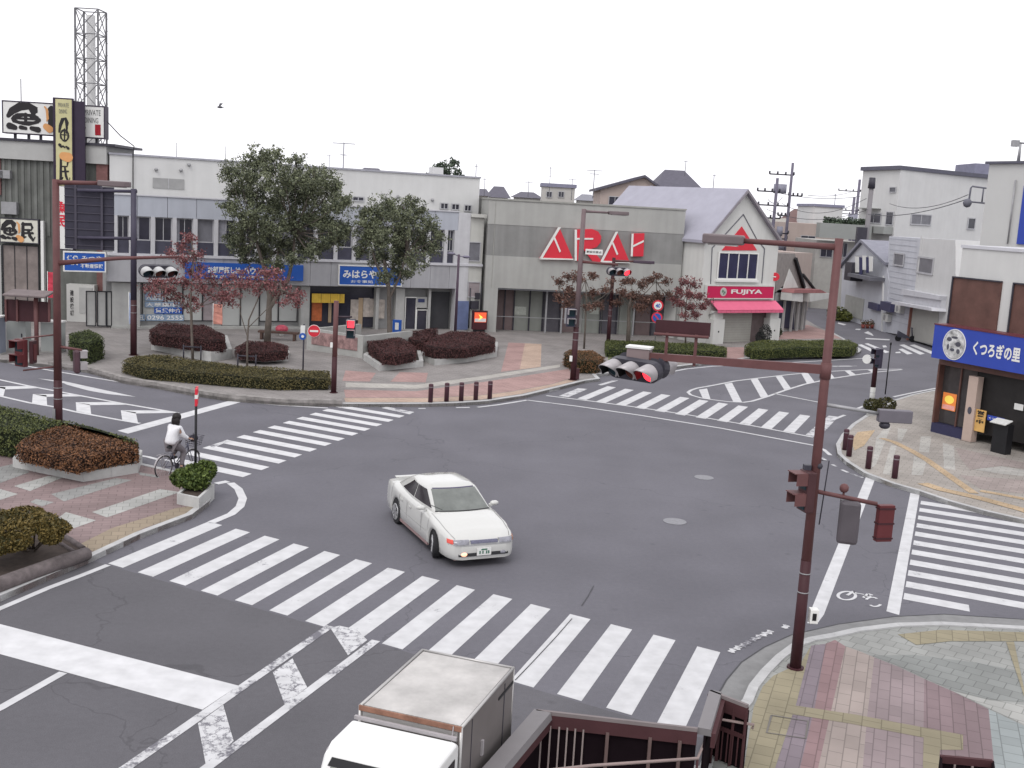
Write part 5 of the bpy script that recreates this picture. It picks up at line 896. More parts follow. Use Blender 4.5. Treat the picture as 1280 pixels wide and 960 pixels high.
def hiphouse(label, pL, pR, Y, yeave, yridge, dep, rmat, wmat, group=None):
    a_ = D(pL, yeave, Y); b_ = D(pR, yeave, Y); F = Facade(a_, b_); z0 = a_.z; z1_ = D((pL+pR)/2, yridge, Y+dep/2).z; root = thing('house', label, 'house', (a_.x, a_.y, 0), 0, group)
    mb = MB(); F.box(mb, .4, F.L-.4, 0, z0, -dep+.4, -.4); fix(mb.build('wall', wmat, root)); i_ = min(F.L*.3, dep*.4)
    P_ = [F.P(0, z0, 0), F.P(F.L, z0, 0), F.P(F.L, z0, -dep), F.P(0, z0, -dep), F.P(i_, z1_, -dep/2), F.P(F.L-i_, z1_, -dep/2)]
    mb = MB(); mb.add(P_, [(0,1,5,4), (1,2,5), (2,3,4,5), (3,0,4), (3,2,1,0)]); o_ = fix(mb.build('roof', rmat, root)); return root
TD = M('roof_tile_dark', (.09,.085,.11), .7, .15, 3); TG = M('roof_tile_grey', (.2,.2,.23), .7, .15, 3); FARW = M('far_wall_pale', (.42,.41,.39), .85, .08, .5); PINKW = M('pinkish_wall', (.40,.33,.30), .85, .06, .5, streak=.08)
# pinkish gabled house behind the store
r_, F_ = fbox('pinkish two storey house with a low gabled roof behind the grey store', 751, 832, 92, 92, 237, 9, PINKW, [((761,245),(776,257)), ((798,247.5),(808,259))], gable=(.66, 1.15))
r_, F_ = fbox('white house with a grey sloping roof squeezed between the store and the sweet shop', 803, 850, 82, 82, 258, 7, WHITEW, [((818,255.5),(827,262))], gable=(.2, 1.3), rmat=M('pale_roof', (.33,.33,.4), .6))
hiphouse('dark tiled house with a small ridge behind the lavender roof', 818, 882, 100, 236, 213, 9, TD, PINKW)
r_, F_ = fbox('small pale flat roofed block rising behind the grey store', 678, 719, 112, 112, 233, 6, FARW, [((683,239),(690,247)), ((698,239),(705,247))], name='house', roof=.35, rmat=M('roof_edge_purple', (.2,.2,.27), .7))
for i, (a_, b_, Y, ye, yr, lab) in enumerate([(606,638,130,246,233,'dark hip roofed house just above the left end of the grey store'), (638,680,140,246,240,'low long dark roof beyond the left part of the store roof'), (720,750,135,250,243,'low grey roof between the small pale block and the pinkish house'), (432,478,85,222,209.5,'dark roofed white gabled house above the middle of the long pale building'), (592,612,120,244,236,'small dark roof peeping over the right end of the long pale building'), (883,925,150,262,252,'low dark roof far behind the lavender roof')]):
    hiphouse(lab, a_, b_, Y, ye, yr, 8, TD if i != 2 else TG, FARW, group='low roofs beyond the shops')
# conifer-like tree behind
tree('background_tree', 'small spiky dark tree above the long pale building beside a white chimney', (556,330), [(.2,(556,230,0))], [(540,218,7),(548,214,7),(556,210,8),(566,207,7),(572,214,6),(560,220,9),(545,222,7),(574,222,6),(535,222,4),(566,201,4),(548,208,4),(578,225,3)], ((.03,.045,.03), (.10,.13,.09)), 'leaf_far', leaf=.16, n=900, depth=1, zb=0, twigs=False, slen=1.0, sprays=14)
# ---- small steep roofed building beside the lane
EY = 80; FE = Facade(D(968, 400, 77), D(1014, 400, 82)); TE = thing('shrine_like_shop', 'small shop with a steep tiled gable and white canopy on the lane corner', 'building', tuple(FE.A)); e = lambda X, Y: (880+X/5.333, 260+Y/5.333)
rE = FE.r((969,378),(1010,408)); mb = MB(); FE.box(mb, .0, FE.L*.88, PZ, FE.at(990,365)[1], -6, -.1); fix(mb.build('wall', M('temple_wall', (.3,.3,.3), .8, .15), TE))
mb = MB(); FE.ppoly(mb, [e(470,300),(993,317),e(655,530),e(620,545),e(520,520),e(475,560)], -5, .05); fix(mb.build('roof', M('tile_brown_grey', (.23,.21,.2), .8, .15, 3), TE))
mb = MB(); FE.ppoly(mb, [e(562,405),e(598,480),e(620,530),e(520,535)], .055, .1); FE.ppoly(mb, [e(640,445),e(735,568),e(650,535)], .055, .12); fix(mb.build('gable_panel', SHW, TE))
mb = MB(); pl(mb, FE, [e(592,335),e(650,530)], .22, .1, .3); pl(mb, FE, [e(640,440),e(745,575)], .12, .1, .3); mb.build('bargeboard', BLACK, TE)
mb = MB(); FE.ppoly(mb, [e(505,560),e(580,560),e(580,618),e(500,610)], .1, .9); FE.ppoly(mb, [e(610,560),e(750,560),e(755,590),e(610,615)], .1, 1.1); fix(mb.build('canopy', SHW, TE)); mb = MB(); FE.ppoly(mb, [e(515,535),e(690,535),e(735,558),e(505,558)], .1, 1.0); fix(mb.build('canopy_roof', M('canopy_red', (.3,.13,.13), .7), TE))
mb = MB(); FE.ppoly(mb, [e(480,620),e(600,620),e(600,810),e(480,790)], -.08, 0); mb.build('dark_shopfront', M('navy_dark', (.02,.02,.045), .4, .3, 3), TE)
mb = MB()
for X in (525, 580, 620, 655): s_ = FE.at(*e(X,700))[0]; mb = MB(); FE.box(mb, s_-.07, s_+.07, PZ, FE.at(*e(X,615))[1], 0, .15); mb.build('post', M('post_pale', (.45,.45,.44), .7), TE)
# ---- buildings beyond the lane
bL = e
r_, F_ = fbox('pink walled building with a long white awning beyond the lane corner', 985, 1048, 118, 118, 278, 12, PINKW, [((1001,294),(1019,300))], name='building', cat='building'); m2 = MB(); F_.box(m2, *F_.r((997,301),(1024,306)), 0, .9); m2.build('awning', SIGNWHITE, r_)
hiphouse('brown tiled roof behind the pink walled building', 985, 1040, 135, 280, 262, 8, M('roof_brown', (.16,.1,.095), .8, .15, 2), PINKW)
r_, F_ = fbox('white rounded flat block beside the brown tiled roof', 1019, 1054, 128, 128, 258, 8, WHITEW, name='building', cat='building', roof=.3, rmat=M('roof_edge_purple', (.2,.2,.27)))
r_, F_ = fbox('narrow cream building with a small dark window behind the utility poles', 965, 984, 125, 125, 272, 6, CREAMW, [((964,277),(968,283))], name='building', cat='building')
r_, F_ = fbox('low grey brown building at the end of the lane with a dark doorway', 1000, 1046, 108, 104, 322, 6, M('taupe_wall', (.26,.24,.22), .85, .1), [((1010,345),(1019,372)), ((1042,350),(1050,380))], name='building', cat='building', roof=.2)
m2 = MB(); F_.box(m2, *F_.r((1024,345),(1030,385)), 0, .25); m2.build('white_post', SIGNWHITE, r_)
r_, F_ = fbox('pinkish narrow building standing behind the steep tiled gable', 994, 1016, 98, 100, 316, 7, PINKW, name='building', cat='building')
# balcony block with plants (grey parapet) in the distance
r_, F_ = fbox('far apartment with a long grey balcony parapet topped with plants', 1021, 1084, 103, 103, 300, 8, M('balcony_block', (.36,.35,.33), .85, .1), [((1050,303),(1058,322)), ((1026,306),(1040,322))], name='apartment_building', cat='building')
m2 = MB(); rp = F_.r((1021,278),(1083,300)); F_.box(m2, rp[0], rp[1], rp[2], rp[3], .0, 1.3); m2.build('balcony_parapet', M('parapet_grey', (.27,.28,.27), .85, .08, .6), r_)
pts = np.array([tuple(F_.P(RNG.uniform(rp[0]+.5, rp[1]-.3), rp[3]+RNG.uniform(0, .6)*RNG.uniform(.3, 1), RNG.uniform(.3, 1.1))) for _ in range(900)]); V, Q = leafquads(pts, .14); rawmesh('balcony_plants', V, Q, leafmat('leaf_far', (.03,.045,.03), (.10,.13,.09)), r_)
# ---- right side: large white three storey block
F1 = Facade(D(1126,212,100), D(1247,224.5,108.6)); F2 = Facade(D(1079,213.5,106.5), D(1126,212,100)); BW = thing('apartment_building', 'large white three storey building with dark roof edge behind the lower white houses', 'building', tuple(F1.A)); zt_ = D(1126,212,100).z
mb = MB(); p_ = [F2.A, F1.A, F1.B, F1.B+(F2.A-F1.A), F2.A+(F1.B-F1.A)*.5]; mb.prism([(q.x, q.y) for q in p_], 0, zt_); mb.build('wall', WHITEW, BW); mb = MB(); mb.prism([(q.x, q.y) for q in [F2.A+F2.n*.3, F1.A+F2.n*.3+F1.n*.2, F1.B+F1.n*.3, F1.B+(F2.A-F1.A), F2.A+(F1.B-F1.A)*.5]], zt_+.002, zt_+.35); mb.build('roof_edge', M('roof_edge_dark', (.1,.1,.13)), BW)
y_ = lambda X, Y: (1020+X/4.923, 160+Y/4.923)
window(F2, F2.r(y_(457,362), y_(494,398)), BW, bars=0, fr=.07); window(F2, F2.r(y_(437,513), y_(474,600)), BW, bars=0, fr=.08); window(F1, F1.r(y_(585,525), y_(703,602)), BW, bars=1, fr=.1, gm=M('grey_blind_pane', (.16,.16,.18))); window(F1, F1.r(y_(935,550), y_(973,626)), BW, bars=0, fr=.1)
window(F2, F2.r(y_(320,520), y_(400,590)), BW, bars=1, fr=.08); mb = MB(); F2.box(mb, *F2.r(y_(300,600), y_(470,655)), .0, .9); F2.box(mb, *F2.r(y_(285,492), y_(400,500)), 0, .9); mb.build('balcony', M('parapet_grey', (.27,.28,.27)), BW)
# ---- white corrugated house by the lane, laundry balcony
FG = Facade(G(1048,396), G(1185,441.5)); HG = thing('house', 'white clad house with a small gable, laundry balcony and clutter along the lane', 'house', tuple(FG.A)); g_ = lambda X, Y: (1020+X/4.923, 160+Y/4.923); k_ = lambda X, Y: (1020+X/4.923, 340+Y/4.923)
WCL = M('white_cladding', (.50,.51,.55), .7, .05, .8, streak=.08)
def fp(F, mb, pts, d0, d1): F.ppoly(mb, pts, d0, d1)
mb = MB(); fp(FG, mb, [(1050,397),(1053,333),(1079,303),(1108,330),(1111,351),(1106,416)], -5, 0); fix(mb.build('wall', WCL, HG))
mb = MB(); pl(mb, FG, [(1050,334),(1079,301),(1110,330)], .22, -5, .25); fix(mb.build('roof', M('roof_edge_grey2', (.22,.22,.26), .7), HG))
mb = MB(); fp(FG, mb, [(1106,415),(1111,295),(1152,298),(1138,421)], -6, -.03); fix(mb.build('wing_wall', WCL, HG))
mb = MB()
for i in range(16):
    y0 = 300+i*7; za_ = FG.at(1130, y0)[1]; FG.box(mb, FG.at(1111,y0)[0]+.05, FG.at(1146,y0)[0], za_, za_+.03, -.03, -.01)
mb.build('cladding_joint', M('cladding_joint', (.38,.39,.43), .8), HG)
mb = MB(); pl(mb, FG, [(1153,296),(1145,365)], .3, -.03, .06); mb.build('corner_trim', WHITEW, HG); mb = MB(); pl(mb, FG, [(1105,345),(1103,415)], .12, 0, .1); mb.build('drainpipe', WHITEW, HG)
window(FG, FG.r(g_(485,765), g_(538,855)), HG, bars=0, fr=.1, gm=M('grey_blind_pane', (.16,.16,.18)), d=0); mb = MB(); r_ = FG.r(k_(345,185), k_(400,240)); FG.box(mb, *r_, 0, .3); r_ = FG.r(k_(437,180), k_(495,250)); FG.box(mb, *r_, 0, .5); mb.build('window_box', M('dark_blue_box', (.05,.05,.1), .5), HG)
mb = MB(); r_ = FG.r((1078,342),(1106,352)); FG.box(mb, *r_, 0, 1.2); mb.build('balcony', M('balcony_dark', (.13,.13,.15), .7, .2), HG); mb = MB(); r_ = FG.r((1072,328),(1078,352)); FG.box(mb, *r_, 0, 1.0); mb.build('balcony_side', DKMETAL, HG)
mb = MB(); FG.box(mb, *FG.r((1058,368),(1078,400)), 0, .06); mb.build('shutter', M('shutter_grey_far', (.36,.36,.34), .7, .1), HG)
LN = thing('laundry', 'white and dark clothes drying on the small balcony above the lane', 'laundry', tuple(FG.P(FG.at(1095,330)[0], FG.at(1095,345)[1], .7)))
for i, (x, w_, y0, y1, c) in enumerate(((1080,5.5,321,341,0), (1086,4.5,322,344,1), (1091,5.5,320,338,0), (1096.5,4,322,342,1), (1101,5,321,340,0))): mb = MB(); fp(FG, mb, [(x,y0),(x+w_,y0+.5),(x+w_-.4,y1),(x+.3,y1)], .72+.05*i, .74+.05*i); mb.build('garment', [SIGNWHITE, M('navy_cloth', (.04,.04,.1), .9)][c], LN)
mb = MB(); pl(mb, FG, [(1080,320.5),(1107,322)], .05, .7, .75); mb.build('rail', GREYM, LN)
for i, (x, y) in enumerate(((1111,397),(1127,386))):
    AC = thing('air_conditioner', ['white air conditioner unit on the ground by the clad house', 'white wall mounted air conditioner unit higher up, beside the garage shutter'][i], 'air conditioner', tuple(FG.P(FG.at(x,y)[0], FG.at(x,y)[1], .3)), 0, 'air conditioners on the clad house'); q = FG.at(x, y); mb = MB(); FG.box(mb, q[0]-.55, q[0]+.55, q[1]-.3, q[1]+.3, -.02, .3); mb.build('casing', M('ac_white', (.5,.5,.48), .5), AC); mb = MB(); c_ = FG.P(q[0]-.1, q[1], .3); mb.tube([c_, c_+FG.n*.02], .22, 14); mb.build('fan_grille', GREYM, AC)
WG = thing('house', 'bright white house with one window over an awning and a garage shutter', 'house', tuple(FG.P(FG.at(1150,430)[0], 0, 0)))
mb = MB(); fp(FG, mb, [(1152,297.5),(1195,300),(1195,440),(1137,424)], -7, .03); fix(mb.build('wall', WHITEW, WG)); window(FG, FG.r(g_(633,787), g_(720,908)), WG, bars=0, fr=.12, gm=M('grey_blind_pane', (.16,.16,.18)), d=.04)
mb = MB(); fp(FG, mb, [k_(570,105),k_(810,150),k_(805,175),k_(560,140)], .03, .5); fp(FG, mb, [k_(555,185),k_(800,225),k_(805,245),k_(545,200)], .03, 1.0); fp(FG, mb, [k_(570,130),k_(805,170),k_(800,225),k_(560,185)], .03, .35); fix(mb.build('awning', M('awning_white', (.5,.5,.53), .7, .08), WG))
mb = MB(); fp(FG, mb, [k_(605,210),k_(760,240),k_(750,450),k_(582,415)], .03, .1); mb.build('garage_shutter', M('garage_grey', (.36,.355,.33), .7, .06), WG); mb = MB(); pl(mb, FG, [k_(603,215),k_(578,420)], .18, .03, .25); mb.build('rusty_post', M('rusty', (.22,.1,.08), .8, .2), WG)
# ---- shop with the blue sign (right edge)
FS_ = Facade(G(1163,543), G(1285,575)); BS = thing('corner_shop', 'white box shaped corner shop with dark brown panels over a blue fascia', 'building', tuple(FS_.A))
zu = FS_.at(1190,309)[1]; zlo = FS_.at(1185,405)[1]; sL = FS_.at(1187,360)[0]; zt2 = FS_.at(1175,405)[1]; zb2_ = FS_.at(1172,446)[1]
mb = MB(); FS_.box(mb, .25, 12, zb2_-.3, zu, -12, -.25); fix(mb.build('wall', M('shop_box_white', (.53,.53,.52), .8, .04, .8, streak=.06), BS)); mb = MB(); FS_.box(mb, .2, 12, zu+.002, zu+.12, -12, -.2); fix(mb.build('coping', M('coping_white', (.5,.5,.53)), BS))
BRP = M('brown_panel', (.11,.055,.045), .5, .25, 1.5)
for (x0_, x1_) in ((1188,1247), (1265,1340)): ra = FS_.r((x0_, 347), (x1_, 360)); mb = MB(); FS_.box(mb, ra[0], ra[1], zt2-.1, FS_.at(1200,348)[1], -.25, -.2); f_ = mb.build('dark_panel', BRP, BS); m2 = MB(); FS_.box(m2, ra[0]-.05, ra[0], zt2, FS_.at(1200,348)[1]+.05, -.25, -.14); FS_.box(m2, ra[0], ra[1], FS_.at(1200,348)[1], FS_.at(1200,348)[1]+.05, -.25, -.14); m2.build('panel_frame', DKMETAL, f_)
BLU = M('fascia_blue', (.03,.06,.34), .45, .06)
SB = thing('fascia_sign', 'long blue shop fascia with white Japanese lettering and an oval emblem at the right edge', 'sign', tuple(FS_.P(0, zb2_, .3))); mb = MB(); FS_.box(mb, -.02, 9, zb2_, zt2, -.2, .45); fix(mb.build('board', BLU, SB)); mb = MB(); FS_.box(mb, -.04, 9, zt2+.002, zt2+.05, -.2, .47); mb.build('top_edge', M('dark_red_trim', (.12,.03,.04), .5), SB)
Ff = Facade(FS_.A+FS_.n*.45, FS_.B+FS_.n*.45); hh = zt2-zb2_; t0, t1 = Ff.at(1216,440)[0], Ff.at(1275,450)[0]; ftext(Ff, 'くつろぎの里', (t0, t1, zb2_+hh*.30, zb2_+hh*.72), .012, SIGNWHITE, SB, bold=.035)
oc = ((Ff.at(1179,425)[0]+Ff.at(1208,432)[0])/2, (zb2_+zt2)/2); orx, orz = (Ff.at(1208,430)[0]-Ff.at(1179,430)[0])/2, hh*.46
def oval(F, c, rx, rz, d0, d1, n=32): m_ = MB(); F.poly(m_, [(c[0]+rx*math.cos(2*math.pi*i/n), c[1]+rz*math.sin(2*math.pi*i/n)) for i in range(n)], d0, d1); return m_
em = oval(Ff, oc, orx, orz, .0, .02).build('emblem', SIGNWHITE, SB); oval(Ff, oc, orx*.94, orz*.95, .02, .024).build('emblem_ring', M('emblem_grey2', (.3,.3,.33), .6), em); oval(Ff, oc, orx*.88, orz*.9, .024, .028).build('emblem_face', M('emblem_pale', (.42,.42,.42), .6, .8, 4), em)
m_ = MB()   # generic ink strokes
for a_, b_, r1_, r2_ in ((-.45,.3,.22,.14), (.35,.05,.24,.16), (-.1,-.35,.2,.1), (.0,.45,.3,.08), (-.5,-.2,.1,.2), (.42,-.4,.16,.16)): Ff.poly(m_, [(oc[0]+orx*(a_+r1_*math.cos(i*math.pi/6)), oc[1]+orz*(b_+r2_*math.sin(i*math.pi/6))) for i in range(12)], .028, .031)
m_.build('emblem_ink', M('ink_dark_grey', (.07,.07,.09), .6, .3), em)
# ground floor
DKG = M('smoked_glass', (.05,.045,.045), .12, .4, 1.2); mb = MB(); FS_.box(mb, .05, 12, PZ+.35, zb2_-.02, -6, -.3); fix(mb.build('interior_wall', M('shop_dark_inside', (.02,.018,.018), .6, .3), BS))
sp = FS_.at(1211,520)[0]; mb = MB(); FS_.box(mb, .05, sp-.05, PZ+.4, zb2_-.25, -.3, -.27); wn = mb.build('shop_window', DKG, BS); mb = MB(); FS_.box(mb, 0, sp, PZ, PZ+.38, -.35, .02); fix(mb.build('plinth', M('plinth_navy', (.03,.03,.07), .6), BS)); mb = MB(); FS_.box(mb, 0, 12, zb2_-.27, zb2_-.02, -.4, 0); FS_.box(mb, 0, .08, PZ+.38, zb2_-.27, -.35, .02); fix(mb.build('frame', BRP, BS)); FS_.box
mb = MB(); xw = FS_.at(1193,500)[0]; FS_.box(mb, xw-.03, xw+.03, PZ+.38, zb2_-.27, -.26, -.2); mb.build('mullion', BRP, wn)
rc = (FS_.at(1210,500)[0], FS_.at(1222,500)[0]); zc0 = FS_.at(1210,552)[1]; mb = MB(); FS_.box(mb, rc[0], rc[1], zc0, FS_.at(1217,470)[1], -.2, .1); pc = mb.build('pale_pillar', M('pillar_beige', (.45,.35,.30), .7, .06), BS); mb = MB(); FS_.box(mb, rc[0]-.05, rc[1]+.05, PZ, zc0-.002, -.2, .16); mb.build('pillar_foot', BLACK, BS)
Fp = Facade(FS_.A+FS_.n*.1, FS_.B+FS_.n*.1); q = Fp.at(1212,513); oval(Fp, ((rc[0]+rc[1])/2, q[1]), .09, .14, 0, .012).build('pillar_emblem', M('ink_dark_grey', (.07,.07,.09)), pc)
def sheetthing(label, F, p0, p1, d, mat, texts=(), cat='poster', name='poster'):
    r_ = F.r(p0, p1); t = thing(name, label, cat, tuple(F.P(r_[0], r_[2], d))); mb = MB(); F.box(mb, *r_, d, d+.02); mb.build('sheet', mat, t)
    for tx, (fx0, fx1, fz0, fz1), m_, v in texts: ftext(F, tx, (r_[0]+(r_[1]-r_[0])*fx0, r_[0]+(r_[1]-r_[0])*fx1, r_[2]+(r_[3]-r_[2])*fz0, r_[2]+(r_[3]-r_[2])*fz1), d+.032, m_, t, bold=.03, vertical=v)
    return t
OR = M('poster_orange_glow', (.65,.2,.05), .5, .1, emit=.25); YL = M('poster_yellow_glow', (.8,.6,.1), .5, .1, emit=.3); r_ = FS_.r((1174,490),(1188,515))  # orange and yellow print emit a faint added glow, though no lamp
PO = sheetthing('orange poster with a yellow round figure and pink foot stuck inside the shop window', FS_, (1174,490), (1188,515), -.26, OR); rx_ = (r_[0]+r_[1])/2; oval(FS_, (rx_, r_[2]+(r_[3]-r_[2])*.62), (r_[1]-r_[0])*.34, (r_[3]-r_[2])*.24, -.24, -.235).build('yellow_figure', YL, PO); mb = MB(); FS_.box(mb, r_[0]+.03, r_[1]-.03, r_[2]+.03, r_[2]+(r_[3]-r_[2])*.3, -.24, -.235); mb.build('pink_strip', M('poster_pink', (.75,.35,.3), .5, .2, 5), PO)
sheetthing('narrow orange upright sign with black characters and a pale blue foot beside the beige pillar', FS_, (1221,511), (1230,541), .0, M('narrow_orange', (.6,.36,.12), .6), [('営業中', (.15,.85,.35,.97), BLACK, True)], 'sign', 'upright_sign')
sheetthing('small white notice on the dark shop wall at the right edge', FS_, (1263,504), (1273,514), -.25, SIGNWHITE)
PR = sheetthing('blue oval sign with white characters hanging over the menu stand', FS_, (1242,518), (1262,529), .3, BLU, [('くつろぎ', (.1,.9,.3,.7), SIGNWHITE, False)], 'sign', 'small_sign')
mn = G(1247,566,PZ); MS = thing('menu_stand', 'black menu stand with an open white menu page in front of the dark shop', 'menu stand', tuple(mn)); mb = MB(); mb.box(mn+Vector((.1,0,.55)), (.62,.32,1.1), FS_.u.to_2d().angle_signed(Vector((1,0))) if False else math.atan2(FS_.u.y, FS_.u.x)); mb.build('stand', BLACK, MS); mb = MB(); mb.box(mn+Vector((-.02,-.02,1.16)), (.66,.42,.03), math.atan2(FS_.u.y, FS_.u.x), rx=rad(18)); mb.build('menu_page', M('menu_white', (.6,.6,.58), .5, .1, 9), MS)
# tall plain block behind the shop and its tank frame
r_, F_ = fbox('tall plain grey block rising behind the corner shop at the right edge', 1237, 1330, 56, 52, 205, 8, M('tall_block_grey', (.5,.5,.49), .8, .04, .6), name='building', cat='building', roof=.12)
m2 = MB(); q = F_.r((1246,232),(1249,308)); m2.tube([F_.P(q[0]+1.2, F_.at(1263,305)[1], .1), F_.P(q[0]+1.2, F_.at(1265,225)[1], .1)], .04, 6); m2.build('drainpipe', GREYM, r_); m2 = MB(); F_.box(m2, F_.at(1279,250)[0], F_.L, F_.at(1272,305)[1], F_.at(1276,232)[1], 0, .08); m2.build('blue_panel', BLU, r_)
m2 = MB(); a_ = F_.P(F_.at(1268,200)[0], F_.at(1268,205)[1], -1.0); m2.tube([a_, a_+Vector((0,0,1.1))], .16, 8); m2.tube([a_+Vector((-.9,0,1.05)), a_+Vector((2,0,.95))], .05, 6); m2.tube([a_+Vector((0,0,.3)), a_+Vector((.9,0,.9))], .06, 6); m2.box(a_+Vector((-.8,0,1.0)), (.3,.3,.3)); b_ = F_.P(F_.at(1254,200)[0], F_.at(1254,205)[1], -1.0); m2.tube([b_, b_+Vector((0,0,1.1))], [.09,.05], 6); m2.build('rooftop_frame', GREYM, r_)
r_, F_ = fbox('dark louvred rooftop box behind the roof line of the large white building', 1219, 1262, 112, 112, 204, 5, M('louvre_purple_grey', (.2,.2,.27), .7, .15, 2), name='rooftop_box', cat='building', base=9)
# rooftop ground behind the store etc: aerials
def aerial(label, px, y0, y1, Y, arms, w=.03, group='thin aerials and poles on far roofs'):
    a_ = D(px, y1, Y); b_ = D(px, y0, Y); r_ = thing('aerial', label, 'aerial', tuple(a_), 0, group); mb = MB(); mb.tube([a_, Vector((a_.x, a_.y, b_.z))], w, 5)
    for f, l in arms: z_ = a_.z+(b_.z-a_.z)*f; mb.tube([Vector((a_.x-l, a_.y, z_)), Vector((a_.x+l, a_.y, z_))], w*.7, 5)
    mb.build('mast', M('aerial_grey', (.2,.2,.23), .6), r_)
aerial('tall television aerial with one cross arm above the middle of the long pale building', 428, 178, 240, 70, [(.98,.7), (.75,.2)], .035)
aerial('short aerial just left of the tall television aerial', 411, 193, 225, 75, [(.95,.2)], .02)
aerial('thin aerial above the right part of the long pale building', 594, 205, 235, 90, [(.9,.12)])
aerial('short thin aerial over the white chimney roof', 503, 219, 228, 72, [])
aerial('thin aerial just left of the small pale block', 660, 226, 246, 110, [(.9,.4)]); aerial('thin tall aerial on the left of the small pale block', 686, 208, 248, 112, [(.95,.2), (.7,.1)]); aerial('aerial on the right of the small pale block', 714, 223, 250, 112, [(.95,.4)])
aerial('aerial standing above the left roof of the store', 605, 222, 245, 118, [(.9,.2)])
aerial('aerial pole with crossbars just left of the pinkish house', 741, 212, 248, 125, [(.97,.9), (.85,.5), (.3,.3)], .05); aerial('aerial on the lavender roof ridge, left', 856, 200, 220, 92, [(.9,.2)]); aerial('aerial on the lavender roof ridge, right', 891, 218, 240, 82, [(.95,.12)]); aerial('aerial on the white rounded block', 1043, 242, 258, 128, [(.9,.2)], .04)
# ================================================================== POLES AND SIGNALS
def up(p, z): return Vector((p.x, p.y, z))
BRK = M('bracket_dark', (.05,.035,.045), .5, .2)
def perp(d): return Vector((-d.y, d.x, 0))
ROADD = Vector((math.cos(rB), math.sin(rB), 0)); ACR = Vector((-ROADD.y, ROADD.x, 0))   # across the near road, to the left
def pole(label, bpx, ytop, r0, r1, col, col2=None, zsplit=2.1, box=True):
    b = G(bpx[0], bpx[1], PZ); zt_ = HZ(b, ytop); root = thing('signal_pole', label, 'pole', tuple(b)); mb = MB(); mb.tube([b, up(b, zsplit)], [r0, r0-(r0-r1)*.3], 12); mb.tube([b, up(b, PZ+.03)], [r0*1.5, r0*1.5], 8, smooth=False); mb.build('lower_pole', col, root)
    mb = MB(); mb.tube([up(b, zsplit+.002), up(b, zt_)], [r0-(r0-r1)*.3-.004, r1], 12); mb.build('pole', col2 or col, root); mb = MB()
    for z in (zsplit-.25, zsplit-.6): mb.tube([up(b, z), up(b, z+.02)], [r0*.97]*2, 12)
    mb.build('band', GREYM, root)
    return root, b, zt_
def hood(mb_out, mb_in, c, fwd, r, L_, z=Vector((0,0,1))):
    side = fwd.cross(z).normalized(); n = 14; A = []
    for i in range(n+1):
        a = rad(-30+240*i/n); d = side*math.cos(a)+z*math.sin(a); k = .55+.45*max(0, math.sin(a)); A.append((c+d*r, c+d*r*.98+fwd*L_*k, c+d*(r-.012), c+d*(r*.98-.012)+fwd*L_*k))
    for i in range(n):
        mb_out.add([A[i][0], A[i][1], A[i+1][1], A[i+1][0]], [(0,1,2,3)], True); mb_in.add([A[i][2], A[i+1][2], A[i+1][3], A[i][3]], [(0,1,2,3)], True)
        mb_out.add([A[i][1], A[i][3], A[i+1][3], A[i+1][1]], [(0,1,2,3)])
LB_ = M('lens_blue', (.012,.03,.04), .35, .1, spec=.2); LY_ = M('lens_amber', (.10,.03,.02), .35, .1, spec=.2); LR_ = M('lens_red_off', (.06,.012,.012), .35, .1, spec=.2)
def vsignal(label, c, fwd, lit=True, r=.155, shell=None, group='traffic signals', hoodc=None, order=1, L_=.3, tilt=.12):
    "three lens horizontal head centred at c, facing fwd"
    s = Vector((-fwd.y, fwd.x, 0)).normalized()*-order; fwd = Vector((fwd.x, fwd.y, -tilt)).normalized(); root = thing('traffic_signal', label, 'traffic signal', tuple(c), 0, group); mb = MB(); up_ = s.cross(fwd).normalized(); up_ = up_ if up_.z > 0 else -up_
    # rounded housing
    pts = []
    for e, sg in ((-1,-1),(1,1)):
        for i in range(9): a = rad(90+180*i/8) if e < 0 else rad(-90+180*i/8); pts.append((e*.37+math.cos(a)*.19, math.sin(a)*.19))
    mb.extr([c+s*x+up_*y-fwd*.1 for x, y in pts], fwd*.16); mb.extr([c+s*x*.92+up_*y*.86-fwd*.16 for x, y in pts], fwd*.06); fix(mb.build('housing', shell or DKMETAL, root))
    for i, (x, mt) in enumerate(((-.37, LB_), (0, LY_), (.37, LENSRED if lit else LR_))):
        q = c+s*x+fwd*.062; m2 = MB(); m2.tube([q, q+fwd*.02], [r-.01, r*.8], 20); ln = m2.build('lens', mt, root)
        mo, mi = MB(), MB(); hood(mo, mi, q-fwd*.01, fwd, r+.012, L_, up_); ho = mo.build('hood', hoodc or SILVER, root); mi.build('hood_lining', BLACK, ho)
    return root
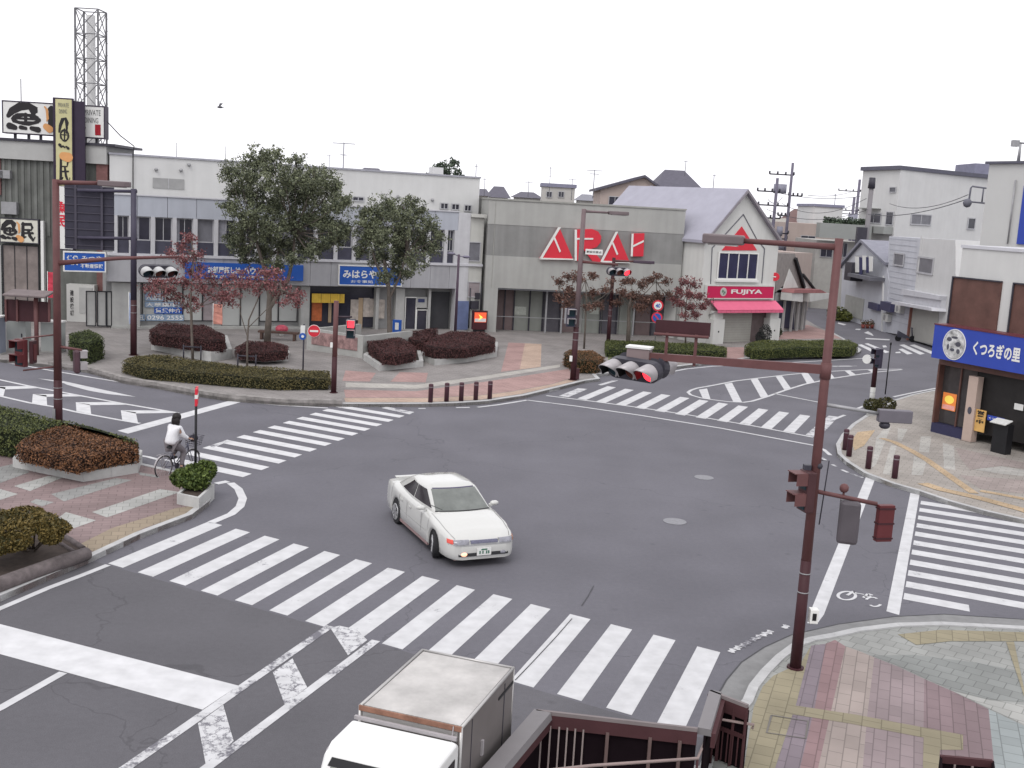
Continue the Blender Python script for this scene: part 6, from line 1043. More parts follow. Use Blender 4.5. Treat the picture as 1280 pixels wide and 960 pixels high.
def psignal(label, c, fwd, lit=None, col=None, hoodc=None, h=.8, w=.36, group='pedestrian signals', round_=False):
    fwd = Vector((fwd.x, fwd.y, 0)).normalized(); s = Vector((-fwd.y, fwd.x, 0)); root = thing('pedestrian_signal', label, 'pedestrian signal', tuple(c), 0, group); u_ = Vector((0,0,1)); col = col or DKMETAL
    def bx(mb, x0, x1, y0, y1, d0, d1): mb.hexa([c+s*x0+u_*y0+fwd*d0, c+s*x1+u_*y0+fwd*d0, c+s*x1+u_*y0+fwd*d1, c+s*x0+u_*y0+fwd*d1, c+s*x0+u_*y1+fwd*d0, c+s*x1+u_*y1+fwd*d0, c+s*x1+u_*y1+fwd*d1, c+s*x0+u_*y1+fwd*d1])
    mb = MB(); bx(mb, -w/2, w/2, -h/2, h/2, -.1, .06); fix(mb.build('housing', col, root, bevel=.06 if round_ else .02))
    for k, y in enumerate((h*.25, -h*.25)):
        m2 = MB(); bx(m2, -w*.36, w*.36, y-h*.19, y+h*.19, .061, .075); m2.build('lens', (LENSRED if (lit and k == 0) else LB_), root)
        m2 = MB(); bx(m2, -w*.44, w*.44, y+h*.2, y+h*.22, .06, .3); bx(m2, -w*.46, -w*.43, y-h*.08, y+h*.215, .06, .27); bx(m2, w*.43, w*.46, y-h*.08, y+h*.215, .06, .27); fix(m2.build('hood', hoodc or col, root))
    return root
LAMPG = M('lamp_housing', (.15,.12,.125), .5, .12)
# ---- tall pole on the right
PR_, bR, zR = pole('tall dark red pole on the patterned pavement, carrying the nearest signals', (994,835), 298, .105, .072, MAROON, BROWNRED, 2.15)
zarm = HZ(bR, 462); armL = 3.3; tipR = up(bR, zarm)+ACR*armL
def zfix(p, y): return Vector((p.x, p.y, HZ(p, y)))
tipR = zfix(tipR, 444); mb = MB(); a_, m2_, t2_ = up(bR, zarm), up(bR, zarm).lerp(tipR, .5), tipR; q_ = [(a_, .08), (m2_, .07), (t2_, .06)]
for (p1_, h1_), (p2_, h2_) in zip(q_, q_[1:]): mb.hexa([p1_+ROADD*-.05-Vector((0,0,h1_)), p2_+ROADD*-.05-Vector((0,0,h2_)), p2_+ROADD*.05-Vector((0,0,h2_)), p1_+ROADD*.05-Vector((0,0,h1_)), p1_+ROADD*-.05+Vector((0,0,h1_)), p2_+ROADD*-.05+Vector((0,0,h2_)), p2_+ROADD*.05+Vector((0,0,h2_)), p1_+ROADD*.05+Vector((0,0,h1_))])
mb.tube([up(bR, zarm-.16), up(bR, zarm+.12)], [.095,.095], 10); mb.build('signal_arm', BROWNRED, PR_)
# name board rack above the arm
def onarm(px, z0=0): # point on arm seen at column px
    best = min(range(101), key=lambda i: abs(colx(up(bR, zarm).lerp(tipR, i/100))-px)); return up(bR, zarm).lerp(tipR, best/100)
def colx(p): q = p-Vector((0,0,CAMH)); return 640+FPX*q.dot(CR)/q.dot(CF)
a1_, a2_ = onarm(868), onarm(831); mb = MB()
for q in (a1_, a2_): mb = MB(); mb.bar(q-Vector((0,0,.12)), q+Vector((0,0,.45)), .05, .05); mb.build('board_bracket', BROWNRED, PR_)
bl_, br_ = onarm(818), onarm(884); NB = thing('name_board', 'dark brown name board seen from behind on two brackets above the right signal arm', 'sign', tuple(bl_+Vector((0,0,.45)))); mb = MB(); e1, e2 = bl_+Vector((0,0,.42))-(br_-bl_)*.03, br_+Vector((0,0,.42)); sd_ = ROADD*-.0
mb.extr([e1, e2, e2+Vector((0,0,.25)), e1+Vector((0,0,.25))], ROADD*.06); fix(mb.build('board', MAROON, NB)); mb = MB(); mb.tube([e1-ROADD*.06, e2-ROADD*.06], .03, 6); mb.build('rail', BROWNRED, NB)
# nearest lit vehicle signal, back to back with a second head
cV = onarm(795)-ROADD*.28; cV = zfix(cV, 462); fN = -ROADD*.9+ACR*.32
vsignal('largest traffic signal, with silver hoods and its red lens lit', cV, fN, True, .165, shell=DKMETAL, order=-1, L_=.4, tilt=.2)
vsignal('traffic signal mounted back to back behind the nearest lit signal, facing away', cV+Vector((.22,.42,.03)), Vector((.7,.7,0)), False, .165, order=1, L_=.34, hoodc=SILVER)
CBX = thing('control_box', 'small white topped control box on the signal arm just above the nearest lit signal', 'control box', tuple(cV)); q = zfix(onarm(788), 443); q = q+ROADD*.05; mb = MB(); mb.box(q, (.42,.26,.22), math.atan2(ACR.y, ACR.x)); mb.build('box', M('box_brown_grey', (.22,.17,.17), .6), CBX, bevel=.01); mb = MB(); mb.box(q+Vector((0,0,.13)), (.46,.3,.035), math.atan2(ACR.y, ACR.x)); mb.build('lid', SIGNWHITE, CBX)
# lamp arm
def lamp_arm(root, b, z0, tip, hl, hw_, mat, hmat, r=.045, nm='lamp_arm', up0=0):
    mb = MB(); a = up(b, z0); mb.tube([a, a.lerp(tip, .5), tip], [r*1.3, r*1.1, r], 8); mb.build(nm, mat, root); d = (tip-a); d.z = 0; d.normalize(); m2 = MB(); c = tip+d*hl*.45
    n_ = perp(d); pts = [(-hl/2, -hw_*.35), (-hl/2, hw_*.35), (hl*.35, hw_/2), (hl/2, hw_*.3), (hl/2, -hw_*.3), (hl*.35, -hw_/2)]
    m2.extr([c+d*x+n_*y-Vector((0,0,.08)) for x, y in pts], Vector((0,0,.17))); h = fix(m2.build('lamp_head', hmat, root, bevel=.03)); m3 = MB(); m3.box(c-Vector((0,0,.09)), (hl*.7, hw_*.6, .03), math.atan2(d.y, d.x)); m3.build('lamp_glass', M('lamp_glass', (.45,.43,.42), .2), h)
zl = HZ(bR, 309); tl = up(bR, zl)+ACR*1.62; tl = zfix(tl, 301); lamp_arm(PR_, bR, zl, tl, .72, .34, BROWNRED, LAMPG)
# second arm (to the right, towards the corner shop) with a flat head seen from behind
zq = HZ(bR, 505); tq = up(bR, zq)+Vector((1.0,.0,0)); tq = zfix(tq, 517); mb = MB(); mb.tube([up(bR, zq), tq], [.035,.03], 8); mb.build('side_arm', GREYM, PR_)
SH = thing('detector_head', 'flat grey detector head on a thin side arm, right of the tall right pole', 'detector', tuple(tq)); mb = MB(); mb.box(tq+Vector((.27,0,-.03)), (.58,.16,.22)); mb.build('casing', M('detector_grey', (.13,.12,.14), .6, .12), SH, bevel=.015); mb = MB(); mb.sphere(tq+Vector((.12,.02,-.2)), .1, 10, (1,1,.7)); mb.build('sensor', DKMETAL, SH)
zp_ = HZ(bR, 612); psignal('dark red two lamp pedestrian signal facing left on the tall right pole', up(bR, zp_)+Vector((-.17,-.12,0)), Vector((-1,-.25,0)), None, M('maroon_dark_head', (.06,.025,.028), .5), hoodc=BROWNRED, h=.72, w=.34)
mb = MB(); zh = HZ(bR, 612)-.02; hA = up(bR, zh); hB = zfix(hA+Vector((1.15,.05,0)), 630); mb.tube([hA, hB], .04, 8); mb.sphere(hA.lerp(hB, .47)+Vector((0,0,.16)), .085, 10); mb.tube([hA.lerp(hB,.47), hA.lerp(hB,.47)+Vector((0,0,.1))], .02, 6); mb.build('side_bracket', BROWNRED, PR_)
cP = hA.lerp(hB, .58)+Vector((0,-.05,-.42)); psignal('rounded grey brown pedestrian signal seen from behind, hanging right of the tall right pole', cP, Vector((.25,1,0)), None, M('signal_back_grey', (.085,.075,.085), .5, .15), h=.78, w=.36, round_=True)
q = hB+Vector((.16,-.02,-.33)); TP = thing('timer_panel', 'dark red flat panel with ribbed edges beside the rounded pedestrian signal', 'panel', tuple(q)); mb = MB(); mb.box(q, (.30,.12,.66), rad(14)); mb.build('panel', M('panel_maroon', (.10,.022,.025), .5, .15), TP, bevel=.01); mb = MB()
for z in (-.27,-.0,.27): mb.box(q+Vector((0,0,z)), (.32,.14,.03), rad(14))
mb.build('rib', MAROON, TP)
PB = thing('push_button_box', 'small white push button box on the foot of the tall right pole', 'push button box', tuple(bR)); zb_ = HZ(bR, 768); q = up(bR, zb_)+Vector((.22,-.02,0)); mb = MB(); mb.box(q, (.15,.16,.26)); mb.build('box', SIGNWHITE, PB, bevel=.01); mb = MB(); mb.box(q+Vector((.0,-.085,0)), (.07,.012,.13)); mb.build('button_plate', BLACK, PB)
mb = MB(); mb.tube([up(bR, HZ(bR,575))+Vector((.0,0,0)), up(bR, HZ(bR,575))+Vector((.22,0,.0)), up(bR, HZ(bR,655))+Vector((.16,0,0))], .012, 5); c_ = up(bR, HZ(bR,583)); mb.box(c_+Vector((-.16,-.03,-.02)), (.12,.12,.1)); mb.sphere(c_+Vector((.05,-.05,.02)), .06, 8); mb.build('cable', DKMETAL, PR_)
# ---- left pole
PL_, bL_, zL = pole('tall dark red signal pole at the left, rising from the rust brown hedge', (73,545), 224, .135, .10, MAROON, BROWNRED, 1.9)
tl = up(bL_, HZ(bL_, 229))+Vector((1.3,.1,0)); tl = zfix(tl, 229); lamp_arm(PL_, bL_, HZ(bL_,228), tl, .95, .4, BROWNRED, LAMPG, .06)
zA = HZ(bL_, 329); tA = zfix(up(bL_, zA)+Vector((3.6,.35,0)), 321); mb = MB(); mb.tube([up(bL_, zA), up(bL_, zA).lerp(tA,.5)+Vector((0,0,.05)), tA], [.085,.06,.04], 10); mb.build('signal_arm', BROWNRED, PL_)
q = zfix(up(bL_, zA)+Vector((3.05,.1,0)), 339); vsignal('traffic signal with silver hoods seen from the side at the end of the left arm', q, Vector((.75,-1,0)), False, .16, order=-1, L_=.40, tilt=.28, hoodc=M('bright_hood', (.46,.46,.46), .4, .05))
c1_ = up(bL_, HZ(bL_, 446)); mb = MB()
for y in (418, 458): z = HZ(bL_, y); mb.tube([up(bL_, z), zfix(up(bL_, z)+Vector((-1.05,-.05,0)), y+5)], .028, 6)
z = HZ(bL_, 433); mb.tube([up(bL_, z), up(bL_, z)+Vector((.75,0,-.08))], .045, 8); mb.build('side_bracket', BROWNRED, PL_)
q = zfix(up(bL_, 3)+Vector((-1.12,-.05,0)), 441); psignal('dark red pedestrian signal pair left of the tall left pole', q, Vector((-.5,-1,0)), None, M('panel_maroon', (.10,.022,.025)), h=.85, w=.42)
q = zfix(up(bL_, 3)+Vector((-.78,.05,0)), 440); TP2 = thing('timer_panel', 'narrow dark red panel between the tall left pole and its left pedestrian signal', 'panel', tuple(q)); mb = MB(); mb.box(q, (.12,.3,.7)); mb.build('panel', MAROON, TP2, bevel=.01); mb = MB(); mb.box(q+Vector((.07,0,0)), (.02,.2,.5)); mb.build('rib', M('panel_maroon', (.10,.022,.025)), TP2)
q = zfix(up(bL_, 3)+Vector((.62,-.03,0)), 452); psignal('rounded dark red pedestrian signal with a white hood, right of the tall left pole', q, Vector((.9,.6,0)), None, M('signal_back_grey2', (.075,.04,.05), .5, .15), hoodc=SILVER, h=.72, w=.36, round_=True)
PB2 = thing('push_button_box', 'small white push button box on the foot of the tall left pole, above the hedge', 'push button box', tuple(bL_)); mb = MB(); mb.box(up(bL_, HZ(bL_,539))+Vector((-.13,-.14,0)), (.22,.16,.36)); mb.build('box', SIGNWHITE, PB2, bevel=.01); mb = MB(); mb.box(up(bL_, HZ(bL_,540))+Vector((-.12,-.225,0)), (.1,.012,.2)); mb.build('button_plate', GREYM, PB2); mb = MB(); mb.box(up(bL_, HZ(bL_,518))+Vector((-.07,-.15,0)), (.08,.04,.4)); mb.build('cable_guard', GREYM, PB2)
# ---- guide sign post (second from left)
GP, bG, zG = pole('dark post with maroon foot carrying the back of a large guide sign', (167,444), 236, .15, .13, MAROON, M('navy_pole', (.05,.045,.07), .5, .15), 2.7)
mb = MB(); gz = []
for y, y2 in ((239,238), (298,297)): z = HZ(bG, y); t = zfix(up(bG, z)+Vector((-2.5,-.15,0)), y2); mb.tube([up(bG, z)+Vector((.15,0,0)), t], .075, 8); gz.append((up(bG, z), t))
mb.build('sign_arm', M('navy_pole', (.05,.045,.07)), GP)
q = zfix(up(bG, 6)+Vector((-2.05,.08,0)), 270); zt_ = HZ(up(q,0), 231); zb_ = HZ(up(q,0), 312); wS = 2.2; GS = thing('guide_sign', 'large dark guide sign seen from behind, right of the tall left pole', 'sign', tuple(q)); mb = MB(); mb.box((q.x, q.y, (zt_+zb_)/2), (wS, .06, zt_-zb_), rad(4)); mb.build('panel', M('sign_back', (.035,.033,.05), .6, .15), GS); mb = MB()
for i in range(8): mb.box((q.x, q.y-.05, zb_+(zt_-zb_)*(i+.5)/8), (wS, .04, .04), rad(4))
for s_ in (-.6,.6): mb.box((q.x+s_, q.y-.09, (zt_+zb_)/2), (.1, .05, zt_-zb_), rad(4))
mb.build('stiffener', M('sign_rib', (.06,.055,.075), .6), GS)
# ---- pole by the brick pavement
PC_, bC, zC = pole('dark red signal pole by the brick pavement in front of the grey store', (716,475), 261, .14, .105, MAROON, M('pole_grey_brown', (.15,.11,.115), .55, .12), 2.6)
t = zfix(up(bC, HZ(bC,265))+Vector((1.2,.3,0)), 266); lamp_arm(PC_, bC, HZ(bC,264), t, .95, .4, M('pole_grey_brown', (.15,.11,.115)), LAMPG, .05)
zA = HZ(bC, 327); t = zfix(up(bC, zA)+Vector((1.7,-.3,0)), 331); mb = MB(); mb.tube([up(bC, zA), t], [.07,.05], 8); mb.build('signal_arm', BROWNRED, PC_)
q = zfix(up(bC, zA)+Vector((1.72,-.5,0)), 339.5); vsignal('small far traffic signal with its red lens lit, below the red store letters', q, Vector((.3,-1,0)), True, .165, order=-1, shell=DKMETAL, L_=.32, tilt=.15)
NS = thing('street_name_sign', 'small white street name sign before the red store letters', 'sign', tuple(bC)); Fn = Facade(up(bC,0)-Vector((0,.16,0)), up(bC,0)+Vector((1,-.16,0))); r_ = Fn.r((732,311),(753,319)); mb = MB(); Fn.box(mb, *r_, 0, .04); mb.build('plate', SIGNWHITE, NS); ftext(Fn, '駅前交差点', (r_[0]+.05, r_[1]-.05, r_[2]+.07, r_[3]-.07), .052, INK, NS, bold=.01)
q = zfix(up(bC, 3)+Vector((-.28,-.16,0)), 397); psignal('pedestrian signal with two glaring white hoods on the pole by the brick pavement', q, Vector((.25,-1,0)), None, M('navy_pole', (.05,.045,.07)), hoodc=SILVER, h=.85, w=.42); mb = MB(); z = HZ(bC, 394); mb.box(up(bC, z)+Vector((-.52,-.1,-.05)), (.12,.14,.7)); mb.build('side_unit', GREYM, PC_)
PB3 = thing('push_button_box', 'small white plate on the foot of the pole by the brick pavement', 'push button box', tuple(bC)); mb = MB(); mb.box(up(bC, HZ(bC,448))+Vector((-.16,-.14,0)), (.13,.1,.26)); mb.build('box', SIGNWHITE, PB3, bevel=.01); mb = MB(); mb.box(bC+Vector((.2,0,.3)), (.16,.2,.5)); mb.build('anchor_box', MAROON, PC_)
# pole behind it
PD_, bD, zD = pole('thinner dark red pole behind the small far traffic signal', (760,430), 322, .12, .1, MAROON, MAROON, 2.4)
zA = HZ(bD, 326); t = zfix(up(bD, zA)+Vector((1.2,0,0)), 327); lamp_arm(PD_, bD, zA, t, 1.25, .4, BROWNRED, M('navy_brown', (.07,.05,.07), .5), .06)
# short post with red pedestrian lamp
PE_, bE, zE = pole('short dark red post at the right end of the long olive kerb hedge', (417,491), 376, .11, .1, MAROON, BROWNRED, 1.6)
z = HZ(bE, 396); mb = MB(); mb.tube([up(bE, z), up(bE, z)+Vector((.65,0,.03))], .04, 6); mb.build('side_bracket', BRK, PE_); q = zfix(up(bE, 3)+Vector((.62,-.05,0)), 411); psignal('pedestrian signal with its upper lamp lit red beside the no entry sign', q, Vector((.05,-1,0)), True, DKMETAL, hoodc=SILVER, h=.78, w=.36)
mb = MB(); mb.box(bE+Vector((-.13,-.05,1.95)), (.1,.1,.2)); mb.build('button_box', SIGNWHITE, PE_)
# striped post at the right corner with white foot
PF_, bF, zF = pole('dark red post with a white wrapped foot in the small shrub bed', (1089,507), 436, .12, .1, M('white_wrap', (.52,.52,.5), .6, .1), MAROON, .95)
q = up(bF, HZ(bF, 445))+Vector((.0,-.02,0)); q = zfix(q, 447); psignal('dark pedestrian signal seen edge on at the top of the white footed post', q+Vector((.03,-.12,0)), Vector((-.95,-.3,0)), None, M('navy_pole', (.05,.045,.07)), h=.85, w=.4)
q = zfix(up(bF, 3)+Vector((-.42,0,0)), 449); t_ = thing('sign_disc', 'white back of a small round sign left of the white footed post', 'sign', tuple(q)); mb = MB(); mb.tube([q, q+Vector((.05,.06,0))], .2, 16, smooth=False); mb.build('disc', SIGNWHITE, t_)
b = G(1106.5,493,PZ); t_ = thing('thin_post', 'thin black upright rod by the shrub bed on the right corner', 'post', tuple(b)); mb = MB(); mb.tube([b, up(b, HZ(b, 431))], .03, 6); mb.build('rod', BLACK, t_); mb = MB(); mb.tube([up(b, HZ(b,431)), up(b, HZ(b,428))], .045, 6); mb.build('cap', BLACK, t_)
# edge-on red and white sign post by the cyclist
b = G(244,616,PZ); SP = thing('sign_post', 'slim dark post with an edge on red and white sign head, beside the cyclist', 'sign', tuple(b)); zt_ = HZ(b, 484); mb = MB(); mb.tube([b, up(b, zt_)], .035, 8); mb.build('post', BLACK, SP); mb = MB(); z0 = HZ(b, 506); q = up(b, (zt_+z0)/2)
mb.tube([q+Vector((-.03,-.05,0)), q+Vector((.0,-.035,0))], .24, 20, smooth=False) if False else mb.box(q+Vector((.02,-.03,0)), (.07,.42,zt_-z0), rad(13)); mb.build('sign_head', SIGNRED, SP, bevel=.02); mb = MB(); mb.box(q+Vector((.02,-.03,.02)), (.075,.43,.10), rad(13)); mb.build('white_bar', SIGNWHITE, SP)
# no entry sign, blue white marker
def rdisc(parent, c, r, mat, d=.0, nm='disc', th=.02):
    mb = MB(); f = Vector((-c.x, -c.y, 0)).normalized(); c = c+f*d; mb.tube([c, c+f*th], [r, r], 28, smooth=False); return mb.build(nm, mat, parent)
b = G(378.5,470,PZ); NE = thing('no_entry_sign', 'round red no entry sign with a white bar behind the kerb hedge', 'sign', tuple(b)); mb = MB(); mb.tube([b, up(b, HZ(b,405))], .035, 8); mb.build('post', DKMETAL, NE)
q = up(G(391,472,PZ), 0); q = zfix(q, 413.7); rdisc(NE, q, .27, SIGNWHITE, 0, 'rim'); dd = rdisc(NE, q, .25, SIGNRED, .022, 'disc'); f = Vector((-q.x,-q.y,0)).normalized(); mb = MB(); mb.box(q+f*.05, (.36,.012,.085), math.atan2(f.y, f.x)+math.pi/2); mb.build('white_bar', SIGNWHITE, dd); mb = MB(); mb.bar(up(b, q.z), q+Vector((0,.02,0)), .03); mb.build('bracket', GREYM, NE)
q = zfix(up(G(377.5,470,PZ),0)-Vector((0,.08,0)), 414); MK = thing('marker_sign', 'small white and blue marker plate left of the no entry sign', 'sign', tuple(q)); mb = MB(); mb.box(q, (.2,.03,.5)); mb.build('plate', SIGNWHITE, MK); rdisc(MK, q-Vector((0,0,.22)), .15, SIGNBLUE, .03); rdisc(MK, q-Vector((0,0,.22)), .06, SIGNWHITE, .052, 'spot')
# 40 and no parking signs
b = G(818,436,PZ); NP = thing('road_sign_post', 'grey post with a round speed sign reading 40 above a round no parking sign', 'sign', tuple(b)); mb = MB(); mb.tube([b, up(b, HZ(b,376))], .035, 8); mb.build('post', GREYM, NP)
q = zfix(up(b,0)-Vector((0,.06,0)), 382); rdisc(NP, q, .32, SIGNRED, 0, 'speed_disc'); s_ = rdisc(NP, q, .23, SIGNWHITE, .022, 'speed_face'); F40 = Facade(q+Vector((-.5,0,0)), q+Vector((.5,0,0))); ftext(F40, '40', (.36,.64,q.z-.12,q.z+.12), .06, SIGNBLUE, s_, bold=.03)
q2 = zfix(up(b,0)-Vector((0,.06,0)), 397); rdisc(NP, q2, .32, SIGNRED, 0, 'parking_disc'); s_ = rdisc(NP, q2, .24, SIGNBLUE, .022, 'parking_face'); mb = MB(); mb.box(q2+Vector((0,-.05,0)), (.46,.012,.07), 0, ry=rad(45)); mb.build('slash', SIGNRED, s_)
# twin lamp post
b = G(569,414,PZ+.4); TL = thing('twin_lamp_post', 'slim dark lamp post with two small heads in the curved planter by the shop entrance', 'street lamp', tuple(b)); zt_ = HZ(b, 318); mb = MB(); mb.tube([b, up(b, zt_)], [.09,.07], 10); mb.build('post', M('post_plum', (.075,.05,.075), .5, .15), TL)
for s_, dz in ((-1,.02), (1,-.12)): mb = MB(); c_ = up(b, zt_+dz)+Vector((s_*.34,0,0)); mb.tube([up(b, zt_-.1), c_], .03, 6); mb.sphere(c_+Vector((s_*.1,0,0)), .2, 12, (1.2,.8,.45)); mb.build('lamp_head', M('lamp_plum', (.16,.15,.2), .4), TL)
# ---- bollards
BOL = thing('bollard', 'x', 'bollard', (0,0,0), 0, 'dark red bollards along the pavement edges'); mb = MB(); mb.tube([Vector((0,0,0)), Vector((0,0,.70)), Vector((0,0,.735)), Vector((0,0,.75))], [.095,.095,.086,.04], 16); mb.build('post', M('bollard_plum', (.065,.025,.035), .45, .15), BOL, keep_local=True); mb = MB(); mb.tube([Vector((0,0,.6)), Vector((0,0,.635))], [.097,.097], 16); mb.build('ring', M('ring_grey', (.2,.17,.18), .5), BOL, keep_local=True)
ordn = ['leftmost of the five dark bollards by the brick pavement', 'second from the left of the five bollards by the brick pavement', 'middle one of the five bollards by the brick pavement', 'fourth from the left of the five bollards by the brick pavement', 'rightmost of the five bollards by the brick pavement', 'farthest of the four bollards on the right corner, half hidden by the next one', 'bollard just in front of the farthest one on the right corner', 'third dark bollard along the curved kerb of the right corner', 'nearest bollard on the right corner, closest to the striped crossing']
for i, (x, y) in enumerate([(538,503),(558,501.5),(576.3,500.7),(594.5,499.7),(612,498.7),(1056,562),(1061,570),(1085,585.5),(1118,597.5)]):
    p_ = G(x, y, PZ+.01)
    if i == 0: BOL.location = p_; BOL['label'] = ordn[0]; 
    else: dup(BOL, None, p_, 0, ordn[i])
# ---- equipment cabinets, information board
def cabinet(label, p0, p1, ybase, ytop, mat, dep=.6, lidm=None):
    a = G(p0, ybase, PZ); b = G(p1, ybase, PZ); b.y = a.y; h_ = HZ(a, ytop)-PZ; r_ = thing('equipment_cabinet', label, 'cabinet', tuple(a)); c_ = (a+b)/2+Vector((0,dep/2,0)); w_ = (b-a).length; mb = MB(); mb.box(c_+Vector((0,0,h_/2)), (w_, dep, h_-.12)); mb.build('body', mat, r_, bevel=.015); mb = MB(); mb.box(c_+Vector((0,0,h_-.03)), (w_+.06, dep+.08, .07)); mb.build('lid', lidm or SIGNWHITE, r_); mb = MB(); mb.box(c_+Vector((0,0,.03)), (w_+.02, dep+.02, .07)); mb.build('plinth', CONC, r_); mb = MB(); mb.box((a+b)/2+Vector((w_*.3,-.012,h_*.5)), (.05,.03,.16)); mb.build('handle', DKMETAL, r_)
CG = M('cabinet_pale', (.36,.38,.37), .6, .06, 2, streak=.08)
cabinet('pale grey street cabinet with a white lid, left of the tall left pole', 8, 37, 439, 397, CG); cabinet('pale grey street cabinet with a white lid, directly behind the tall left pole', 51, 80, 440, 401, CG); cabinet('blue grey street cabinet cut off by the left edge of the photo', -30, 6, 442, 394, M('cabinet_blue_grey', (.2,.22,.27), .6, .08))
b = G(46,444,PZ); IB = thing('information_board', 'dark red roofed information board seen from behind, over the pale cabinets', 'notice board', tuple(b)); k = b.y/FPX
def ip(x, y, dy=0): p = D(x, y, b.y+dy); return p
mb = MB(); mb.extr([ip(8,401), ip(62,403), ip(62,378), ip(8,374)], Vector((0,.12,0))); fix(mb.build('board', MAROON, IB)); mb = MB(); mb.tube([b, up(b, ip(46,372).z)], .1, 8); mb.build('post', BROWNRED, IB); mb = MB(); mb.box(ip(36,367), (1.9,1.1,.1), 0, ry=0, rx=rad(8)); mb.build('roof', M('board_roof', (.16,.13,.13), .6, .15), IB, bevel=.03); mb = MB()
for x in (8, 22, 44, 62): q = ip(x, 388); mb.box(q+Vector((0,-.03,0)), (.08,.1,1.0))
mb.build('frame', BROWNRED, IB)
# ---- small things in front of the shops
b = G(495,421,PZ); t_ = thing('sidewalk_sign', 'small blue standing sign with a pale patch near the foot of the right green tree', 'sign', tuple(b)); Fq = Facade(up(b,0)-Vector((.33,0,0)), up(b,0)+Vector((.33,0,0))); r_ = Fq.r((491,400),(501,417)); r_ = (r_[0], r_[1], PZ+.1, r_[3]); mb = MB(); Fq.box(mb, *r_, -.3, 0); mb.build('board', SIGNBLUE, t_); mb = MB(); Fq.box(mb, r_[0]+.14, r_[1]-.14, r_[3]-.55, r_[3]-.14, .0, .012); mb.build('pale_mark', SIGNWHITE, t_)
sgr = FB.r((592,389),(608,412)); LS = thing('lit_sign', 'glowing yellow and red sign in a dark frame beside the grey store', 'sign', tuple(FB.P(sgr[0], PZ, .6))); Fl = Facade(FB.A+FB.n*.9, FB.B+FB.n*.9); sgr = Fl.r((592,388.5),(608.5,412)); mb = MB(); Fl.box(mb, sgr[0], sgr[1], sgr[2], sgr[3], -.25, 0); mb.build('frame', M('dark_red_frame', (.06,.015,.02), .5), LS); mb = MB(); Fl.box(mb, sgr[0]+.08, sgr[1]-.08, sgr[2]+.45, sgr[3]-.1, 0, .012); mb.build('red_face', M('glow_red', (.85,.12,.05), .4, .1, 4, emit=.5), LS); mb = MB(); cx_, cz_ = (sgr[0]+sgr[1])/2, (sgr[2]+sgr[3])/2+.18; Fl.poly(mb, [(cx_-.14,cz_+.2),(cx_+.16,cz_),(cx_-.14,cz_-.2),(cx_-.02,cz_)], .012, .02); mb.build('yellow_mark', M('glow_yellow', (1,.75,.12), .4, .1, emit=.7), LS); mb = MB(); Fl.box(mb, sgr[0]+.1, sgr[1]-.1, sgr[2]+.48, sgr[2]+.68, .012, .02); mb.build('white_strip', SIGNWHITE, LS); mb = MB(); Fl.box(mb, sgr[0]+.1, sgr[1]-.1, PZ, sgr[2], -.2, -.05); mb.build('foot', BLACK, LS)
b = G(352,420,PZ); t_ = thing('round_stool', 'pinkish red round topped pedestal with pale spots behind the small dark red hedge', 'stool', tuple(b)); mb = MB(); q = up(b, HZ(b, 411)); mb.tube([b, q], [.12,.16], 10); mb.build('pedestal', SIGNWHITE, t_); mb = MB(); mb.sphere(q, .36, 16, (1,1,.62)); mb.build('cap', M('stool_red', (.5,.08,.12), .5, .3, 9), t_)
BN = thing('bench', 'long dark wooden bench behind the small dark red hedge', 'bench', tuple(G(350,427,PZ))); a_, c_ = G(322,424,PZ), G(372,427,PZ); mb = MB(); mb.hexa([p+Vector((0,0,z)) for z in (.36,.46) for p in (a_, c_, c_+Vector((0,.45,0)), a_+Vector((0,.45,0)))]); mb.build('seat', M('bench_wood', (.09,.055,.045), .7, .2, 5), BN)
for t in (.08,.9): q = a_.lerp(c_, t)+Vector((0,.22,.18)); mb = MB(); mb.box(q, (.12,.4,.36)); mb.build('leg', M('bench_wood', (.09,.055,.045)), BN)
mb = MB(); b = G(240,452,PZ+.05)
for bx_, lab in (((241,450), 'low dark steel tree guard at the foot of the leftmost red leaved tree'), ((309,462), 'low dark steel tree guard at the foot of the second red leaved tree')):
    b = G(bx_[0], bx_[1], PZ); t_ = thing('tree_guard', lab, 'tree guard', tuple(b)); mb = MB()
    for s_ in (-.4,.4): mb.tube([b+Vector((s_,-.1,0)), b+Vector((s_,-.1,.7))], .035, 6)
    mb.build('stake', DKMETAL, t_); mb = MB(); mb.tube([b+Vector((-.42,-.1,.62)), b+Vector((.42,-.1,.62))], .035, 6); mb.build('crossbar', DKMETAL, t_)
b = G(1118-4,385,0); # little clutter by the clad house
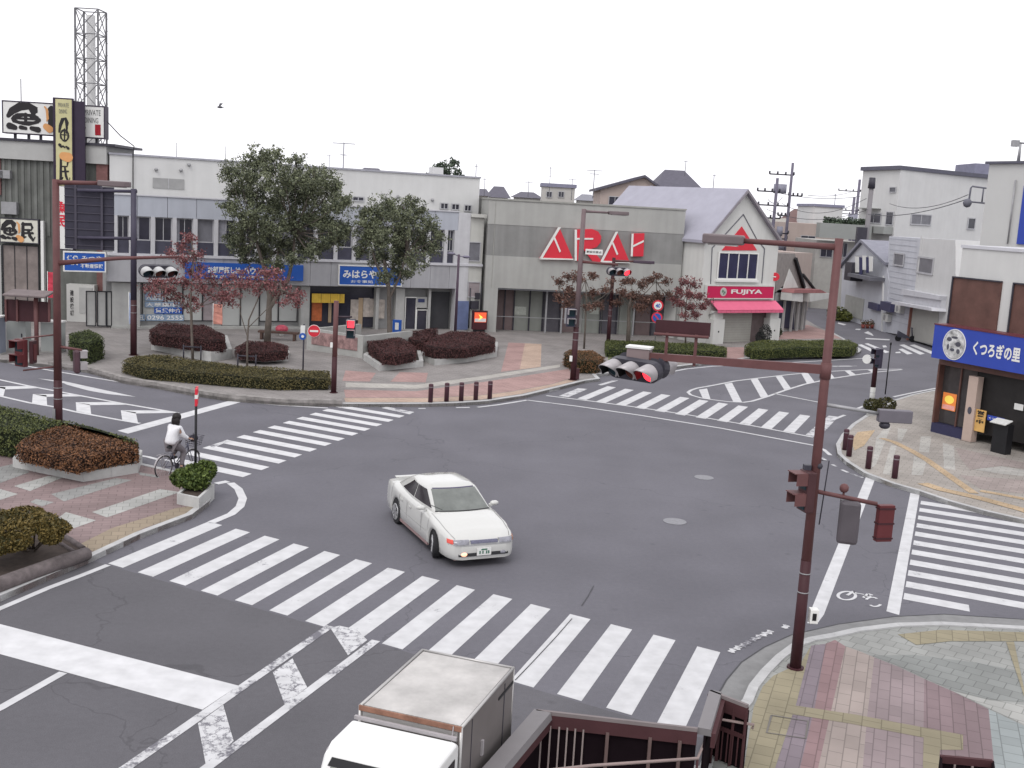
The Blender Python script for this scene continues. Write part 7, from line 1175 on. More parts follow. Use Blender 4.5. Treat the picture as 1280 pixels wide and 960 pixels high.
for i, (x, y, c, lab) in enumerate([(1090,411,(.25,.07,.06),'low row of reddish flower pots beside the clad house wall'), (1113,424,(.4,.4,.38),'pale parked bicycle shape leaning by the clad house wall'), (1131,427,(.08,.08,.1),'dark small scooter by the rusty post of the garage')]):
    b = G(x, y, 0); 
    if i == 0:
        t_ = thing('flower_pots', lab, 'flower pots', tuple(b)); 
        for j in range(4): q = b+Vector((j*.4-.7,.2*j,0)); mb = MB(); mb.tube([q, q+Vector((0,0,.3))], [.12,.17], 10); p_ = mb.build('pot', M('pot_red', c, .8), t_); pts = np.array(q+Vector((0,0,.4)))+RNG.normal(size=(60,3))*.12; V, Q = leafquads(pts, .08); rawmesh('plant', V, Q, leafmat('leaf_pot', (.05,.04,.02), (.2,.12,.06)), t_)
    elif i == 2:
        t_ = thing('scooter', lab, 'scooter', tuple(b)); mb = MB()
        for s_ in (-.5,.5): mb.tube([b+Vector((s_,-.04,.22)), b+Vector((s_,.04,.22))], .22, 14)
        mb.build('wheel', BLACK, t_); mb = MB(); mb.hexa([b+Vector(v) for v in [(-.6,-.12,.3),(.35,-.12,.25),(.35,.12,.25),(-.6,.12,.3),(-.55,-.12,.75),(.1,-.1,.45),(.1,.1,.45),(-.55,.12,.75)]]); mb.tube([b+Vector((.5,0,.25)), b+Vector((.38,0,1.0))], .05, 6); mb.tube([b+Vector((.36,-.28,1.0)), b+Vector((.36,.28,1.0))], .025, 6); mb.build('body', M('scooter_dark', (.06,.06,.08), .4), t_)
# lane corner shrub
b = G(1046,401,0); shrub('small yellow green bush at the corner of the clad house by the lane', b, [((b.x,b.y,.6),(.9,.7,.6)), ((b.x+.5,b.y-.4,.4),(.6,.5,.4))], ((.04,.05,.015), (.17,.18,.05)), 'leaf_lane', n=500, leaf=.12)
b = G(951,437,PZ); 
q = D(975, 400, 76); shrub('dark potted plants at the entrance of the small steep roofed shop', up(q, PZ), [((q.x-1.1,q.y-1,.6),(.5,.4,.6)), ((q.x-.5,q.y-1.2,.45),(.4,.4,.4))], ((.02,.025,.015), (.09,.10,.06)), 'leaf_pot_dark', n=500, leaf=.09)
# ---- utility poles and wires
UPC = M('concrete_pole', (.2,.19,.2), .8, .12, 1)
b = G(1072,397,0); b.z = 0; U1 = thing('utility_pole', 'tall concrete utility pole with a pale foot in front of the clad houses', 'utility pole', tuple(b), 0, 'utility poles'); zt_ = HZ(b, 222); mb = MB(); mb.tube([up(b, 2.2), up(b, zt_-.9)], [.24,.2], 12); mb.build('shaft', UPC, U1); mb = MB(); mb.tube([up(b,0), up(b,2.2)], [.25,.24], 12); mb.build('foot_wrap', SIGNWHITE, U1); mb = MB(); mb.tube([up(b, zt_-.9), up(b, zt_)], [.3,.26], 10); mb.build('top_cap', DKMETAL, U1); mb = MB(); mb.box(up(b, 6.4)+Vector((-.5,-.2,0)), (.8,.5,2.6)); mb.build('wall_box', DKMETAL, U1); mb = MB(); mb.sphere(up(b, 3.0)+Vector((.4,-.3,0)), .35, 10); mb.build('meter', GREYM, U1)
def far_pole(label, px, ytop, Y, r, arms, boxes=(), yb=300):
    q = D(px, ytop, Y); b = Vector((D(px, yb, Y).x, Y, 0)); t_ = thing('utility_pole', label, 'utility pole', tuple(b), 0, 'utility poles'); mb = MB(); mb.tube([b, Vector((b.x, b.y, q.z))], [r*1.3, r], 8); mb.build('shaft', M('far_pole_grey', (.13,.12,.16), .8), t_); mb = MB()
    for dz, l, r_ in arms: z = q.z-dz; mb.tube([Vector((b.x-l, b.y, z)), Vector((b.x+r_, b.y, z))], .07, 5); [mb.tube([Vector((b.x+x, b.y, z)), Vector((b.x+x, b.y, z+.3))], .09, 6) for x in np.linspace(-l, r_, 4)]
    mb.build('crossarm', DKMETAL, t_)
    for dz, dx, w_, h_ in boxes: mb = MB(); mb.tube([Vector((b.x+dx, b.y-.3, q.z-dz-h_/2)), Vector((b.x+dx, b.y-.3, q.z-dz+h_/2))], w_/2, 12); mb.build('transformer', M('transformer_grey', (.22,.22,.27), .6), t_)
    return b, q
b1, q1 = far_pole('slender far utility pole with a transformer and ladder-like braces beyond the sweet shop', 982, 203, 112, .13, [(1.2,2.2,.2), (3.2,.1,1.2), (5.2,1.0,.1), (7.5,1.9,.1), (9.2,1.2,.6), (11,1.5,.2)], [(2.6,-1.1,1.3,.9), (8.2,-.5,.7,.8)], 300)
b2, q2 = far_pole('stout far utility pole crowded with switchgear and insulators beyond the sweet shop', 962, 222, 108, .14, [(1.3,1.8,.3), (2.6,1.6,1.2), (3.8,2.2,.6), (5.2,1.3,1.5), (6.2,2.0,.8), (7.4,1.0,1.9), (8.5,1.6,1.4), (10.5,1.2,1.8)], [(5.4,-.3,.8,1.3), (5.0,.6,.6,.9), (7.2,-.7,.7,1.0), (7.6,.5,.9,.8)], 330)
b3, q3_ = far_pole('distant utility pole left of the leaning utility pole', 1069, 224, 170, .2, [(1.8,3,.3), (5.2,4,.5)], [], 280)
b4, q4 = far_pole('most distant utility pole with a transformer beside the plants on the balcony', 1064, 246, 165, .2, [(2.0,2,.8)], [(3.5,0,1.4,2.0)], 285)
WIRE = M('wire_black', (.06,.06,.07), .6)
def wire(label, a, b, sag=.5, r=.02):
    n = 14; P = [a.lerp(b, i/n)-Vector((0,0,sag*4*(i/n)*(1-i/n))) for i in range(n+1)]; t_ = thing('power_line', label, 'cable', tuple(a), 0, 'overhead wires'); mb = MB(); mb.tube(P, r, 4); mb.build('strand', WIRE, t_)
wire('thin overhead wire running right from the slender far pole', D(970,240.5,112), D(1075,245.5,120), .4, .025); wire('thin overhead wire leading to the most distant poles', D(1010,244,130), D(1064,240,165), .3, .03)
# bracket frame on tall building side with wires
t_ = thing('wire_bracket', 'rounded rectangular steel bracket frame holding wires beside the tall plain block', 'bracket', tuple(D(1240,250,57))); mb = MB(); z_ = lambda X, Y: D(1180+X/9.6, 160+Y/9.6, 60)
mb.tube([z_(640,745), z_(600,735), z_(340,700), z_(322,720), z_(300,870), z_(320,885), z_(610,915)], .05, 6); mb.tube([z_(475,725), z_(455,890)], .04, 6); mb.tube([z_(655,610), z_(600,960)], .07, 6); mb.sphere(z_(280,900), .25, 8); mb.build('frame', M('bracket_grey', (.14,.14,.17), .6), t_)
wire('upper thin wire crossing the large white building to the bracket frame', z_(290,800), FG.P(FG.at(1112,256)[0], FG.at(1112,256)[1], .1) if False else D(1112,254.5,84), .5, .02); wire('lower thin wire crossing the large white building to the bracket frame', z_(290,850), D(1085,268,90), .4, .025)
wire('thin cable from the stout far pole to the concrete utility pole', q2+Vector((0,0,-3)), D(1085,262,95), .9, .022); wire('second thin cable from the slender far pole to the right', q1+Vector((0,0,-4)), D(1083,248,96), 1.1, .022); wire('low cable sagging from the stout far pole towards the gabled shop roof', q2+Vector((0,0,-7)), D(935,262,80), .5, .02); wire('cable between the two far poles crowded with switchgear', q2+Vector((0,0,-2)), q1+Vector((0,0,-3.4)), .5, .03)
wire('service wire from the leaning utility pole towards the far lane', up(b, 1), up(b, 1.2), 0, .005) if False else None

# ================================================================== STAIRWELL RAILINGS (near, bottom)
DKR = M('stairwell_shade_panel', (.010,.006,.008), .95, .2, 2, spec=.05); RCAP = M('rail_cap_grey', (.17,.16,.165), .5, .1, 1.5); RBR = M('rail_brown', (.065,.028,.031), .7, .15, 2, spec=.15); BAL = M('baluster_pale', (.27,.22,.21), .5, .15)  # near-black panel colour stands in for the shade inside the open stairwell
RT_ = 1.15; w3 = [G(592,972,RT_), G(668,886,RT_), G(872,909,RT_), G(887,862,RT_), G(936,880,RT_)]
dirA = (w3[1]-w3[0]).normalized(); w3[0] = w3[1]-dirA*4.2
RL = thing('stairwell_railing', 'dark brown railing with pale balusters and a stepped grey cap beside the truck', 'railing', (w3[1].x, w3[1].y, PZ))
def capseg(mb, a, b, w_in, w_out, h=.1, top=RT_): # a,b outline points; inside is to the right (towards camera / +x)
    d = (b-a).normalized(); n = Vector((d.y, -d.x, 0)); mb.hexa([up(a+n*w_in, top-h), up(b+n*w_in, top-h), up(b-n*w_out, top-h), up(a-n*w_out, top-h), up(a+n*w_in*.9, top), up(b+n*w_in*.9, top), up(b-n*w_out, top), up(a-n*w_out, top)])
mb = MB(); capseg(mb, w3[0], w3[1], .27, 0); capseg(mb, w3[2], w3[3], .2, 0); fix(mb.build('cap', RCAP, RL)); mb = MB(); capseg(mb, w3[1]+Vector((.03,0,0)), w3[2], .05, .0, .05); capseg(mb, w3[3]+Vector((.02,0,0)), w3[4], .05, 0, .05); fix(mb.build('top_rail', M('rail_edge_grey', (.17,.145,.145), .5, .1), RL))
mb = MB(); 
for i, wd_ in ((0,.05),(1,.05),(2,.05),(3,.05)):
    a, b = w3[i], w3[i+1]; d = (b-a).normalized(); n = Vector((d.y, -d.x, 0)); off = .20 if i in (0,2) else .0; lo_ = .12 if i in (1,3) else .14
    mb.hexa([up(a+n*(off-.01), RT_-.12-lo_), up(b+n*(off-.01), RT_-.12-lo_), up(b+n*(off+.05), RT_-.12-lo_), up(a+n*(off+.05), RT_-.12-lo_), up(a+n*(off-.01), RT_-.052), up(b+n*(off-.01), RT_-.052), up(b+n*(off+.05), RT_-.052), up(a+n*(off+.05), RT_-.052)])
fix(mb.build('upper_rail', RBR, RL)); mb = MB()
for i in range(4):
    a, b = w3[i], w3[i+1]; d = (b-a).normalized(); n = Vector((d.y, -d.x, 0)); off = .12 if i in (0,2) else -.01
    mb.hexa([up(a+n*(off-.03), PZ-.1), up(b+n*(off-.03), PZ-.1), up(b+n*off, PZ-.1), up(a+n*off, PZ-.1), up(a+n*(off-.03), RT_-.11), up(b+n*(off-.03), RT_-.11), up(b+n*off, RT_-.11), up(a+n*off, RT_-.11)])
fix(mb.build('panel', DKR, RL))  # solid sheet behind the balusters, painting the stairwell's darkness
a, b = w3[1], w3[2]; d = (b-a).normalized(); n = Vector((d.y, -d.x, 0)); L_ = (b-a).length
for t in [.12,.24,.36,.47,.58,.69]: p = a+d*(t*1.02)+n*.05; mb = MB(); mb.bar(up(p, PZ+.02), up(p, RT_-.2), .022); mb.build('baluster', BAL, RL)
for t in (.46,.72,.9): p = a+d*L_*t+n*.05; mb = MB(); mb.bar(up(p, PZ+.1), up(p, RT_-.2), .045); mb.build('post', M('post_brown', (.12,.08,.075), .5), RL)
a, b = w3[3], w3[4]; d = (b-a).normalized(); n = Vector((d.y, -d.x, 0)); L_ = (b-a).length
for t in (.35,.68,.98): p = a+d*L_*t+n*.03; mb = MB(); mb.bar(up(p, PZ), up(p, RT_-.12), .04); mb.build('post', RBR, RL)
mb = MB(); pz = .62; mb.hexa([up(a+n*.03, pz), up(b+n*.03, pz), up(b+n*.06, pz), up(a+n*.06, pz), up(a+n*.03, pz+.06), up(b+n*.03, pz+.06), up(b+n*.06, pz+.06), up(a+n*.06, pz+.06)]); 
for k in range(7): t = .08+.13*k; p = a+d*L_*t+n*.05; mb.bar(up(p, PZ+.05), up(p, pz), .02)
mb.build('lower_rail', RBR, RL)
HR = thing('handrail', 'thin brown handrail bending down the stairwell in front of the stepped railing', 'handrail', (w3[3].x, w3[3].y, PZ)); h0, h1, h2, h3 = G(943,906,.85), G(893,898,.85), G(872,948,.85), G(740,957,.85); mb = MB(); mb.tube([G(940,911,.8), h0, h1, h2, h3, G(600,972,.85)], .022, 8); mb.build('rail', M('handrail_brown', (.25,.19,.18), .4, .1), HR); mb = MB()
for q in (h1, h2, h3): mb.tube([up(q, PZ), q], .018, 6)
mb.build('upright', RBR, HR)
# second stairwell rail at the lower right
w4 = [G(1175,943,1.1), G(1240,949,1.1)]; RL2 = thing('stairwell_railing', 'short two baluster railing with dark shade panel at the bottom right on the patterned pavement', 'railing', (w4[0].x, w4[0].y, PZ)); a, b = w4; d = (b-a).normalized(); n = Vector((d.y, -d.x, 0))
a0_ = a-ROADD*3; mb = MB(); mb.hexa([up(a, RT_-.15), up(b, RT_-.15), up(b+n*.05, RT_-.15), up(a+n*.05, RT_-.15), up(a, 1.1), up(b, 1.1), up(b+n*.05, 1.1), up(a+n*.05, 1.1)]); fix(mb.build('top_rail', RBR, RL2)); mb = MB(); mb.hexa([up(p, z) for z in (PZ, .98) for p in (a, b, b+n*.03, a+n*.03)]); mb.hexa([up(p, z) for z in (PZ, 1.08) for p in (a0_, a, a+d*.03, a0_+d*.03)]); mb.hexa([up(p, z) for z in (PZ, 1.08) for p in (b-ROADD*3, b, b+d*.03, b-ROADD*3+d*.03)]); fix(mb.build('panel', DKR, RL2))
for t in (.28,.62): p = a.lerp(b, t)+n*.05; mb = MB(); mb.bar(up(p, PZ), up(p, 1.0), .025); mb.build('baluster', BAL, RL2)

# ================================================================== VEHICLES
def hull(mb, p): return mb.hexa(p)
TYRE = M('tyre', (.02,.02,.022), .85, .2, 8); RIM = M('wheel_rim', (.42,.42,.43), .3, .08, 3, metal=.5); CARW = M('car_white', (.50,.50,.48), .22, .02, .5, spec=.5, coat=.6)
def wheel(root, c, R_, w_, hub=True, spokes=7, steer=0, sgn=1):
    "wheel with axle along local y"
    t = bpy.data.objects.new('wheel', None)
    mb = MB(); ax_ = Matrix.Rotation(steer, 3, 'Z') @ Vector((0,1,0)); c = Vector(c)
    prof = [(-w_/2,R_*.86),(-w_/2*.9,R_*.97),(-w_/2*.5,R_),(w_/2*.5,R_),(w_/2*.9,R_*.97),(w_/2,R_*.86),(w_/2*.9,R_*.66)]
    mb.tube([c+ax_*x for x, r in prof], [r for x, r in prof], 28); ty = mb.build('wheel', TYRE, root, keep_local=True)
    m2 = MB(); o = c+ax_*sgn*w_*.46; m2.tube([o, o+ax_*sgn*.012], [R_*.64, R_*.6], 24); rm = m2.build('rim', M('rim_dark', (.1,.1,.1), .4), ty, keep_local=True)
    m3 = MB(); f = ax_.cross(Vector((0,0,1)))
    for i in range(spokes): a = 2*math.pi*i/spokes; d = f*math.cos(a)+Vector((0,0,1))*math.sin(a); m3.bar(o+ax_*sgn*.02+d*R_*.08, o+ax_*sgn*.02+d*R_*.62, .05, .03, up=tuple(ax_))
    m3.tube([o+ax_*sgn*.01+ (f*math.cos(2*math.pi*i/20)+Vector((0,0,1))*math.sin(2*math.pi*i/20))*R_*.62 for i in range(21)], .016, 6, cap=False); m3.tube([o, o+ax_*sgn*.035], R_*.15, 12); m3.build('spokes', RIM, ty, keep_local=True); return ty
def lerp_tab(tab, x):
    for i in range(len(tab)-1):
        if tab[i][0] <= x <= tab[i+1][0]:
            t = (x-tab[i][0])/(tab[i+1][0]-tab[i][0]+1e-9); t = t*t*(3-2*t)*.4+t*.6; return tab[i][1]+(tab[i+1][1]-tab[i][1])*t
    return tab[0][1] if x < tab[0][0] else tab[-1][1]
cf, cr_ = G(548,697), G(499,653)                 # right hand wheels' contact points
head = (cf-cr_).normalized(); mid = (cf+cr_)/2; left = Vector((-head.y, head.x, 0)); WB = 2.73; cpos = mid+left*.74 - head*.08
CAR = thing('sedan_car', 'white four door sedan turning in the junction with its fog lamp glowing', 'car', (cpos.x, cpos.y, 0), 0)
wtab = [(-2.37,.66),(-2.33,.74),(-2.2,.81),(-1.8,.865),(-.5,.88),(1.0,.88),(1.7,.87),(2.05,.835),(2.25,.77),(2.34,.69),(2.385,.56)]
ztab = [(-2.37,.74),(-2.3,.86),(-2.15,.925),(-1.6,.945),(-.8,.90),(.6,.885),(1.0,.87),(1.6,.80),(2.05,.70),(2.25,.635),(2.385,.56)]   # shoulder
ctab = [(-2.37,.77),(-2.3,.90),(-2.1,.97),(-1.6,1.0),(-.8,1.0),(.6,.97),(.95,.955),(1.4,.90),(2.0,.79),(2.25,.70),(2.385,.585)]   # centre line
xf, xr = 1.445, -1.285
def arch(x, R_=.36):
    z = .20
    for xa in (xf, xr):
        d = abs(x-xa)
        if d < R_: z = max(z, .30+math.sqrt(R_*R_-d*d))
    return z
xs = sorted(set([round(v, 3) for v in list(np.linspace(-2.37, 2.385, 60))+[xf+s_*.36*k for s_ in (-1,1) for k in (1,.985,.94,.85,.7,.5,.25)]+[xr+s_*.36*k for s_ in (-1,1) for k in (1,.985,.94,.85,.7,.5,.25)]+[2.34,2.36,2.3,-2.35,-2.33]]))
def section(x):
    w = lerp_tab(wtab, x); zs = lerp_tab(ztab, x); zc = lerp_tab(ctab, x); zb = min(arch(x), zs-.06); end = max(0, abs(x)-2.1)/.3
    P = [(w-.05, zb), (w-.008, zb+(zs-zb)*.08), (w, zb+(zs-zb)*.35), (w*.995, zb+(zs-zb)*.6), (w*.975, zb+(zs-zb)*.85), (w*.945, zs), (w*.88, zs+(zc-zs)*.42), (w*.6, zs+(zc-zs)*.8), (w*.3, zc-.005), (0, zc)]
    return P
mb = MB(); SEC = [section(x) for x in xs]; n_ = 10
vs = []; 
for x, P in zip(xs, SEC): vs += [Vector((x, -y, z)) for y, z in P]+[Vector((x, y, z)) for y, z in P[-2::-1]]
m_ = 19; fs = [(i*m_+k, i*m_+k+1, (i+1)*m_+k+1, (i+1)*m_+k) for i in range(len(xs)-1) for k in range(m_-1)]
fs.append(tuple(range(m_))); fs.append(tuple((len(xs)-1)*m_+k for k in range(m_))[::-1]); mb.add(vs, fs, True); body_ = fix(mb.build('body', CARW, CAR, keep_local=True))
mb = MB(); mb.box((0,0,.42), (4.2,1.5,.4)); 
for xa in (xf, xr):
    for s_ in (-1,1): mb.box((xa, s_*.68, .44), (.8,.3,.42))
mb.build('underbody', BLACK, body_, keep_local=True)
# cabin: sloped greenhouse
def cabin(o=0, inset_=0):
    return dict(FL=(1.02, .71), RL=(-1.62,.68))
zb0_ = .90; CB_ = [Vector((1.02,-.70,.93)), Vector((1.02,.70,.93)), Vector((-1.66,.69,.95)), Vector((-1.66,-.69,.95))]; CT_ = [Vector((.26,-.59,1.325)), Vector((.26,.59,1.325)), Vector((-.88,.57,1.335)), Vector((-.88,-.57,1.335))]
# belt bulge: sides bow out so add mid stations
def ring(t, bulge):
    out = []; A = [CB_[k].lerp(CT_[k], t) for k in range(4)]
    def seg(a, b, n, dv):
        for i in range(n): s_ = i/n; out.append(a.lerp(b, s_)+dv*math.sin(math.pi*s_))
    seg(A[0], A[1], 8, Vector((.10*(1-t*.2),0,0))); seg(A[1], A[2], 12, Vector((0,.09-.03*t,0))); seg(A[2], A[3], 8, Vector((-.08,0,0))); seg(A[3], A[0], 12, Vector((0,-(.09-.03*t),0))); return out
mb = MB(); RG = []
for t, dz in ((-.15,0),(0,0),(.25,.0),(.5,.006),(.75,.008),(.93,.004),(1.0,-.008)):
    R1 = ring(max(t,0), 1); R1 = [p+Vector((0,0,dz)) for p in R1]
    if t < 0: R1 = [p-Vector((0,0,.12)) for p in R1]
    RG.append(R1)
cen = Vector((-.3,0,1.35)); RG.append([p.lerp(Vector((p.x*.9-.03, p.y*.86, 1.372)), 1) for p in RG[-1]]); RG.append([Vector((-.3+(p.x+.3)*.5, p.y*.5, 1.392)) for p in RG[-1]])
m_ = len(RG[0]); vs = [p for R1 in RG for p in R1]; fs = [(i*m_+k, i*m_+(k+1)%m_, (i+1)*m_+(k+1)%m_, (i+1)*m_+k) for i in range(len(RG)-1) for k in range(m_)]; fs.append(tuple((len(RG)-1)*m_+k for k in range(m_))); mb.add(vs, fs, True); roof_ = fix(mb.build('roof', CARW, CAR, keep_local=True))
def cpatch(s0, s1, t0, t1, side, off=.006, nseg=8, tlow=None, top_s=None):
    "glass patch on the greenhouse: side 0 front,1 left,2 rear,3 right"
    rng_ = [(0,8),(8,20),(20,28),(28,40)][side]; mb = MB(); grid = []
    for j in range(5):
        t = t0+(t1-t0)*j/4; row = []
        R1 = ring(t, 1); R1.append(R1[0]); a, b = s0, s1
        if top_s: a = s0+(top_s[0]-s0)*j/4; b = s1+(top_s[1]-s1)*j/4
        for i in range(nseg+1):
            s_ = rng_[0]+(rng_[1]-rng_[0])*(a+(b-a)*i/nseg); k = int(min(math.floor(s_), len(R1)-2)); p = R1[k].lerp(R1[k+1], s_-k); dz = .008*math.sin(math.pi*min(1, t)); row.append(p+Vector((0,0,dz)))
        grid.append(row)
    nrm = [Vector((.5,0,.85)), Vector((0,.93,.35)), Vector((-.5,0,.85)), Vector((0,-.93,.35))][side].normalized()
    vs = [p+nrm*off for r_ in grid for p in r_]; w_ = nseg+1; mb.add(vs, [(j*w_+i, j*w_+i+1, (j+1)*w_+i+1, (j+1)*w_+i) for j in range(4) for i in range(nseg)], True); return mb
CGL = M('car_glass', (.045,.05,.05), .06, .5, 1.5, spec=.6); CGS = M('car_side_glass', (.012,.008,.012), .15, .6, 2, spec=.22)
def flipfix(o, d):
    bm = bmesh.new(); bm.from_mesh(o.data); bm.normal_update()
    if sum((f.normal.dot(d) for f in bm.faces)) < 0: bmesh.ops.reverse_faces(bm, faces=bm.faces)
    bm.to_mesh(o.data); bm.free()
ws = cpatch(.02, .98, .05, .93, 0, top_s=(.035,.965)).build('windscreen', M('car_windscreen', (.13,.14,.13), .08, .25, 2.5, spec=.6), CAR, keep_local=True); flipfix(ws, Vector((1,0,1)))
m9 = cpatch(.01, .99, .01, .05, 0, off=.008, top_s=(.01,.99)).build('windscreen_seal', BLACK, ws, keep_local=True); m9 = cpatch(.06, .94, .93, .975, 0, off=.008).build('windscreen_top', M('tint_band', (.06,.05,.10), .1), ws, keep_local=True)
rw = cpatch(.07, .93, .08, .9, 2).build('rear_window', CGS, CAR, keep_local=True); flipfix(rw, Vector((-1,0,1)))
for side, a, b, ts in ((3,.16,.53,(.27,.54)), (3,.55,.955,(.56,.92)), (1,.14,.445,(.14,.435)), (1,.47,.87,(.46,.78))):
    g_ = cpatch(a, b, .10, .88, side, top_s=ts).build('side_window', CGS, CAR, keep_local=True); flipfix(g_, Vector((0, 1 if side == 1 else -1, .2)))
# driver head shadows inside glass omitted: mirrors
for s_ in (-1,1): mb = MB(); mb.sphere((.72, s_*.93, .98), .1, 12, (.75,1.15,.62)); mb.bar((.74, s_*.8, .93), (.72, s_*.88, .96), .06); mb.build('wing_mirror', CARW, CAR, keep_local=True)
def nose(z0, z1, y0, y1, off, xoff=0, n=8):
    "curved strip wrapped round the front between lateral positions"
    mb = MB(); row = []
    outl = []   # plan outline (x,y) of nose at given y
    def xof(y):
        lo, hi = 1.0, 2.385
        for _ in range(40):
            m2 = (lo+hi)/2
            if lerp_tab(wtab, m2)*.985 > abs(y): lo = m2
            else: hi = m2
        return lo
    for i in range(n+1): y = y0+(y1-y0)*i/n; x = xof(y); row.append((x+off, y*(1+off*.25)))
    vs = [Vector((x+xoff, y, z0)) for x, y in row]+[Vector((x+xoff-(z1-z0)*.25, y, z1)) for x, y in row]+[Vector((x-.12, y*.97, z1)) for x, y in row]; w_ = n+1
    mb.add(vs, [(i, i+1, w_+i+1, w_+i) for i in range(n)]+[(w_+i, w_+i+1, 2*w_+i+1, 2*w_+i) for i in range(n)], True); return mb
LAMPC = M('headlamp_glass', (.22,.22,.25), .12, .35, 12, spec=.6)
for s_ in (-1,1):
    y0, y1 = sorted((s_*.36, s_*.70)); nose(.555,.645,y0,y1,.014).build('headlight', LAMPC, CAR, keep_local=True)
    y0, y1 = sorted((s_*.71, s_*.80)); nose(.56,.645,y0,y1,.014).build('indicator', M('indicator_red', (.6,.08,.06), .2, .2, 9) if s_ < 0 else M('indicator_amber', (.3,.15,.1), .2), CAR, keep_local=True)
nose(.565,.63,-.33,.33,.016).build('grille', M('grille_grey', (.12,.12,.17), .3, .3, 30), CAR, keep_local=True); nose(.28,.37,-.60,.60,.018, n=14).build('air_intake', BLACK, CAR, keep_local=True)
nose(.525,.545,-.78,.78,.012, n=14).build('bumper_seam', GREYM, CAR, keep_local=True)
mb = MB(); mb.box((2.402,0,.375), (.02,.34,.17)); pl_ = mb.build('number_plate', SIGNWHITE, CAR, keep_local=True); mb = MB()
for i, y in enumerate((-.1,-.03,.06,.11)): mb.box((2.415,y,.36), (.006,.03,.07))
mb.box((2.415,0,.425), (.006,.14,.03)); mb.build('plate_characters', M('plate_green', (.05,.15,.1), .5), pl_, keep_local=True)
mb = MB(); mb.sphere((2.385,-.47,.325), .06, 12, (.6,1.3,.8)); mb.build('fog_lamp', M('fog_lamp_lit', (1,.45,.3), .2, 0, emit=1.3), CAR, keep_local=True); mb = MB(); mb.sphere((2.385,.47,.325), .055, 12, (.6,1.3,.8)); mb.build('fog_lamp', LAMPC, CAR, keep_local=True)
for s_ in (-1,1):
    mb = MB(); P_ = []
    for x in np.linspace(1.0, 2.26, 10): P_.append(Vector((x, s_*.86*lerp_tab(wtab, x), lerp_tab(ztab, x)+(lerp_tab(ctab, x)-lerp_tab(ztab, x))*.44+.004)))
    mb.tube(P_, .006, 4); mb.build('bonnet_seam', M('seam_grey', (.2,.2,.2), .6), CAR, keep_local=True)
    mb = MB(); mb.tube([(1.03,s_*.1-.1,.965),(.86,s_*.3-.15,1.035)], .008, 4); mb.tube([(1.0,s_*.25-.25,.97),(.78,s_*.25-.5,1.06)], .007, 4); mb.build('wiper', BLACK, CAR, keep_local=True)
    mb = MB(); mb.tube([Vector((x, s_*(lerp_tab(wtab, x)+.003), .50)) for x in np.linspace(-2.1, 2.1, 30) if abs(x-xf) > .37 and abs(x-xr) > .37 and -.92 < x < 1.07], .007, 4); mb.build('side_moulding', M('moulding_grey', (.3,.3,.29), .5), CAR, keep_local=True)
mb = MB(); mb.box((2.05,0,.205), (.5,1.35,.05))
for s_ in (-1,1): mb.box((.08, s_*.85,.21), (2.0,.05,.06))
mb.build('side_skirt', M('skirt_red_grey', (.25,.17,.17), .5), CAR, keep_local=True)
for s_ in (-1,1):
    mb = MB(); mb.box((-2.35, s_*.5, .72), (.05,.4,.14)); mb.build('tail_light', SIGNRED, CAR, keep_local=True)
    mb = MB()
    for xx in (.62,-.42,-1.0): mb.box((xx, s_*.8805, .62), (.012,.004,.44))
    mb.build('door_seam', M('seam_grey', (.2,.2,.2), .6), CAR, keep_local=True)
    mb = MB(); mb.box((-.2, s_*.886,.74), (.16,.02,.03)); mb.box((-1.0+.15, s_*.88,.75), (.16,.02,.03)); mb.build('door_handle', CARW, CAR, keep_local=True)
mb = MB(); mb.tube([(-1.7,.45,1.0),(-1.68,.45,1.45)], .006, 5) if False else None
mb = MB(); mb.bar((-2.24,-.58,.955), (-2.24,.58,.955), .14, .03); mb.build('spoiler', CARW, CAR, keep_local=True, bevel=.01)
for xa, st in ((xf, rad(-18)), (xr, 0)):
    for s_ in (-1,1): wheel(CAR, (xa, s_*.77, .315), .315, .2, steer=st, sgn=s_)
CAR.rotation_euler = (0,0,math.atan2(head.y, head.x))
# ---- small box truck
bz = 1.9; tc_ = [G(533,812,bz), G(637,834,bz), G(572,908,bz), G(455,882,bz)]
fwd_ = -ROADD; fc = (tc_[2]+tc_[3])/2; rc_ = (tc_[0]+tc_[1])/2; fwd_ = (fc-rc_).normalized(); BL_ = (fc-rc_).length; BW_ = 1.36
TR = thing('box_truck', 'small white cab truck with a dull aluminium box body beside the stairwell railing', 'truck', (rc_.x, rc_.y, 0), 0)
ALU = M('aluminium_panel', (.20,.18,.175), .45, .12, 1.5, metal=.35, streak=.1); ALT = M('box_roof_dirty', (.42,.405,.39), .42, .38, 1.1, metal=.1); EDG = M('box_edge', (.42,.41,.40), .35, .1, metal=.5); RST = M('rust_stain', (.25,.13,.09), .8, .35, 6)
hw = BW_/2; L0, L1 = 0.0, BL_; z0 = .62
def LBX(mb, x0, x1, y0, y1, za, zb_): return mb.hexa([Vector((x0,y0,za)),Vector((x1,y0,za)),Vector((x1,y1,za)),Vector((x0,y1,za)),Vector((x0,y0,zb_)),Vector((x1,y0,zb_)),Vector((x1,y1,zb_)),Vector((x0,y1,zb_))])
mb = MB(); LBX(mb, L0, L1, -hw, hw, z0, bz-.02); mb.build('box_body', ALU, TR, keep_local=True); mb = MB(); LBX(mb, L0+.04, L1-.04, -hw+.04, hw-.04, bz-.018, bz-.008); mb.build('box_roof', ALT, TR, keep_local=True)
mb = MB()
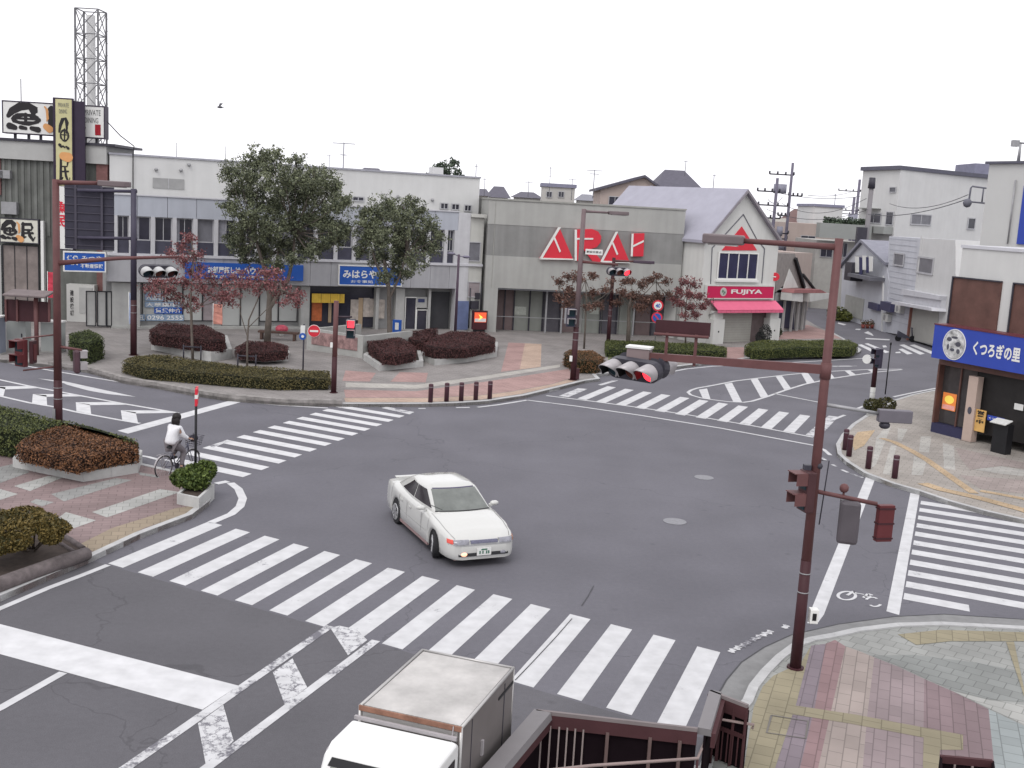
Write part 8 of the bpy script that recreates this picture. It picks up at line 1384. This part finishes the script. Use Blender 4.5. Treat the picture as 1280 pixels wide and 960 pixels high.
for s_ in (-1,1): mb.tube([(L0,s_*(hw-.01),bz-.01),(L1,s_*(hw-.01),bz-.01)], .022, 8); mb.tube([(L1,s_*(hw-.01),z0),(L1,s_*(hw-.01),bz)], .022, 8); mb.tube([(L0,s_*(hw-.01),z0),(L0,s_*(hw-.01),bz)], .02, 8)
mb.tube([(L0,-hw,bz-.01),(L0,hw,bz-.01)], .02, 8); mb.build('box_edge', EDG, TR, keep_local=True)
mb = MB(); LBX(mb, L1+.002, L1+.022, -hw, hw, bz-.06, bz+.004); mb.build('rusty_edge', RST, TR, keep_local=True); mb = MB(); LBX(mb, L1+.002, L1+.012, -hw+.05, hw-.05, bz-.2, bz-.07); mb.build('front_rib', EDG, TR, keep_local=True)
for s_ in (-1,1):
    mb = MB(); LBX(mb, L0+.35, L0+.37, s_*hw-.004, s_*hw+.006, z0+.1, bz-.08); mb.build('panel_seam', DKMETAL, TR, keep_local=True); mb = MB(); LBX(mb, L1-.35, L1-.338, s_*hw-.004, s_*hw+.006, z0+.05, bz-.05); mb.build('panel_seam', DKMETAL, TR, keep_local=True)
    mb = MB(); LBX(mb, L0+.02, L0+.6, s_*hw-.003, s_*hw+.01, bz-.22, bz-.18); mb.build('vent_slot', BLACK, TR, keep_local=True); mb = MB(); LBX(mb, L1-.75, L1-.7, s_*hw, s_*hw+.03, 1.2, 1.4); mb.build('latch', SILVER, TR, keep_local=True)
mb = MB(); LBX(mb, L0, L1+.9, -.45, .45, .45, .62); mb.build('chassis', BLACK, TR, keep_local=True)
cx0 = L1+.10; cw = .70; prof = [(cx0,.5),(cx0+1.12,.5),(cx0+1.2,.62),(cx0+1.17,.98),(cx0+.78,1.68),(cx0+.6,1.77),(cx0+.1,1.79),(cx0,1.74)]
mb = MB(); mb.extr([Vector((x,-cw,z)) for x, z in prof], Vector((0,2*cw,0))); cab = fix(mb.build('cab', M('cab_white', (.70,.70,.69), .25, .02, spec=.5, coat=.4), TR, keep_local=True, bevel=.06, seg=4))
def cq(pts, nm, mat, par=cab): m2 = MB(); m2.add([Vector(p) for p in pts], [(0,1,2,3)]); o = m2.build(nm, mat, par, keep_local=True); return o
n3 = Vector((.7,0,.39)).normalized()*.008; q = [Vector((cx0+1.14,-.6,1.04)), Vector((cx0+1.14,.6,1.04)), Vector((cx0+.82,.56,1.61)), Vector((cx0+.82,-.56,1.61))]; cq([p+n3 for p in q], 'windscreen', M('truck_windscreen', (.2,.21,.19), .08, .2, spec=.6)); cq([p+n3*1.6 for p in (Vector((cx0+.84,-.6,1.575)), Vector((cx0+.84,.6,1.575)), Vector((cx0+.79,.57,1.665)), Vector((cx0+.79,-.57,1.665)))], 'windscreen_seal', BLACK)
for s_ in (-1,1): cq([(cx0+.15,s_*(cw+.004),1.1),(cx0+.98,s_*(cw+.004),1.1),(cx0+.72,s_*(cw+.004),1.6),(cx0+.15,s_*(cw+.004),1.62)][::s_], 'side_window', CGS)
for s_ in (-1,1):
    mb = MB(); mb.tube([(cx0+.06,s_*(cw-.02),1.7),(cx0+.7,s_*(cw-.02),1.70),(cx0+.98,s_*(cw+.0),1.2)], .014, 6); mb.build('rain_gutter', SILVER, TR, keep_local=True)
    mb = MB(); mb.bar((cx0+1.02,s_*.72,1.35),(cx0+1.05,s_*.86,1.4), .02); mb.box((cx0+1.05,s_*.88,1.38), (.05,.14,.22)); mb.build('wing_mirror', BLACK, TR, keep_local=True)
    mb = MB(); mb.sphere((cx0+1.19,s_*.5,.8), .1, 12, (.3,1,1)); mb.build('headlight', LAMPC, TR, keep_local=True)
mb = MB(); LBX(mb, cx0+.02, cx0+.06, -cw+.03, cw-.03, 1.79, 1.83); mb.build('roof_bar', SILVER, TR, keep_local=True); mb = MB(); mb.tube([(L1+.03,hw-.1,bz),(cx0+.55,cw+.03,1.15)], .008, 5); mb.build('antenna', SILVER, TR, keep_local=True)
for xa in (L0+.45, cx0+.55):
    for s_ in (-1,1): wheel(TR, (xa, s_*.6, .26), .26, .15, sgn=s_, spokes=5)
TR.rotation_euler = (0,0,math.atan2(fwd_.y, fwd_.x))

# ================================================================== CYCLIST
rwp, fwp = G(208,600), G(237,589)
hd = (fwp-rwp).normalized(); p0 = G(222,595)
hd = Vector((.45,.89,0)).normalized()
BK = thing('bicycle', 'city bicycle with a front basket, ridden off the left kerb onto the crossing', 'bicycle', (p0.x, p0.y, .02), 0)
FRM = M('bicycle_frame', (.12,.12,.16), .35, .1, metal=.4)
for x in (-.54,.54):
    mb = MB(); n_ = 32; mb.tube([Vector((x+.32*math.cos(2*math.pi*i/n_), 0, .33+.32*math.sin(2*math.pi*i/n_))) for i in range(n_+1)], .018, 6, cap=False); w_ = mb.build('wheel', TYRE, BK, keep_local=True); mb = MB(); mb.tube([Vector((x+.298*math.cos(2*math.pi*i/n_), 0, .33+.298*math.sin(2*math.pi*i/n_))) for i in range(n_+1)], .01, 5, cap=False)
    for i in range(18): a = 2*math.pi*i/18; mb.tube([(x, .02*(-1)**i, .33), (x+.3*math.cos(a), 0, .33+.3*math.sin(a))], .0028, 3, cap=False)
    mb.tube([(x,-.04,.33),(x,.04,.33)], .02, 8); mb.build('rim', SILVER, w_, keep_local=True); mb = MB(); pts_ = [Vector((x+.35*math.cos(a), 0, .33+.35*math.sin(a))) for a in [rad((20 if x > 0 else 40)+i*(130)/10) for i in range(11)]]
    for i in range(10): mb.bar(pts_[i], pts_[i+1], .05, .006)
    mb.build('mudguard', SILVER, BK, keep_local=True)
mb = MB(); bb = Vector((-.08,0,.30)); st = Vector((-.22,0,.72)); hdT = Vector((.38,0,.88)); hdB = Vector((.42,0,.66)); ra_ = Vector((-.54,0,.33)); fa = Vector((.54,0,.33))
for a, b, r_ in ((bb,st,.016),(bb,hdB,.018),(bb+Vector((.04,0,.1)),hdT-Vector((0,0,.08)),.016),(hdT,hdB,.02)): mb.tube([a,b], r_, 8)
for s_ in (-.05,.05): mb.tube([ra_+Vector((0,s_,0)), bb+Vector((0,s_*.5,0))], .01, 6); mb.tube([ra_+Vector((0,s_,0)), st+Vector((.02,s_*.4,-.05))], .009, 6); mb.tube([hdB+Vector((0,s_,0)), fa+Vector((0,s_,0))], .012, 6)
mb.build('frame', FRM, BK, keep_local=True); mb = MB(); mb.tube([st, st+Vector((-.03,0,.12))], .013, 6); mb.sphere(st+Vector((-.06,0,.15)), .12, 12, (1.1,.8,.38)); mb.build('saddle', BLACK, BK, keep_local=True)
mb = MB(); mb.tube([hdT, hdT+Vector((-.02,0,.13))], .013, 6); mb.tube([(.2,-.27,1.03),(.3,-.25,1.03),(.37,-.1,1.01),(.37,.1,1.01),(.3,.25,1.03),(.2,.27,1.03)], .012, 8); mb.build('handlebar', SILVER, BK, keep_local=True)
mb = MB(); X0, X1, Y_, Z0, Z1 = .46, .78, .17, .78, 1.02
for z in np.linspace(Z0, Z1, 5): k = .85+.15*(z-Z0)/(Z1-Z0); mb.tube([(X0,-Y_*k,z),(X1*k+.1,-Y_*k,z),(X1*k+.1,Y_*k,z),(X0,Y_*k,z),(X0,-Y_*k,z)], .006, 4)
for x in np.linspace(X0, X1, 5):
    for s_ in (-1,1): mb.tube([(x, s_*Y_*.85, Z0),(x, s_*Y_, Z1)], .004, 4)
mb.build('basket', DKMETAL, BK, keep_local=True); mb = MB(); mb.tube([(-.75,-.05,.70),(-.3,-.06,.70)], .007, 5); mb.tube([(-.75,.05,.70),(-.3,.06,.70)], .007, 5); mb.tube([(-.6,.05,.70),(-.54,.06,.34)], .006, 5); mb.tube([(-.6,-.05,.70),(-.54,-.06,.34)], .006, 5); mb.build('rear_rack', SILVER, BK, keep_local=True)
mb = MB(); mb.tube([bb+Vector((0,-.09,0)), bb+Vector((.05,-.11,-.16))], .01, 6); mb.tube([bb+Vector((0,.09,0)), bb+Vector((-.05,.11,.16))], .01, 6); mb.box(bb+Vector((.05,-.16,-.17)), (.1,.09,.025)); mb.box(bb+Vector((-.05,.16,.17)), (.1,.09,.025)); mb.tube([bb+Vector((0,-.05,0)), bb+Vector((0,-.056,0))], .09, 18); mb.build('pedals', DKMETAL, BK, keep_local=True)
mb = MB(); mb.sphere((.62,0,.97), .14, 12, (1,.9,.75)); BAG = thing('bag', 'dark bag lying in the bicycle basket', 'bag', (p0.x, p0.y, .02), 0); mb.build('bag_body', M('bag_black', (.02,.018,.03), .7, .2, 8), BAG, keep_local=True); mb = MB(); mb.tube([(.55,-.05,1.04),(.6,0,1.12),(.66,.05,1.04)], .01, 5); mb.build('strap', BLACK, BAG, keep_local=True)
ang = math.atan2(hd.y, hd.x); BK.rotation_euler = (0,0,ang); BAG.rotation_euler = (0,0,ang)
def skin(name, V, E_, R_, mat, parent, sub=2, root=0):
    me = bpy.data.meshes.new(name); me.from_pydata(V, E_, []); o = bpy.data.objects.new(name, me); COL.objects.link(o); sk = o.modifiers.new('s', 'SKIN'); sk.use_smooth_shade = True; sb_ = o.modifiers.new('sub', 'SUBSURF'); sb_.levels = sub; sb_.render_levels = sub
    for i, r_ in enumerate(R_): me.skin_vertices[0].data[i].radius = (r_, r_) if not hasattr(r_, '__len__') else r_; me.skin_vertices[0].data[i].use_root = (i == root)
    dg = bpy.context.evaluated_depsgraph_get(); m2 = bpy.data.meshes.new_from_object(o.evaluated_get(dg)); bpy.data.objects.remove(o); m2.name = name; m2.materials.clear(); m2.materials.append(mat); q = bpy.data.objects.new(name, m2); COL.objects.link(q); q.parent = parent
    for p in m2.polygons: p.use_smooth = True
    return q
PE = thing('person', 'dark haired person in white jacket and grey trousers riding a city bicycle', 'person', (p0.x, p0.y, .02), 0); PE.rotation_euler = (0,0,ang)
SKN = M('skin', (.42,.26,.19), .6, .05); JK = M('white_jacket', (.66,.66,.68), .85, .06, 7, bump=.3); TRS = M('grey_trousers', (.15,.135,.145), .9, .12, 8); HAIR = M('dark_hair', (.012,.009,.010), .5, .3, 20); SHOE = M('dark_shoe', (.02,.018,.02), .6)
# body: continuous figure (pelvis root, spine, neck, head, arms, hands)
V = [(-.24,0,.93),(-.2,0,1.08),(-.15,0,1.25),(-.1,0,1.39),(-.07,0,1.47),(-.05,0,1.53),(-.03,0,1.63),(-.02,0,1.69),
     (-.12,.17,1.38),(-.02,.24,1.16),(.19,.26,1.06),(-.12,-.17,1.38),(-.02,-.24,1.16),(.19,-.26,1.06),
     (-.2,.09,.90),(.1,.1,.82),(-.06,.13,.54),(-.2,-.09,.90),(.12,-.11,.70),(-.01,-.14,.25)]
E_ = [(0,1),(1,2),(2,3),(3,4),(4,5),(5,6),(6,7),(3,8),(8,9),(9,10),(3,11),(11,12),(12,13),(0,14),(14,15),(15,16),(0,17),(17,18),(18,19)]
R_ = [(.13,.16),(.11,.13),(.115,.14),(.10,.12),.055,.048,.092,.07,.055,.04,.028,.055,.04,.028,.085,.065,.045,.085,.065,.045]
skin('body', V, E_, R_, SKN, PE)
# face and ears
mb = MB(); mb.sphere((-.02,0,1.645), .095, 16, (1.0,.82,1.18)); mb.sphere((.075,0,1.635), .016, 8, (1,.7,1.3)); mb.sphere((-.02,.082,1.64), .022, 8, (.6,.4,1)); mb.sphere((-.02,-.082,1.64), .022, 8, (.6,.4,1)); fc_ = mb.build('face', SKN, PE, keep_local=True); mb = MB()
for s_ in (-1,1): mb.sphere((.062,s_*.033,1.655), .011, 8)
mb.box((.072,0,1.595), (.012,.04,.008)); mb.build('eyes_and_mouth', M('dark_features', (.08,.03,.03), .5), fc_, keep_local=True)
mb = MB(); mb.sphere((-.05,0,1.68), .128, 18, (1,.95,1.0)); mb.sphere((-.09,0,1.57), .125, 16, (.75,1.1,1.35)); mb.sphere((-.1,.05,1.47), .09, 12, (.65,1.0,1.3)); mb.sphere((-.1,-.05,1.47), .09, 12, (.65,1.0,1.3)); mb.build('hair', HAIR, PE, keep_local=True)
Vj = [(-.25,0,.90),(-.22,0,1.06),(-.17,0,1.25),(-.11,0,1.38),(-.08,0,1.46),(-.12,.175,1.385),(-.03,.25,1.17),(.12,.262,1.085),(-.12,-.175,1.385),(-.03,-.25,1.17),(.12,-.262,1.085)]
skin('jacket', Vj, [(0,1),(1,2),(2,3),(3,4),(3,5),(5,6),(6,7),(3,8),(8,9),(9,10)], [(.20,.25),(.18,.21),(.165,.20),(.14,.17),.08,.095,.072,.055,.095,.072,.055], JK, PE)
Vt = [(-.22,0,.96),(-.18,.09,.91),(.1,.1,.825),(.02,.12,.68),(-.05,.13,.58),(-.18,-.09,.91),(.12,-.11,.71),(.05,-.125,.48),(.0,-.14,.3)]
skin('trousers', Vt, [(0,1),(1,2),(2,3),(3,4),(0,5),(5,6),(6,7),(7,8)], [(.16,.19),.115,.095,.08,.065,.115,.095,.078,.065], TRS, PE)
for s_, c_ in ((1,(-.03,.15,.49)), (-1,(.02,-.15,.20))): mb = MB(); c_ = Vector(c_); mb.sphere(c_+Vector((.04,0,0)), .12, 14, (1.1,.42,.42)); mb.sphere(c_+Vector((-.05,0,.02)), .065, 12, (1,.75,.8)); mb.build('shoe', SHOE, PE, keep_local=True)
for s_ in (1,-1):   # hands: palm and five curled fingers round the grip
    V = [(.19,s_*.262,1.062),(.235,s_*.265,1.06),(.262,s_*.265,1.058)]; E2 = [(0,1),(1,2)]; R2 = [.024,(.03,.018),(.03,.016)]
    for k, (dy, ln) in enumerate(((-.030,.9),(-.010,1.0),(.010,.95),(.030,.8))):
        b0 = len(V); y = s_*.265+dy; V += [(.272,y,1.056),(.272+.024*ln,y,1.045),(.272+.026*ln,y,1.022),(.272+.008,y,1.010)]; E2 += [(2,b0),(b0,b0+1),(b0+1,b0+2),(b0+2,b0+3)]; R2 += [.0095,.0092,.0085,.0075]
    b0 = len(V); y = s_*(.265-.03); V += [(.23,y,1.045),(.252,y-s_*.012,1.03),(.268,y-s_*.01,1.018)]; E2 += [(1,b0),(b0,b0+1),(b0+1,b0+2)]; R2 += [.011,.010,.0085]
    skin('hand', V, E2, R2, SKN, PE, sub=1)

# a bird in the sky
q = D(275,134,60); BD = thing('bird', 'tiny dark bird flying alone in the white sky above the long pale building', 'bird', tuple(q)); mb = MB(); mb.sphere(q, .1, 10, (1.6,.7,.6)); mb.add([q+Vector(v) for v in [(0,0,.02),(.12,.1,.2),(-.05,.12,.2),(-.08,0,.02),(0,0,.04),(.12,.1,.22),(-.05,.12,.22),(-.08,0,.04)]], [(3,2,1,0),(4,5,6,7),(0,1,5,4),(1,2,6,5),(2,3,7,6),(3,0,4,7)]); mb.add([q+Vector(v) for v in [(.14,0,.02),(.3,-.1,-.05),(.22,-.12,-.05),(.06,0,.02)]], [(0,1,2,3),(3,2,1,0)]); mb.build('body', M('bird_dark', (.07,.07,.08), .7), BD)
